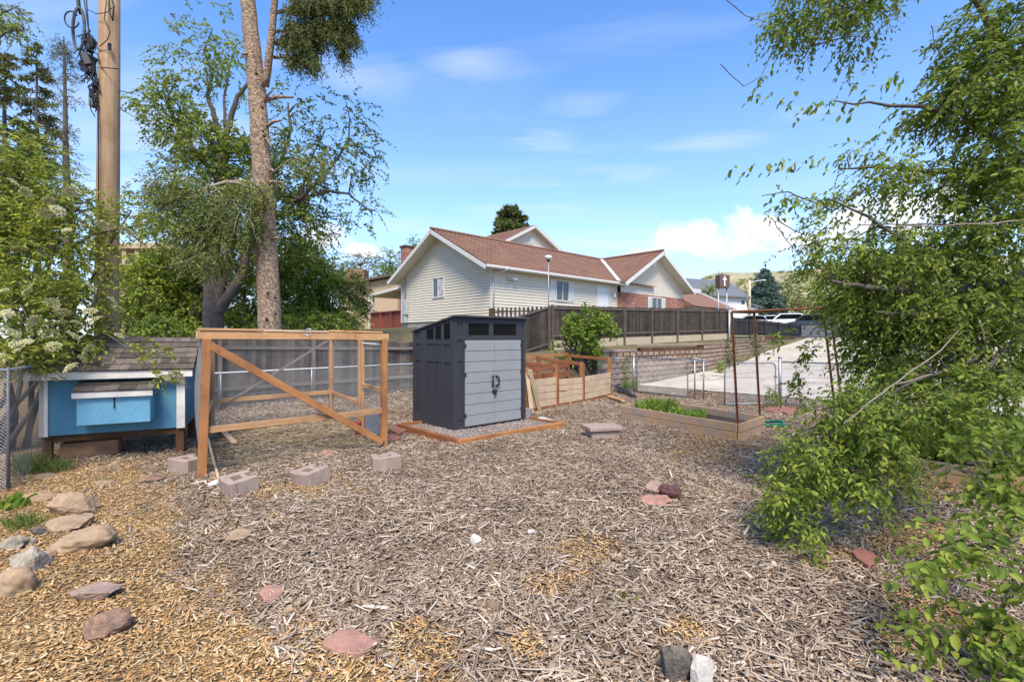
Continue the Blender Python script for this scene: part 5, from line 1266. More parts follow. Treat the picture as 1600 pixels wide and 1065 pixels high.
# ================================================================ parked cars
def car(label, px, py, Y, rz, paint, suv=False):
    b = at(px, py, Y); root = thing('parked_car', label, 'car', tuple(b), rz, 'cars parked along the far side of the street')
    L, Wd, hh, roof = 4.5, 1.78, .92 if not suv else 1.05, 1.46 if not suv else 1.75
    prof = [(-L/2, .32), (-L/2+.05, .72), (-L/2+.35, hh-.06), (-L/2+.95, hh), (L/2-1.2, hh-.02), (L/2-.25, hh-.18), (L/2, .62), (L/2-.02, .30)]
    m = MB(); m.prism([(x, -Wd/2, z) for x, z in prof], (0, Wd, 0)); m.build('body', paint, root, bev=.07)
    ca = [(-L/2+.35, hh-.01), (-L/2+.75, roof-.06), (-L/2+1.1, roof), (L/2-1.9, roof), (L/2-1.05, hh-.01)] if not suv else [(-L/2+.12, hh-.01), (-L/2+.35, roof-.05), (-L/2+.7, roof), (L/2-1.8, roof), (L/2-1.0, hh-.01)]
    m = MB(); y = Wd/2-.13; m.prism([(x, -y, z) for x, z in ca], (0, 2*y, 0)); cb_ = m.build('cabin', paint, root, bev=.06)
    g_ = MB(); sc = lambda p: ((p[0]-0.05)*.9-.05, hh+(p[1]-hh)*.84+.02)
    for s in (-1, 1): g_.prism([(*(lambda q: (q[0], s*(y+.004), q[1]))(sc(p)),) for p in ca], (0, s*.008, 0))
    g_.build('side_window', m_glass, cb_)
    g_ = MB(); g_.poly([(ca[3][0]+.12, -y+.1, roof-.05), (ca[3][0]+.12, y-.1, roof-.05), (ca[4][0]+.03, y-.1, hh+.05), (ca[4][0]+.03, -y+.1, hh+.05)]); g_.build('windscreen', m_glass, cb_)
    g_ = MB(); g_.poly([(ca[0][0]-.01, -y+.15, hh+.06), (ca[0][0]-.01, y-.15, hh+.06), (ca[1][0]-.03, y-.15, roof-.12), (ca[1][0]-.03, -y+.15, roof-.12)]); g_.build('rear_window', m_glass, cb_)
    for sx in (-L/2+.85, L/2-.85):
        for s in (-1, 1):
            w = MB(); yy = s*(Wd/2-.08); w.tube([(sx, yy-.11, .33), (sx, yy+.11, .33)], .33, 16); wh = w.build('wheel', m_tyre, root); w = MB(); w.tube([(sx, yy+s*.10, .33), (sx, yy+s*.125, .33)], .2, 12); w.build('rim', m_galv, wh)
    for s in (-1, 1):
        w = MB(); w.box((L/2-.10, s*(Wd/2-.3), .68), (.16, .34, .13)); w.build('headlight', m_white, root, bev=.03)
        w = MB(); w.box((-L/2+.06, s*(Wd/2-.22), .74), (.1, .24, .16)); w.build('taillight', plain('red_lens', (.4, .02, .02), None, 3, .3, 0), root)
    return root
car('silver grey hatchback parked leftmost behind the black fence', 1172, 512, 58, 2.6, m_cargrey)
car('white saloon parked between the silver hatchback and the white van', 1200, 511, 61, 2.7, m_carwhite)
car('white tall estate parked right of the white saloon', 1224, 512, 60, 2.75, m_carwhite, True)
car('white low saloon partly hidden by leaves right of the estate', 1243, 511, 63, 2.7, m_carwhite)
car('dark blue tall car parked rightmost at the end of the drive', 1262, 515, 57, 2.5, m_cardark, True)
# ================================================================ utility pole with its gear
up_ = thing('utility_pole', 'tall weathered wooden utility pole with cable splices behind the blue coop', 'utility pole', (-7.38, 8.8, 0))
m = MB(); m.tube([(0, 0, -.4), (0, 0, 2.5), (.04, 0, 6.0), (.06, 0, 9.6)], [.19, .18, .163, .148], 22); m.build('pole', m_polewood, up_, smooth=True)
def U(px, py, d=0): return at(px, py, 8.8-d)
def cab(name, pts, r, mat=m_rubber): m = MB(); m.tube(pts, r, 7); return m.build(name, mat, up_, world=True, smooth=True)
cab('cable_coil', [U(123+9*math.cos(t), 45+33*math.sin(t), .15+.03*math.sin(t*2)) for t in np.linspace(0, 12.4, 46)], .024, plain('grey_cable', (.10, .10, .105), (.06, .06, .06), 6, .6, 0))
cab('cable_coil', [U(112+11*math.cos(t)+2*math.sin(t), 31+13*math.sin(t), .2) for t in np.linspace(.3, 5.8, 20)], .012)
cab('drop_cable', [U(121, -12, .1), U(123, 10, .12), U(126, 22, .12)], .03)
cab('drop_cable', [U(134, -8, .1), U(137, 25, .12), U(139, 60, .1), U(146, 100, .1), U(153, 165, .2), U(154, 240, .22), U(154, 330, .22)], .011)
cab('drop_cable', [U(130, -8, .1), U(138, 45, .1), U(144, 80, .1), U(150, 130, .15), U(152, 170, .2)], .009)
cab('drop_cable', [U(137, 15, .1), U(150, 22, .22), U(166, 20, .25), U(176, 12, .2)], .007)
cab('drop_cable', [U(156, 73, .2), U(168, 62, .23), U(172, 50, .22), U(163, 30, .22), U(166, 5, .2), U(165, -10, .2)], .008)
cab('drop_cable', [U(170, -8, .22), U(171, 20, .23), U(176, 33, .23), U(178, 10, .23), U(173, -6, .22)], .013)
cab('drop_cable', [U(152, 106, .1), U(165, 106, .23), U(186, 108, .16)], .009)
for cx_, cy_, sz, n_ in ((138, 70, .11, 5), (137, 106, .15, 8), (147, 138, .09, 5)):
    m = MB()
    for q in range(n_):
        R = Matrix.Rotation(random.uniform(-.7, .7), 3, 'Y') @ Matrix.Rotation(random.uniform(0, 3), 3, 'Z'); m.box(U(cx_+random.uniform(-5, 6), cy_+random.uniform(-13, 13), .12+random.uniform(-.04, .06)), (sz*random.uniform(.7, 1.2), sz*random.uniform(.6, 1), sz*random.uniform(1, 1.7)), R)
    m.build('splice_case', m_black, up_, bev=.012, world=True)
m = MB(); c = U(148, 158, .12); m.box(c, (.14, .12, .22)); m.build('terminal_box', plain('grey_green_box', (.20, .22, .20), (.15, .17, .15), 5, .6, .1), up_, bev=.01, world=True)
rng2 = random.Random(3); mm_ = [MB(), MB()]
for _ in range(60):
    q = rng2.choice((0, 1, 1)); m = mm_[q]; x, y = ((138, 66), (140, 112))[q] if rng2.random() < .6 or not q else (149, 145); a = U(x+rng2.uniform(-9, 9), y+rng2.uniform(-14, 14), .12+rng2.uniform(0, .12)); b = a+Vector((rng2.uniform(-.14, .14), rng2.uniform(-.1, .1), rng2.uniform(-.3, .12)))
    m.tube([a, a.lerp(b, .5)+Vector((rng2.uniform(-.06, .06), 0, rng2.uniform(-.05, .05))), b], .009, 5)
for m in mm_: m.build('wire_bundle', m_rubber, up_, world=True)
m = MB(); m.box(U(185, 82, .0)+Vector((-.02, -.17, 0)), (.05, .03, .12)); m.box(U(186, 425, .0)+Vector((-.05, -.16, 0)), (.09, .04, .14)); m.build('bracket', m_black, up_, world=True)
for lab, pts, r in (('thin service wire leaving the pole at the upper bracket towards the trees', ((186, 142, 8.7), (205, 146, 9.2), (214, 140, 9.5), (250, 166, 11.5), (330, 225, 16)), .008), ('lower thin service wire sloping from the pole to the tree crown', ((187, 170, 8.7), (215, 186, 10), (260, 214, 12.5), (320, 245, 16)), .006)):
    m = MB(); P = [at(*p) for p in pts]; m.tube(P, r, 5); o = m.build('service_wire', m_rubber, None, loc=tuple(P[0])); tag(o, lab, 'wire')

# ================================================================ big spruce with a bare trunk
sp_ = thing('spruce_tree', 'tall spruce with a bare scaly trunk and dark needles only at the top right', 'tree', tuple(Vector((-7.5, 15, .2))))
S = lambda px, py, Y=15.0: at(px, py, Y)
mb = MB(); tr = [S(424, 560), S(421, 500), S(416, 380), S(411, 290), S(405, 190), S(396, 90), S(387, 0), S(380, -80)]
limb(mb, tr, .36, .19, 14, .006)
st = [S(414, 135), S(421, 85, 14.8), S(426, 40, 14.7), S(430, -10, 14.6), S(433, -60, 14.6)]
limb(mb, st, .13, .08, 8, .01)
skel = []
for a, b, r in (((412, 158), (458, 152), .07), ((413, 160), (425, 142), .045), ((414, 200), (440, 188), .06), ((410, 215), (425, 230), .05), ((404, 288), (352, 284), .065), ((413, 290), (440, 285), .07), ((395, 90), (378, 85), .06), ((418, 270), (430, 268), .05), ((430, 70), (470, 40), .06), ((428, 90), (480, 95), .05), ((432, 20), (520, 10), .06), ((430, 50), (540, 45), .05), ((432, -10), (560, -5), .05), ((411, 380), (440, 372), .06)):
    p = S(*a); q = S(*b, 14.6); mm = p.lerp(q, .5)+Vector((0, 0, .07)); mb.tube([p, mm, q], [r, r*.8, r*.5], 7); skel += along([p, mm, q], 3)
# scars on the trunk
mb.build('trunk', m_bark_spruce, sp_, world=True, smooth=True)
for x, y in ((418, 458), (430, 465), (431, 490), (410, 168), (401, 115), (413, 212), (411, 205), (417, 498)): c = S(x, y, 14.66); m = MB(); m.lathe(c-Vector((0, 0, .08)), [(.01, .03), (.045*random.uniform(.6, 1.3), .06), (.035, .10), (.01, .13)], 8); m.build('knot', m_soil, sp_, world=True)
def needles(C, D, L, n, ln, w):
    """needle covered shoots"""
    M = len(C); D = unit(D); g = np.array([[0, 0, -1.]]); Ps, As = [], []
    for k in range(n):
        t = (k+.5)/n; p = C+D*(L*t)[:, None]+g*(L*.35*t*t)[:, None]; Ps.append(p+rng.normal(0, .012, (M, 3))); As.append(D*.8+rng.normal(0, .75, (M, 3)))
    P = np.concatenate(Ps); A = np.concatenate(As); k = len(P)
    return leaves(P, A, rng.normal(0, 1, (k, 3)), ln*rng.uniform(.6, 1.2, k), np.full(k, w))
bl = [(470, 12, 14.6, 34, 16, .6), (520, 5, 14.6, 36, 16, .7), (560, -2, 14.6, 26, 15, .6), (450, 45, 14.8, 20, 26, .5), (478, 55, 14.6, 22, 30, .5), (462, 88, 14.8, 20, 20, .5), (497, 100, 14.6, 13, 22, .4), (505, 45, 14.5, 22, 18, .5), (540, 40, 14.5, 24, 14, .5), (548, 66, 14.5, 20, 14, .4), (533, 92, 14.5, 9, 16, .3), (520, 70, 14.5, 10, 14, .3), (440, 10, 14.8, 16, 20, .5), (500, -30, 14.5, 70, 22, .8)]
P, D = [], []
for q0, q1, n_, wd_, dr_ in (((436, -16), (578, -8), 520, 10, 1.), ((432, 14), (562, 6), 480, 9, .9), ((430, 40), (548, 34), 420, 9, 1.), ((430, 66), (505, 58), 300, 9, 1.1), ((440, 92), (492, 84), 190, 8, 1.), ((500, 40), (556, 58), 170, 7, 1.), ((450, 20), (490, 100), 200, 8, .8), ((520, 35), (540, 92), 90, 5, .7), ((470, -40), (590, -30), 300, 12, 1.)):
    Yb = 14.6+random.uniform(-.35, .35)
    for _ in range(n_):
        t = random.uniform(.08, 1)**.85; c = at(q0[0]+(q1[0]-q0[0])*t+random.gauss(0, 4), q0[1]+(q1[1]-q0[1])*t+random.gauss(0, wd_*.45), Yb+random.gauss(0, .32)); P.append(tuple(c)); D.append((random.gauss(.25, .4), random.gauss(0, .4), -dr_+random.gauss(0, .3)))
P, D = np.array(P), np.array(D)
V1 = needles(P, D, rng.uniform(.14, .52, len(P))*rng.choice([.6, 1, 1.3], len(P)), 18, .09, .026)
npmesh('crown', V1[0], V1[1], L_needle, sp_)
bl2 = [(300, 325, 14.4, 62, 42, .8), (345, 350, 14.5, 55, 45, .8), (270, 290, 14.3, 35, 25, .6), (380, 330, 14.5, 35, 45, .6), (400, 300, 14.3, 35, 14, .4), (330, 400, 14.5, 45, 28, .6), (490, 248, 14.7, 30, 14, .5)]
P, D = blobpts(bl2, 1900, .1, .6, 1.8); D = D*.5+np.array([[-.25, -.1, -.55]])+rng.normal(0, .35, D.shape)
V1 = needles(P, D, rng.uniform(.3, .55, len(P)), 16, .10, .030)
npmesh('lower_foliage', V1[0], V1[1], L_deadneedle, sp_)
k = 170; idx = rng.choice(len(P), k); a = P[idx]; d = D[idx]+rng.normal(0, .6, (k, 3)); Lk = rng.uniform(.5, 1.3, k)[:, None]; d = unit(d)
T = twigs(a, a+d*Lk*.5+rng.normal(0, .06, (k, 3)), a+d*Lk+rng.normal(0, .12, (k, 3)), np.full(k, .008)); npmesh('dead_twigs', T[0], T[1], m_deadtwig, sp_)
mb = MB(); src = along([S(404, 288), S(352, 284, 14.6), S(300, 300, 14.4)], 8); branches_to(mb, P, src, .03, 26); limb(mb, [S(404, 288), S(352, 284, 14.6), S(300, 300, 14.4), S(262, 300, 14.3)], .065, .02, 7, .03); mb.build('low_branch', m_deadtwig, sp_, world=True, smooth=True)

def broadleaf(name, label, base, trunk_limbs, blobs, n, L, nl, leaf, lm, bark, shell=.35, gaps=.35, gs=1.0, droop=.35, r=.03, nb=50, wid=.55, down=.2, tw=.006, group=None, cat_='tree'):
    root = thing(name, label, cat_, tuple(base), 0, group); mb = MB(); skel = []
    for pts, r0, r1 in trunk_limbs: limb(mb, pts, r0, r1, 9, .02); skel += along(pts, 5)
    P, D = blobpts(blobs, n, shell, gaps, gs); D = D*.7+rng.normal(0, .45, D.shape)+np.array([[0, 0, -down]])
    lv, tg = sprays(P, D, rng.uniform(L[0], L[1], len(P)), nl, leaf, droop, wid, .4, tw)
    if skel and nb: branches_to(mb, P, skel, r, nb)
    npmesh('crown', lv[0], lv[1], lm, root); npmesh('twigs', tg[0], tg[1], bark, root)
    mb.build('trunk', bark, root, world=True, smooth=True); return root
T = lambda px, py, Y=17.0: at(px, py, Y)
broadleaf('maple_tree', 'leafy tree with a dark forked trunk and airy crown left of the bare spruce', (-10.5, 17, .3),
  [([T(334, 555), T(334, 505), T(331, 470)], .36, .30), ([T(331, 480), T(330, 430), T(337, 370), T(346, 300), T(349, 240)], .27, .15), ([T(337, 490), T(352, 470), T(372, 440), T(386, 400), T(394, 340), T(420, 300)], .21, .12), ([T(338, 478), T(350, 430), T(362, 380), T(372, 330)], .18, .1),
   ([T(349, 240), T(338, 195), T(325, 150), T(332, 115), T(318, 80)], .11, .03), ([T(349, 235), T(362, 180), T(372, 150), T(388, 130), T(388, 100)], .11, .04), ([T(352, 200), T(350, 150), T(362, 90)], .06, .02), ([T(346, 290), T(310, 240), T(280, 200), T(262, 165)], .08, .03),
   ([T(420, 300), T(470, 310, 16.5), T(495, 285, 16.4), T(520, 258, 16.4), T(545, 220, 16.4)], .10, .03), ([T(460, 315, 16.6), T(510, 298, 16.5), T(545, 303, 16.5), T(580, 330, 16.5)], .07, .02), ([T(400, 330), T(440, 250), T(455, 200), T(450, 160)], .08, .03), ([T(470, 312, 16.5), T(480, 260, 16.5), T(500, 220)], .05, .02)],
  [(300, 75, 17, 55, 30, 1.2, .35), (340, 60, 17, 40, 45, 1.2, .35), (300, 110, 17, 50, 25, 1.2, .6), (360, 110, 17, 35, 45, 1.2, .5), (262, 170, 17, 40, 40, 1.3, 1.5), (300, 205, 17, 50, 35, 1.3, 1.3), (275, 150, 17, 20, 30, 1, .6), (345, 240, 17, 55, 40, 1.4, 1.4), (320, 270, 17.3, 60, 35, 1.4, 1.5), (385, 270, 17.5, 45, 60, 1.2, 1.3), (455, 290, 17, 50, 50, 1.4, 1.5), (470, 230, 16.8, 50, 26, 1.3, .8), (535, 180, 16.6, 45, 30, 1, .45), (565, 235, 16.5, 34, 38, 1, .5), (530, 250, 16.5, 60, 35, 1, .5), (590, 290, 16.5, 26, 10, .6, .3), (560, 330, 16.6, 35, 22, .8, .4), (450, 170, 16.8, 40, 40, 1, .35), (460, 350, 17.5, 55, 50, 1.5, 1.5), (410, 400, 18, 60, 50, 1.3, 1.1), (300, 360, 17.6, 70, 40, 1.3, 1.2), (235, 330, 17.2, 22, 30, .7, .5)],
  4700, (.3, .65), 9, .125, L_maple, m_bark, .1, .6, 1.5, .35, .028, 120, .6, .15)
# hedge and shrubs behind the low fence, one by one
def shrub(label, bl, n, lm, leaf=.13, L=(.35, .7), nl=9, name='shrub', cat_='shrub', gaps=.5, shell=.35, bark=m_bark, group='shrubs and small trees behind the low fence', stems=7, down=.05, wid=.55, gs=.9):
    c = bl[0]; Y = c[2]; x = at(c[0], c[1], Y).x; gz = hz(x, Y); b = Vector((x, Y, gz)); limbs = []
    for i in range(stems):
        q = random.choice(bl); e = at(q[0]+random.uniform(-.5, .5)*q[3], q[1]-random.uniform(-.2, .6)*q[4], q[2]); limbs.append(([b+Vector((random.uniform(-.3, .3), random.uniform(-.2, .2), -.1)), b.lerp(e, .5)+Vector((random.uniform(-.2, .2), 0, .1)), e], .06, .015))
    return broadleaf(name, label, b, limbs, bl, n, L, nl, leaf, lm, bark, shell, gaps, gs, .35, .02, 16, wid, down, .005, group, cat_)
shrub('dark green shrub between the utility pole and the forked trunk', [(235, 455, 18, 48, 50, 1.3), (215, 490, 18, 40, 35, 1), (255, 420, 18.5, 30, 25, 1)], 1500, L_hedge)
shrub('broad dense green bush at the foot of the forked trunk', [(295, 460, 19, 50, 55, 1.4), (320, 490, 19, 50, 35, 1), (275, 425, 19, 35, 25, 1), (340, 440, 20, 40, 45, 1.2)], 1900, L_hedge)
shrub('small bright green bush showing above the right end of the coop roof', [(252, 512, 14.8, 26, 18, .6), (235, 520, 14.6, 18, 14, .5)], 320, L_bright, .10, (.2, .4), 8)
shrub('tall green bush right behind the bare spruce trunk', [(395, 465, 20, 40, 50, 1.4), (440, 460, 20, 45, 55, 1.4), (420, 495, 19, 60, 25, 1), (430, 415, 20, 40, 30, 1)], 2000, L_hedge)
shrub('rounded green bush in the middle of the hedge right of the spruce', [(480, 440, 20.5, 45, 55, 1.4), (500, 490, 20, 55, 30, 1.2), (465, 405, 21, 38, 30, 1), (510, 425, 21, 30, 25, 1)], 2100, L_hedge)
shrub('paler green bush at the right end of the hedge beside the red railing', [(535, 455, 22, 32, 36, 1.4), (545, 482, 22, 24, 22, 1), (520, 485, 21.5, 32, 28, 1)], 1300, L_scrub, .14)
shrub('low leafy bush filling the foot of the hedge before the porch', [(505, 505, 18.6, 60, 12, .7), (440, 510, 18, 70, 9, .6), (350, 512, 18, 60, 8, .6)], 500, L_hedge, .11)
# trees farther off
broadleaf('distant_tree', 'bare looking grey green tree above the tan building roof', (-16, 60, 2.5), [([at(566, 500, 60), at(566, 440, 60), at(563, 415, 60)], .3, .1)], [(566, 417, 60, 30, 20, 2), (545, 425, 60, 20, 12, 1.5), (585, 428, 60, 18, 14, 1.5)], 420, (.6, 1.1), 8, .22, L_olive, m_bark, .2, .5, .5, .2, .05, 40)
broadleaf('distant_tree', 'small bright green tree between the tan building and the cream house', (-12.5, 50, 2.5), [([at(608, 500, 50), at(608, 440, 50), at(608, 412, 50)], .25, .08)], [(607, 408, 50, 18, 18, 1.2), (602, 425, 50, 18, 12, 1.2), (618, 424, 50, 14, 12, 1)], 300, (.5, .9), 8, .2, L_bright, m_bark, .2, .4, .5, .2, .05, 20)
broadleaf('distant_tree', 'thin tree tip just left of the cream house roof edge', (-11.2, 56, 2.5), [([at(647, 480, 56), at(646, 420, 56), at(645, 372, 56)], .2, .04)], [(646, 378, 56, 9, 14, .8), (650, 395, 56, 13, 12, .9)], 110, (.4, .7), 7, .2, L_hedge, m_bark, .2, .3, .5, .2, .04, 12)
def conifer(name, label, px, ptop, pbot, Y, rpx, lm, bark, whorls=16, per=11, ln=.22, w=.05, n=12, start=.05, sparse=0, droop=.25, prof=1.0, group=None, tr=.18, lean=0):
    top = at(px+lean, ptop, Y); b = at(px, pbot, Y); H = top.z-b.z; Rm = rpx/FPX*Y; root = thing(name, label, 'tree', tuple(b), 0, group); mb = MB()
    limb(mb, [b-Z(.3), b.lerp(top, .5), top], tr, .02, 8, .004); C, D, L = [], [], []
    for i in range(whorls):
        t = start+(1-start)*(i+.5)/whorls; k = max(4, int(per*(1.1-t*.7)))
        for j in range(k):
            if random.random() < sparse: continue
            an = random.uniform(0, 6.283); R_ = Rm*((1-t)**prof)*random.uniform(.65, 1.12)+.06*Rm; c = b.lerp(top, t+random.uniform(-.5, .5)/whorls); d = Vector((math.cos(an), math.sin(an), random.uniform(-.25, .2)))
            e = c+d*R_-Z(droop*R_*.6); mb.tube([c, c.lerp(e, .5)+Z(.05*R_), e], [.02*H/8, .014*H/8, .005*H/8], 4, caps=False)
            m_ = max(3, int(R_/.22))
            for q in range(m_):
                s_ = .2+.8*(q+.5)/m_
                for sg in (-1, 1):
                    C.append(tuple(c.lerp(e, s_))); D.append(tuple(d*.6+Vector((-d.y, d.x, 0))*sg*random.uniform(.3, .9)+Vector((0, 0, random.uniform(-.35, .15))))); L.append(min(R_*.4, .22+.3*R_*(1-s_))*random.uniform(.7, 1.2))
    C, D, L = np.array(C), np.array(D), np.array(L); Vv, Ff = needles(C, D, L, n, ln, w)
    npmesh('crown', Vv, Ff, lm, root); mb.build('trunk', bark, root, world=True); return root
conifer('spruce_tree', 'dark spruce rising behind the ridge of the cream house', 797, 322, 500, 62, 66, L_needle, m_bark, 20, 15, .6, .16, 10, .3, prof=.6, tr=.3)
conifer('blue_spruce', 'blue spruce standing beyond the parked cars below the hill', 1196, 421, 496, 88, 31, L_blue, m_bark, 20, 16, .6, .16, 10, .02, prof=.7, tr=.25)
conifer('pine_tree', 'leftmost pine, cut off by the photo edge behind the flowering shrub', 8, 80, 470, 21, 55, L_pinel, m_bark, 18, 12, .20, .05, 14, .2, .15, prof=.45, tr=.2)
conifer('pine_tree', 'slim green pine with a thick tip left of the utility pole', 58, 66, 480, 23, 34, L_pinel, m_bark, 19, 12, .20, .05, 13, .2, .15, prof=.35, tr=.16)
# dead spruce with bare branches
dd = thing('dead_tree', 'nearly bare dead conifer with thin drooping branches left of the utility pole', 'tree', tuple(at(107, 500, 17))); mb = MB(); b, t_ = at(108, 500, 17), at(99, 58, 17); limb(mb, [b, b.lerp(t_, .5), t_], .20, .02, 9, .004)
tips = []
for i in range(46):
    t = random.uniform(.3, .98); c = b.lerp(t_, t); R_ = random.uniform(.35, 1.35)*(1.15-t*.72); an = random.uniform(0, 6.28); d = Vector((math.cos(an), math.sin(an), 0)); e = c+d*R_-Z(R_*random.uniform(.15, .7)*(1 if t < .85 else -.4)); mm = c.lerp(e, .5)+Z(.08); mb.tube([c, mm, e], [.022, .014, .005], 5)
    for q in range(5): s_ = random.uniform(.3, 1); f = c.lerp(e, s_); g_ = f+Vector((random.uniform(-.25, .25), random.uniform(-.25, .25), random.uniform(-.25, .15))); mb.tube([f, g_], [.007, .003], 3); tips.append(tuple(g_))
mb.build('trunk', m_bark, dd, world=True)
P = np.array([p for p in tips if p[2] > 8.5]*3)+rng.normal(0, .08, (3*len([p for p in tips if p[2] > 8.5]), 3)); V1 = needles(P, rng.normal(0, 1, P.shape), np.full(len(P), .2), 9, .10, .018); npmesh('crown', V1[0], V1[1], L_pinel, dd)
# deciduous sprig top left
broadleaf('distant_tree', 'thin leafy branches at the top left corner above the pines', (-24, 19, .5), [([at(-60, 500, 19), at(-50, 200, 19), at(-30, 80, 19)], .25, .08), ([at(-30, 80, 19), at(10, 50, 19), at(38, 48, 19)], .05, .015), ([at(-30, 60, 19), at(5, 20, 19), at(30, 10, 19)], .05, .015)], [(15, 30, 19, 30, 22, .8), (30, 55, 19, 22, 12, .6), (-10, 20, 19, 30, 30, .8)], 230, (.3, .6), 8, .12, L_maple, m_bark, .2, .3, 1, .3, .02, 30)

# ================================================================ flowering elder at the far left
ew = thing('flowering_shrub', 'large elder shrub with cream flower heads overhanging the blue coop', 'shrub', (-7.9, 7.6, 0)); mb = MB(); b = Vector((-8.2, 7.8, 0)); skel = []
for px, py, Y in ((40, 250, 7.8), (110, 330, 7.6), (60, 400, 7), (150, 470, 7.2), (25, 480, 6.6), (205, 330, 8.0), (100, 430, 7.5), (-40, 350, 7.2), (185, 495, 7.6)):
    e = at(px, py, Y); pts = [b+Vector((random.uniform(-.4, .4), random.uniform(-.3, .3), 0)), b.lerp(e, .5)+Z(.25), e]; limb(mb, pts, .045, .012, 7, .03); skel += along(pts, 6)
limb(mb, [at(95, 395, 7.5), at(150, 365, 7.7), at(200, 355, 7.8), at(228, 350, 7.9)], .02, .008, 6, .02)
bl = [(30, 300, 7.6, 85, 70, .8), (85, 350, 7.6, 70, 60, .8), (50, 420, 7.1, 110, 65, .8), (80, 475, 7.3, 70, 50, .7), (20, 500, 6.7, 80, 50, .6), (212, 338, 7.9, 38, 34, .4, .5), (150, 375, 7.7, 36, 22, .4, .3), (30, 235, 7.9, 55, 30, .6, .8), (150, 505, 7.3, 42, 18, .4, .4), (90, 525, 6.9, 80, 30, .4), (-60, 380, 7.2, 70, 140, .9), (25, 555, 6.3, 50, 22, .35, .8)]
P, D = blobpts(bl, 3300, .25, .42, 1.5); D = D*.7+rng.normal(0, .45, D.shape)
lv, tg = sprays(P, D, rng.uniform(.16, .34, len(P)), 8, .085, .35, .42, .35, .003)
branches_to(mb, P, skel, .012, 90)
hang = [at(165, 520, 7.2), at(200, 545, 6.85), at(230, 570, 6.75), at(250, 592, 6.7)]; limb(mb, hang, .009, .005, 6, .01)
P2 = np.array([tuple(at(x, y, 6.7)) for x, y in ((238, 578), (250, 588), (258, 592), (262, 585), (272, 586), (228, 556), (236, 545), (258, 545), (205, 545), (216, 540), (240, 535))]); P2 = np.repeat(P2, 3, 0); lv2, tg2 = sprays(P2, rng.normal(0, 1, P2.shape)+np.array([[.6, 0, -.1]]), rng.uniform(.14, .24, len(P2)), 7, .08, .3, .4, .3, .003)
lv = cat([lv, lv2]); tg = cat([tg, tg2]); npmesh('crown', lv[0], lv[1], L_shrub, ew); npmesh('twigs', tg[0], tg[1], m_bark, ew); mb.build('stem', m_bark, ew, world=True, smooth=True)
fl = [(42, 456), (82, 474), (141, 486), (185, 483), (65, 524), (87, 522), (115, 526), (83, 542), (139, 546), (111, 574), (25, 536), (3, 559), (11, 490), (6, 455), (142, 450), (76, 314), (90, 329), (70, 333), (40, 300), (186, 525), (93, 505), (197, 362), (260, 590), (275, 586), (262, 545), (30, 545), (18, 520), (55, 500), (160, 352), (20, 285), (105, 360), (120, 505), (98, 488), (40, 535), (150, 500), (128, 560), (52, 432), (175, 470), (30, 390), (110, 300)]
base = None
for i, (px, py) in enumerate(fl):
    Y = 6.4 if py > 560 else (6.1 if px < 60 else 6.45); Y = Y if py > 440 else 6.75
    Y -= .02*(i % 5); n = 190; rr_ = np.sqrt(rng.uniform(0, 1, n)); an = rng.uniform(0, 6.283, n); Rf = random.uniform(.055, .095)
    P = np.stack([rr_*np.cos(an)*Rf, rr_*np.sin(an)*Rf*.9, .35*Rf*(1-rr_**2)+rng.normal(0, .004, n)], 1); A = rng.normal(0, 1, (n, 3))*np.array([[1, 1, .3]]); lvf = leaves(P, A, np.tile(np.array([[0, 0, 1.]]), (n, 1))+rng.normal(0, .35, (n, 3)), np.full(n, .022), np.full(n, .020))
    c = at(px, py, Y); o = npmesh('flower_head', lvf[0], lvf[1], L_flower, None); o.parent = ew; o.location = c-ew.location; o.rotation_euler = (random.uniform(.4, 1.05), random.uniform(-.5, .5), random.uniform(0, 6))

# ================================================================ young green shrub by the compost bin
shrub('bright green young shrub growing behind the compost bin before the dark fence', [(915, 530, 17.2, 42, 30, .9), (895, 545, 17, 35, 20, .7), (940, 520, 17.2, 20, 26, .6), (918, 502, 17.2, 14, 20, .5), (895, 512, 17.2, 14, 18, .5), (945, 545, 17, 26, 18, .6), (935, 500, 17.2, 9, 16, .4), (880, 530, 17, 16, 14, .5)], 900, L_bright, .13, (.22, .45), 9, gaps=.6, group=None, stems=12, down=-.35, wid=.5)
m_post = thing('young_shrub', 'thin upright weed against the left gate post', 'plant', (3.9, 15.7, 0))
P = np.array([tuple(at(978+random.uniform(-5, 7), random.uniform(560, 610), 15.7)) for _ in range(60)]); lvx, tgx = sprays(P, rng.normal(0, .4, P.shape)+np.array([[0, 0, .8]]), rng.uniform(.15, .3, 60), 7, .07, .2, .35); npmesh('foliage', lvx[0], lvx[1], L_bright, m_post); npmesh('stem', tgx[0], tgx[1], m_bark, m_post)
for lab, x, y, Y, n, sx, sy in (('olive sprig climbing the left arbour leg', 1140, 548, 8.6, 26, 8, 26), ('olive sprig climbing the second arbour leg', 1182, 536, 9.2, 24, 9, 18), ('pale green weed growing beside the thick gate post', 1208, 620, 12.4, 70, 15, 20), ('low dark weed at the foot of the block wall', 1128, 572, 21, 46, 7, 5)):
    r_ = thing('climbing_plant' if 'sprig' in lab else 'weed', lab, 'plant', tuple(at(x, y, Y))); P = np.array([tuple(at(x+max(-sx*.8, min(sx*.8, random.gauss(0, sx*.4))), y+max(-sy*.8, min(sy*.8, random.gauss(0, sy*.4))), Y+random.uniform(-.15, .15))) for _ in range(n)]); lvx, tgx = sprays(P, rng.normal(0, .6, P.shape)+np.array([[0, 0, -.2]]), rng.uniform(.12, .25, n), 7, .06 if Y < 20 else .12, .3, .4); npmesh('foliage', lvx[0], lvx[1], L_olive if 'olive' in lab else L_bright if 'pale' in lab else L_hedge, r_); npmesh('stem', tgx[0], tgx[1], m_bark, r_)

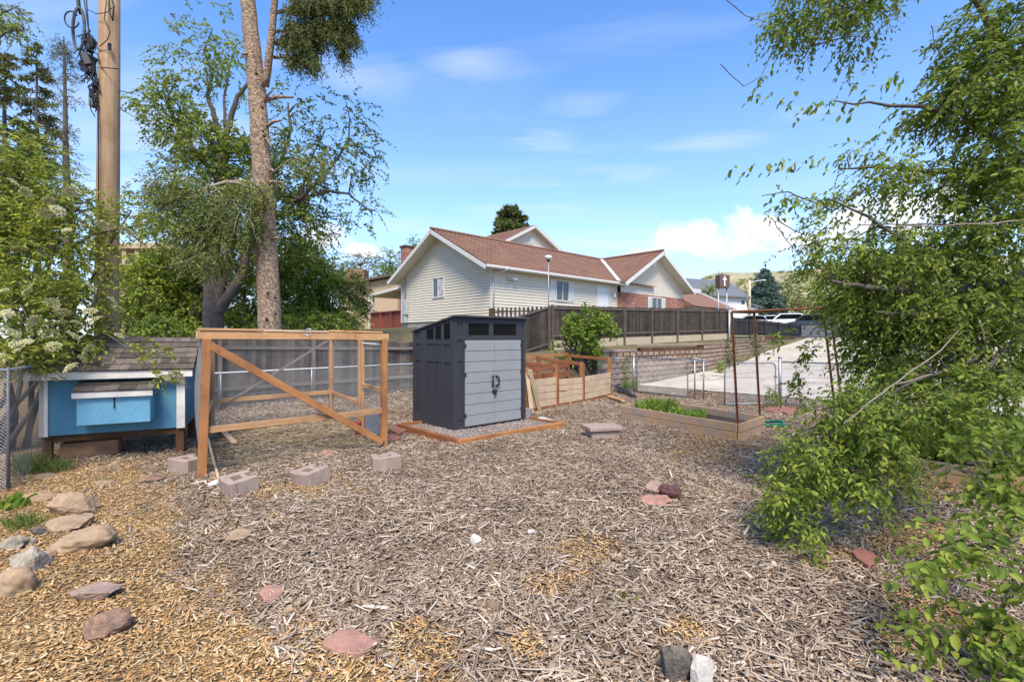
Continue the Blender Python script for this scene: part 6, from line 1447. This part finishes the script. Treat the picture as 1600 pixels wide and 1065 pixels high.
# ================================================================ trees on the far slope
for i, (lab, blb, n, lm) in enumerate((('wide pale green tree on the slope right of the blue spruce', [(1250, 455, 100, 34, 26, 4), (1235, 475, 98, 25, 18, 3), (1275, 470, 98, 25, 20, 3)], 520, L_scrub),
    ('olive round tree by the ochre pole', [(1160, 468, 105, 16, 20, 3), (1178, 460, 108, 10, 14, 2)], 220, L_olive), ('green tree over the arbour top far behind', [(1300, 450, 80, 34, 24, 4), (1320, 480, 78, 40, 20, 3)], 520, L_hedge),
    ('large pale tree at right behind the elm foliage', [(1360, 440, 85, 45, 30, 4), (1400, 470, 80, 50, 30, 4)], 600, L_scrub), ('rightmost far tree hidden by the elm', [(1480, 440, 75, 60, 40, 4), (1560, 460, 70, 60, 40, 4)], 600, L_hedge), ('small dark tree on the grey roof line beyond the sign', [(1107, 452, 74, 9, 6, 1)], 60, L_hedge))):
    c = blb[0]; b = at(c[0], 500, c[2]); broadleaf('distant_tree', lab, b, [([b-Z(.5), at(c[0], c[1]+10, c[2])], .3, .1)], blb, n, (.8, 1.6), 9, .42 if n > 100 else .25, lm, m_bark, .2, .55, .25, .2, .06, 14, .6, .1, .02, 'trees on the far slope')
# scattered scrub on the hill
n = 900; r_ = rng.uniform(.3, 1.3, n); y_ = rng.uniform(130, 440, n); k = rng.uniform(0, 1, n) < .45+.4*np.sin(r_*23)*np.sin(y_*.05); r_, y_ = r_[k], y_[k]; zt = np.interp(r_*FPX+800, [720, 900, 1000, 1080, 1105, 1125, 1190, 1262, 1330, 1450, 1700], [540, 508, 476, 444, 432, 426, 425.5, 419, 412, 402, 396]); zt = EYE-(zt-HOR)/FPX*470; zz = 3+(zt-3)*np.interp(y_, [115, 150, 240, 350, 470], [.04, .1, .30, .62, 1]); C = np.stack([r_*y_, y_, zz], 1); C = np.repeat(C, 26, 0)+rng.normal(0, 1, (len(C)*26, 3))*np.array([[1.3, 1.3, .8]])+np.array([[0, 0, .8]]); lvx = leaves(C, rng.normal(0, 1, C.shape), rng.normal(0, 1, C.shape), np.full(len(C), 1.3), np.full(len(C), .9)); tag(npmesh('hill_scrub', lvx[0], lvx[1], L_scrub), kind='stuff')

# ================================================================ the elm reaching in from the right
el = thing('elm_tree', 'large elm whose leafy branches hang into the yard from the right', 'tree', (6.9, 5.2, 0)); mb = MB(); skel = []
tb0 = Vector((6.9, 5.2, -.1)); tb1 = Vector((6.7, 5.0, 2.2)); tb2 = Vector((6.5, 4.9, 4.2))
def lb(pts, r0, r1, wob=.03): limb(mb, pts, r0, r1, 8, wob); skel.extend(along(pts, 5))
lb([tb0, tb1, tb2, Vector((6.2, 4.9, 6.5))], .26, .14, .01)
E_ = lambda px, py, Y: at(px, py, Y)
lb([tb1, E_(1600, 432, 4.4), E_(1540, 445, 4.4), E_(1490, 455, 4.4), E_(1420, 453, 4.4), E_(1350, 448, 4.5), E_(1300, 440, 4.6)], .065, .014); lb([E_(1600, 430, 4.4), E_(1560, 470, 4.35), E_(1530, 492, 4.3), E_(1480, 496, 4.3), E_(1420, 490, 4.3), E_(1370, 488, 4.3)], .03, .01)
lb([E_(1540, 445, 4.4), E_(1500, 425, 4.5), E_(1460, 415, 4.5), E_(1400, 365, 4.6), E_(1340, 330, 4.7), E_(1290, 310, 4.8)], .03, .008); lb([tb2, E_(1600, 250, 4.6), E_(1500, 175, 4.6), E_(1420, 165, 4.7), E_(1300, 160, 4.8)], .05, .006); lb([tb2, E_(1590, 300, 4.6), E_(1500, 270, 4.6), E_(1400, 262, 4.7), E_(1310, 262, 4.8)], .045, .008); lb([E_(1400, 262, 4.7), E_(1300, 330, 4.9), E_(1230, 300, 5.0), E_(1190, 305, 5.0)], .012, .004)
lb([tb2, E_(1580, 100, 4.6), E_(1540, 20, 4.6), E_(1480, -50, 4.6)], .05, .02); lb([E_(1480, -60, 4.6), E_(1360, -60, 4.8), E_(1300, 0, 5), E_(1260, 90, 5.0)], .03, .006); lb([Vector((6.2, 4.9, 6.5)), E_(1480, -60, 4.6)], .08, .04)
lb([E_(1600, 500, 4.2), E_(1520, 560, 4.1), E_(1420, 600, 4.1), E_(1350, 640, 4.1), E_(1290, 720, 4.1)], .02, .005); lb([tb1, E_(1600, 520, 4.0), E_(1500, 620, 4.0), E_(1420, 640, 4.0)], .03, .01); lb([E_(1600, 345, 4.2), E_(1500, 352, 4.2), E_(1400, 350, 4.3), E_(1340, 352, 4.4)], .009, .004, .01)
lb([Vector((3.9, 2.9, .1)), E_(1590, 900, 2.75), E_(1565, 950, 2.65), E_(1530, 1000, 2.6)], .014, .005); lb([E_(1600, 840, 2.7), E_(1540, 850, 2.7), E_(1480, 850, 2.7), E_(1420, 880, 2.7)], .008, .003); lb([Vector((6.9, 5.2, .1)), Vector((5.0, 3.9, .7)), Vector((3.9, 2.95, .75)), E_(1600, 880, 2.75)], .03, .013); lb([Vector((5.0, 3.9, .7)), E_(1600, 720, 3.3), E_(1520, 720, 3.3), E_(1450, 745, 3.4)], .012, .004)
for pts in (((1135, 0), (1165, 25), (1195, 35)), ((1125, 100), (1145, 120), (1162, 135), (1190, 120), (1205, 85), (1225, 30), (1235, -10)), ((1400, 0), (1402, 12), (1392, 30)), ((1455, 40), (1460, 65), (1468, 85)), ((1205, 340), (1225, 370), (1260, 415)), ((1215, 345), (1270, 375), (1330, 385))):
    limb(mb, [E_(x, y, 5) for x, y in pts], .005, .003, 5, .02)
for pts in (((1320, 660), (1370, 620), (1410, 590), (1470, 545), (1500, 515)), ((1600, 345), (1500, 352), (1400, 352)), ((1400, 600), (1455, 585)), ((1530, 500), (1540, 535))):
    mb2 = MB(); limb(mb2, [E_(x, y, 3.9) for x, y in pts], .008, .004, 6, .03); mb2.build('dead_branch', m_barklt, el, world=True, smooth=True)
bl = [(1275, 15, 5, 65, 38, .5, .9), (1345, 45, 5, 24, 42, .3, .6), (1215, 65, 5, 16, 28, .25, .4), (1335, -30, 4.9, 90, 35, .6), (1575, 50, 4.5, 55, 85, .6, 1.7), (1540, 130, 4.5, 70, 55, .6, 1.5), (1475, 150, 4.6, 42, 34, .5, 1), (1570, 210, 4.3, 50, 60, .5, 1.5), (1500, 215, 4.5, 45, 18, .4, .35), (1420, 185, 4.7, 24, 10, .3, .35), (1565, 300, 4.3, 55, 50, .5, 1.4),
  (1510, 280, 4.6, 75, 26, .5, .9), (1410, 262, 4.7, 60, 22, .4, .9), (1340, 228, 4.8, 40, 14, .3, .5), (1350, 305, 4.8, 50, 20, .4, .55), (1300, 345, 4.9, 34, 22, .4, .6), (1235, 315, 5.0, 36, 10, .3, .4), (1275, 378, 4.9, 30, 12, .3, .4),
  (1450, 370, 4.6, 75, 45, .7, 1.0), (1550, 380, 4.4, 70, 60, .7, 1.2), (1350, 410, 4.8, 70, 30, .5, 1.0), (1310, 385, 4.9, 50, 22, .4, .8), (1290, 428, 5, 30, 10, .3, .45), (1450, 470, 4.6, 110, 45, .7, 1.2), (1550, 510, 4.4, 80, 70, .7, 1.3), (1420, 420, 4.6, 110, 30, .6, 1.2), (1500, 560, 4.4, 100, 40, .6, 1.0), (1410, 530, 4.7, 80, 45, .6, 1.0), (1375, 510, 5.0, 36, 45, .4, 1.0), (1372, 580, 4.8, 30, 40, .4, .7), (1320, 470, 5.0, 40, 20, .4, .8), (1490, 580, 4.4, 90, 35, .6, .9),
  (1420, 630, 4.1, 75, 45, .6, 1.2), (1345, 655, 4.1, 58, 45, .5, 1.5), (1285, 715, 4.1, 52, 50, .4, 1.5), (1252, 790, 4.0, 40, 44, .35, 1.5), (1370, 690, 4.0, 55, 40, .4, .9), (1232, 712, 4.1, 20, 18, .25, .3), (1345, 745, 3.9, 40, 34, .3, .55), (1560, 610, 3.8, 60, 45, .5, .7), (1520, 690, 3.7, 60, 25, .4, .3)]
P, D = blobpts(bl+[(1700, 120, 4.9, 90, 110, .9), (1720, 300, 4.9, 90, 80, .8), (1850, 60, 5.2, 90, 110, .9), (1700, 420, 4.6, 60, 60, .6, .7)], 8700, .1, .55, 2.8); D = D*.5+rng.normal(0, .4, D.shape)+np.array([[-.35, -.05, -.55]])
lv, tg = sprays(P, D, rng.uniform(.16, .36, len(P)), 10, .066, .3, .40, .35, .0018)
for x, y, Y, n_, sx, sy in ((1262, 545, 6.5, 14, 22, 12), (1248, 585, 6.3, 12, 14, 16), (1350, 600, 6, 8, 14, 24), (1225, 520, 6.5, 6, 12, 8)):
    Pq = np.array([tuple(at(x+random.gauss(0, sx*.6), y+random.gauss(0, sy*.6), Y)) for _ in range(n_)]); q1, q2 = sprays(Pq, rng.normal(0, .4, Pq.shape)+np.array([[-.4, 0, -.5]]), rng.uniform(.16, .32, n_), 8, .08, .3, .46, .35, .0018); lv = cat([lv, q1]); tg = cat([tg, q2])
# loose strands against the sky
st = []
for a, b, n, Y in (((1310, 158), (1162, 140), 8, 4.9), ((1345, 158), (1240, 165), 6, 4.9), ((1290, 242), (1140, 262), 9, 5), ((1420, 112), (1385, 120), 3, 4.8), ((1300, 250), (1200, 245), 4, 5), ((1310, 300), (1195, 300), 7, 5), ((1380, 130), (1330, 125), 3, 4.8), ((1230, 60), (1175, 150), 4, 5)):
    for k in range(n): t = (k+random.random()*.7)/n; st.append((tuple(at(a[0]+(b[0]-a[0])*t, a[1]+(b[1]-a[1])*t+random.uniform(-7, 7), Y)), ((b[0]-a[0])/200+random.uniform(-.2, .2), random.uniform(-.2, .2), -.75)))
Ps = np.array([s[0] for s in st]); Ds = np.array([s[1] for s in st]); lv2, tg2 = sprays(Ps, Ds, rng.uniform(.07, .15, len(Ps)), 4, .085, .3, .48, .3, .0012, .6)
bln = [(1545, 860, 2.7, 70, 45, .25, 1), (1480, 870, 2.7, 60, 35, .25, .7), (1560, 940, 2.6, 60, 55, .25, 1), (1450, 950, 2.6, 55, 50, .2, .45), (1520, 1010, 2.5, 70, 45, .2, .6), (1585, 1020, 2.5, 40, 60, .2, .8), (1570, 770, 3.1, 60, 50, .3, .8), (1560, 700, 3.3, 55, 40, .3, .7), (1405, 1045, 2.55, 40, 25, .15, .3)]
P, D = blobpts(bln, 230, .1, .3, 3); D = D*.4+rng.normal(0, .35, D.shape)+np.array([[-.6, -.1, -.25]])
lv3, tg3 = sprays(P, D, rng.uniform(.14, .26, len(P)), 7, .074, .3, .54, .35, .0015)
branches_to(mb, np.concatenate([P, P[:10]]), skel, .006, 40)
Pm, _ = blobpts(bl, 400, .1, .3, 2.2); branches_to(mb, Pm, skel, .009, 200)
lv = cat([lv, lv2, lv3]); tg = cat([tg, tg2, tg3]); npmesh('crown', lv[0], lv[1], L_elm, el); npmesh('twigs', tg[0], tg[1], m_bark, el); mb.build('trunk', m_bark, el, world=True, smooth=True)

# ================================================================ stones, pavers, oddments
gA = 'stones edging the mulch at the left'
rock('stone', 'flat tan stone by the fence corner at the top of the left edging', 42, 776, 52, 20, m_rtan, .12, 1, .3, group=gA)
rock('boulder', 'angular tan boulder, tallest of the left edging stones', 95, 785, 76, 40, m_rtan, .27, 2, .55, group=gA)
rock('stone', 'long tan slab lying just below the angular boulder', 90, 819, 80, 24, m_rtan, .13, 3, .5, group=gA)
rock('boulder', 'smooth rounded tan stone like a loaf in the left edging', 107, 848, 86, 34, m_rsmooth, .20, 4, 0, group=gA)
rock('stone', 'small dark stone under the end of the long tan slab', 56, 829, 26, 18, m_rdark, .12, 5, .3, group=gA)
rock('stone', 'grey stone at the photo edge above the pale angular rock', 8, 848, 42, 26, m_rgrey, .15, 6, .5, group=gA)
rock('boulder', 'pale grey angular rock with dark pits at the left edge', 34, 878, 62, 38, plain('pale_grey_rock', (.52, .44, .325), (.22, .175, .12), 16, .95, .9, fine=30, dist=.03), .26, 7, .55, group=gA)
rock('boulder', 'smooth cream stone cut off by the left photo edge', 6, 908, 60, 48, m_rsmooth, .23, 8, 0, group=gA)
rock('stone', 'little tan cobble between the loaf shaped stone and the pale angular rock', 66, 868, 24, 15, m_rtan, .09, 41, .3, group=gA); rock('stone', 'small reddish cobble touching the right end of the long tan slab', 128, 806, 26, 14, m_rpink, .08, 42, .4, group=gA); rock('stone', 'small grey cobble left of the loaf shaped stone', 46, 846, 24, 14, m_rgrey, .08, 43, .4, group=gA)
rock('flagstone', 'pinkish tilted slab lying on golden chips left of centre', 130, 920, 80, 40, m_rpink, .12, 9, .6, group=gA)
rock('stone', 'brown and grey half buried stone nearest the bottom left', 150, 980, 66, 32, m_rbrown, .14, 10, .35, group=gA)
rock('stone', 'flat brown stone on chips in front of the coop right leg', 226, 746, 46, 15, m_rbrown, .09, 11, .4)
rock('stone', 'pale tan flat stone on chips in front of the coop', 150, 755, 40, 15, m_rtan, .09, 12, .2)
rock('stone', 'small tan stone in the grass by the chain link fence', 66, 744, 34, 12, m_rtan, .08, 13, .2)
rock('stone', 'small white chunk beside the foot of the tall run post', 330, 752, 20, 16, m_rwhite, .10, 14, .5); rock('stone', 'pale grey chip just above the white chunk by the run post', 327, 738, 18, 10, m_rgrey, .07, 15, .4)
rock('flagstone', 'thin tan flake alone where golden chips meet grey mulch', 366, 836, 46, 20, m_rtan, .09, 16, .4, depth=.9, sink=.15)
rock('stone', 'small grey brown rock half buried below the red flake', 447, 952, 18, 16, m_rtan, .07, 161, .2)
rock('stone', 'round brown stone alone in the middle foreground', 768, 949, 27, 24, plain('brown_stone', (.24, .16, .095), (.19, .125, .075), 6, .85, .4, fine=60), .10, 17, 0)
rock('stone', 'white rough lump alone on the grey mulch in mid yard', 742, 839, 24, 22, m_rwhite, .10, 18, .7); rock('stone', 'little white pebble lying right of the white lump', 830, 827, 11, 13, m_rwhite, .05, 19, .2)
rock('stone', 'pinkish tan rock leaning on the maroon stone in mid yard', 1024, 762, 36, 26, m_rpink, .19, 20, .5, sink=.1); rock('stone', 'dark maroon smooth stone in the trio in mid yard', 1051, 768, 36, 26, m_rmaroon, .18, 21, .1, sink=.1); rock('flagstone', 'flat orange flagstone lying in front of the trio in mid yard', 1026, 783, 48, 15, m_flag, .09, 22, .4, depth=1.0, sink=.1)
rock('boulder', 'dark grey upright rock at the bottom edge', 1058, 1037, 58, 62, m_rdark, .21, 23, .45, depth=.7, sink=.12); rock('boulder', 'cream white rock touching the dark upright rock at the bottom edge', 1099, 1047, 46, 58, m_rwhite, .18, 24, .5, depth=.7, sink=.12)
rock('stone', 'small white piece standing on mulch below the drooping elm tip', 1211, 876, 11, 26, m_rwhite, .1, 25, .5); rock('stone', 'little white stone in the mulch between the elm tip and red paver', 1332, 838, 16, 10, m_rwhite, .05, 26, .4)
def slab(name, label, pts, th, mat, cat_, z=.0, tilt=(0, 0), bev=.006):
    c = sum((gnd(*p) for p in pts), Vector())/len(pts); m = MB(); m.prism([gnd(*p)-c for p in pts], (0, 0, th)); o = m.build(name, mat, None, bev=bev); o.location = c+Z(z+hz(c.x, c.y)); o.rotation_euler = (*tilt, 0); return tag(o, label, cat_)
slab('flagstone', 'large pink flagstone half bedded in chips at the bottom centre left', [(500, 1020), (530, 1000), (560, 1003), (592, 1022), (562, 1040), (530, 1034)], .045, m_flag, 'flagstone', -.005, (.05, -.06))
slab('flagstone', 'small red flake of stone left of centre on brown mulch', [(404, 929), (415, 919), (440, 918), (441, 930), (426, 940), (412, 938)], .03, m_flag, 'flagstone', .005, (.06, .03))
slab('paver', 'brick red broken paver under the elm branch at right', [(1330, 876), (1346, 872), (1377, 888), (1358, 899), (1338, 886)], .055, m_redbrick, 'paver', 0, (.05, -.04))
slab('flagstone', 'red flat stone lying in straw behind the middle concrete block', [(500, 712), (510, 706), (524, 709), (522, 715), (508, 717)], .03, m_flag, 'flagstone')
slab('flagstone', 'upper red flagstone lying between the run and the shed pad', [(608, 672), (626, 664), (640, 672), (622, 680)], .05, m_redbrick, 'flagstone'); slab('flagstone', 'lower red flagstone by the right run post', [(606, 682), (620, 679), (627, 684), (612, 690)], .05, m_redbrick, 'flagstone')
slab('paver', 'reddish paver on the ground left of the open gate post', [(1192, 641), (1212, 634), (1236, 640), (1216, 649)], .05, m_redbrick, 'paver'); slab('paver', 'small reddish paver right of the other one by the gate post', [(1222, 646), (1238, 641), (1248, 646), (1232, 651)], .05, m_redbrick, 'paver')
b = gnd(950, 686); m = MB(); m.span(-.34, .30, -.02, .42, .14, .215); m.span(-.29, .25, .03, .36, -.03, .142); o = m.build('stone_bench', m_cinder, None, bev=.012); o.location = b+Vector((0, .02, 0)); o.rotation_euler = (0, 0, .25); tag(o, 'low pinkish concrete slab seat standing left of the long raised bed', 'stone seat')
m = MB(); 
for k in range(2): m.tube([Vector((.26*math.cos(t)*(1-.1*k)+.02*math.sin(5*t), .26*math.sin(t)*(1-.1*k), .03+.03*k+.015*math.sin(3*t))) for t in np.linspace(0, 12+k, 60)], .014, 6)
o = m.build('garden_hose', m_hoseg, None, smooth=True); o.location = gnd(1206, 664); tag(o, 'coiled green garden hose on the ground beside the raised bed end', 'hose')
# bag and pot by the shed
m = MB(); m.lathe((0, 0, 0), [(.09, 0), (.11, .02), (.12, .2), (.125, .22)], 16); o = m.build('paint_tin', plain('grey_tin', (.30, .27, .24), (.2, .18, .16), 8, .6, .2), None, smooth=False); o.location = gnd(822, 658)+Vector((.02, .05, .05)); tag(o, 'small grey tin standing at the shed corner beside the leaning planks', 'tin')
o = rock('plastic_bag', 'crumpled white plastic bag on the gravel pad in front of the leaning planks', 848, 652, 46, 20, m_cloth, .17, 31, .9, cat_='bag', sub=4)
# weeds and grass at the left edging
def grass(label, px, py, n, sx, sy, h, mat=L_grass, name='grass_tuft', w=.010): pts = [gnd(px+random.uniform(-sx, sx), py+random.uniform(-sy, sy)) for _ in range(26)]; return tufts(name, label, 'plant', pts, n, h, w, mat, .55)
grass('tall grass tuft at the foot of the chain link corner', 45, 738, 260, 14, 5, .28); grass('grass tuft by the small tan stone under the coop leg', 88, 735, 160, 14, 4, .2); grass('sparse grass blades in front of the pale flat stone', 160, 757, 60, 10, 3, .12); grass('long grass leaning over the chips beside the long tan slab', 38, 822, 130, 16, 4, .16)
grass('broad leaved weed among the stones below the flat tan stone', 20, 792, 60, 9, 5, .16, L_bright, 'weed', .06); grass('tiny green seedling alone in the grey mulch', 968, 938, 12, 2, 2, .06, L_bright, 'weed', .03); grass('green weeds at the foot of the compost bin by the drive', 985, 608, 160, 10, 4, .3, L_bright, 'weed', .05); grass('weed clump at the bottom of the elm branches', 1560, 790, 220, 9, 3, .3, L_elm, 'weed', .04)
ml = MB()
for px, py, an, L_ in ((660, 955, 1.3, .5), (720, 985, 1.5, .55), (640, 880, .5, .3), (1090, 960, .6, .45), (1300, 970, -.5, .6), (930, 770, .2, .6), (1160, 940, .7, .4), (820, 900, -.3, .4), (1010, 905, .9, .35), (560, 860, -.8, .3), (900, 1000, -.6, .45), (1200, 1000, -.4, .7)): pass
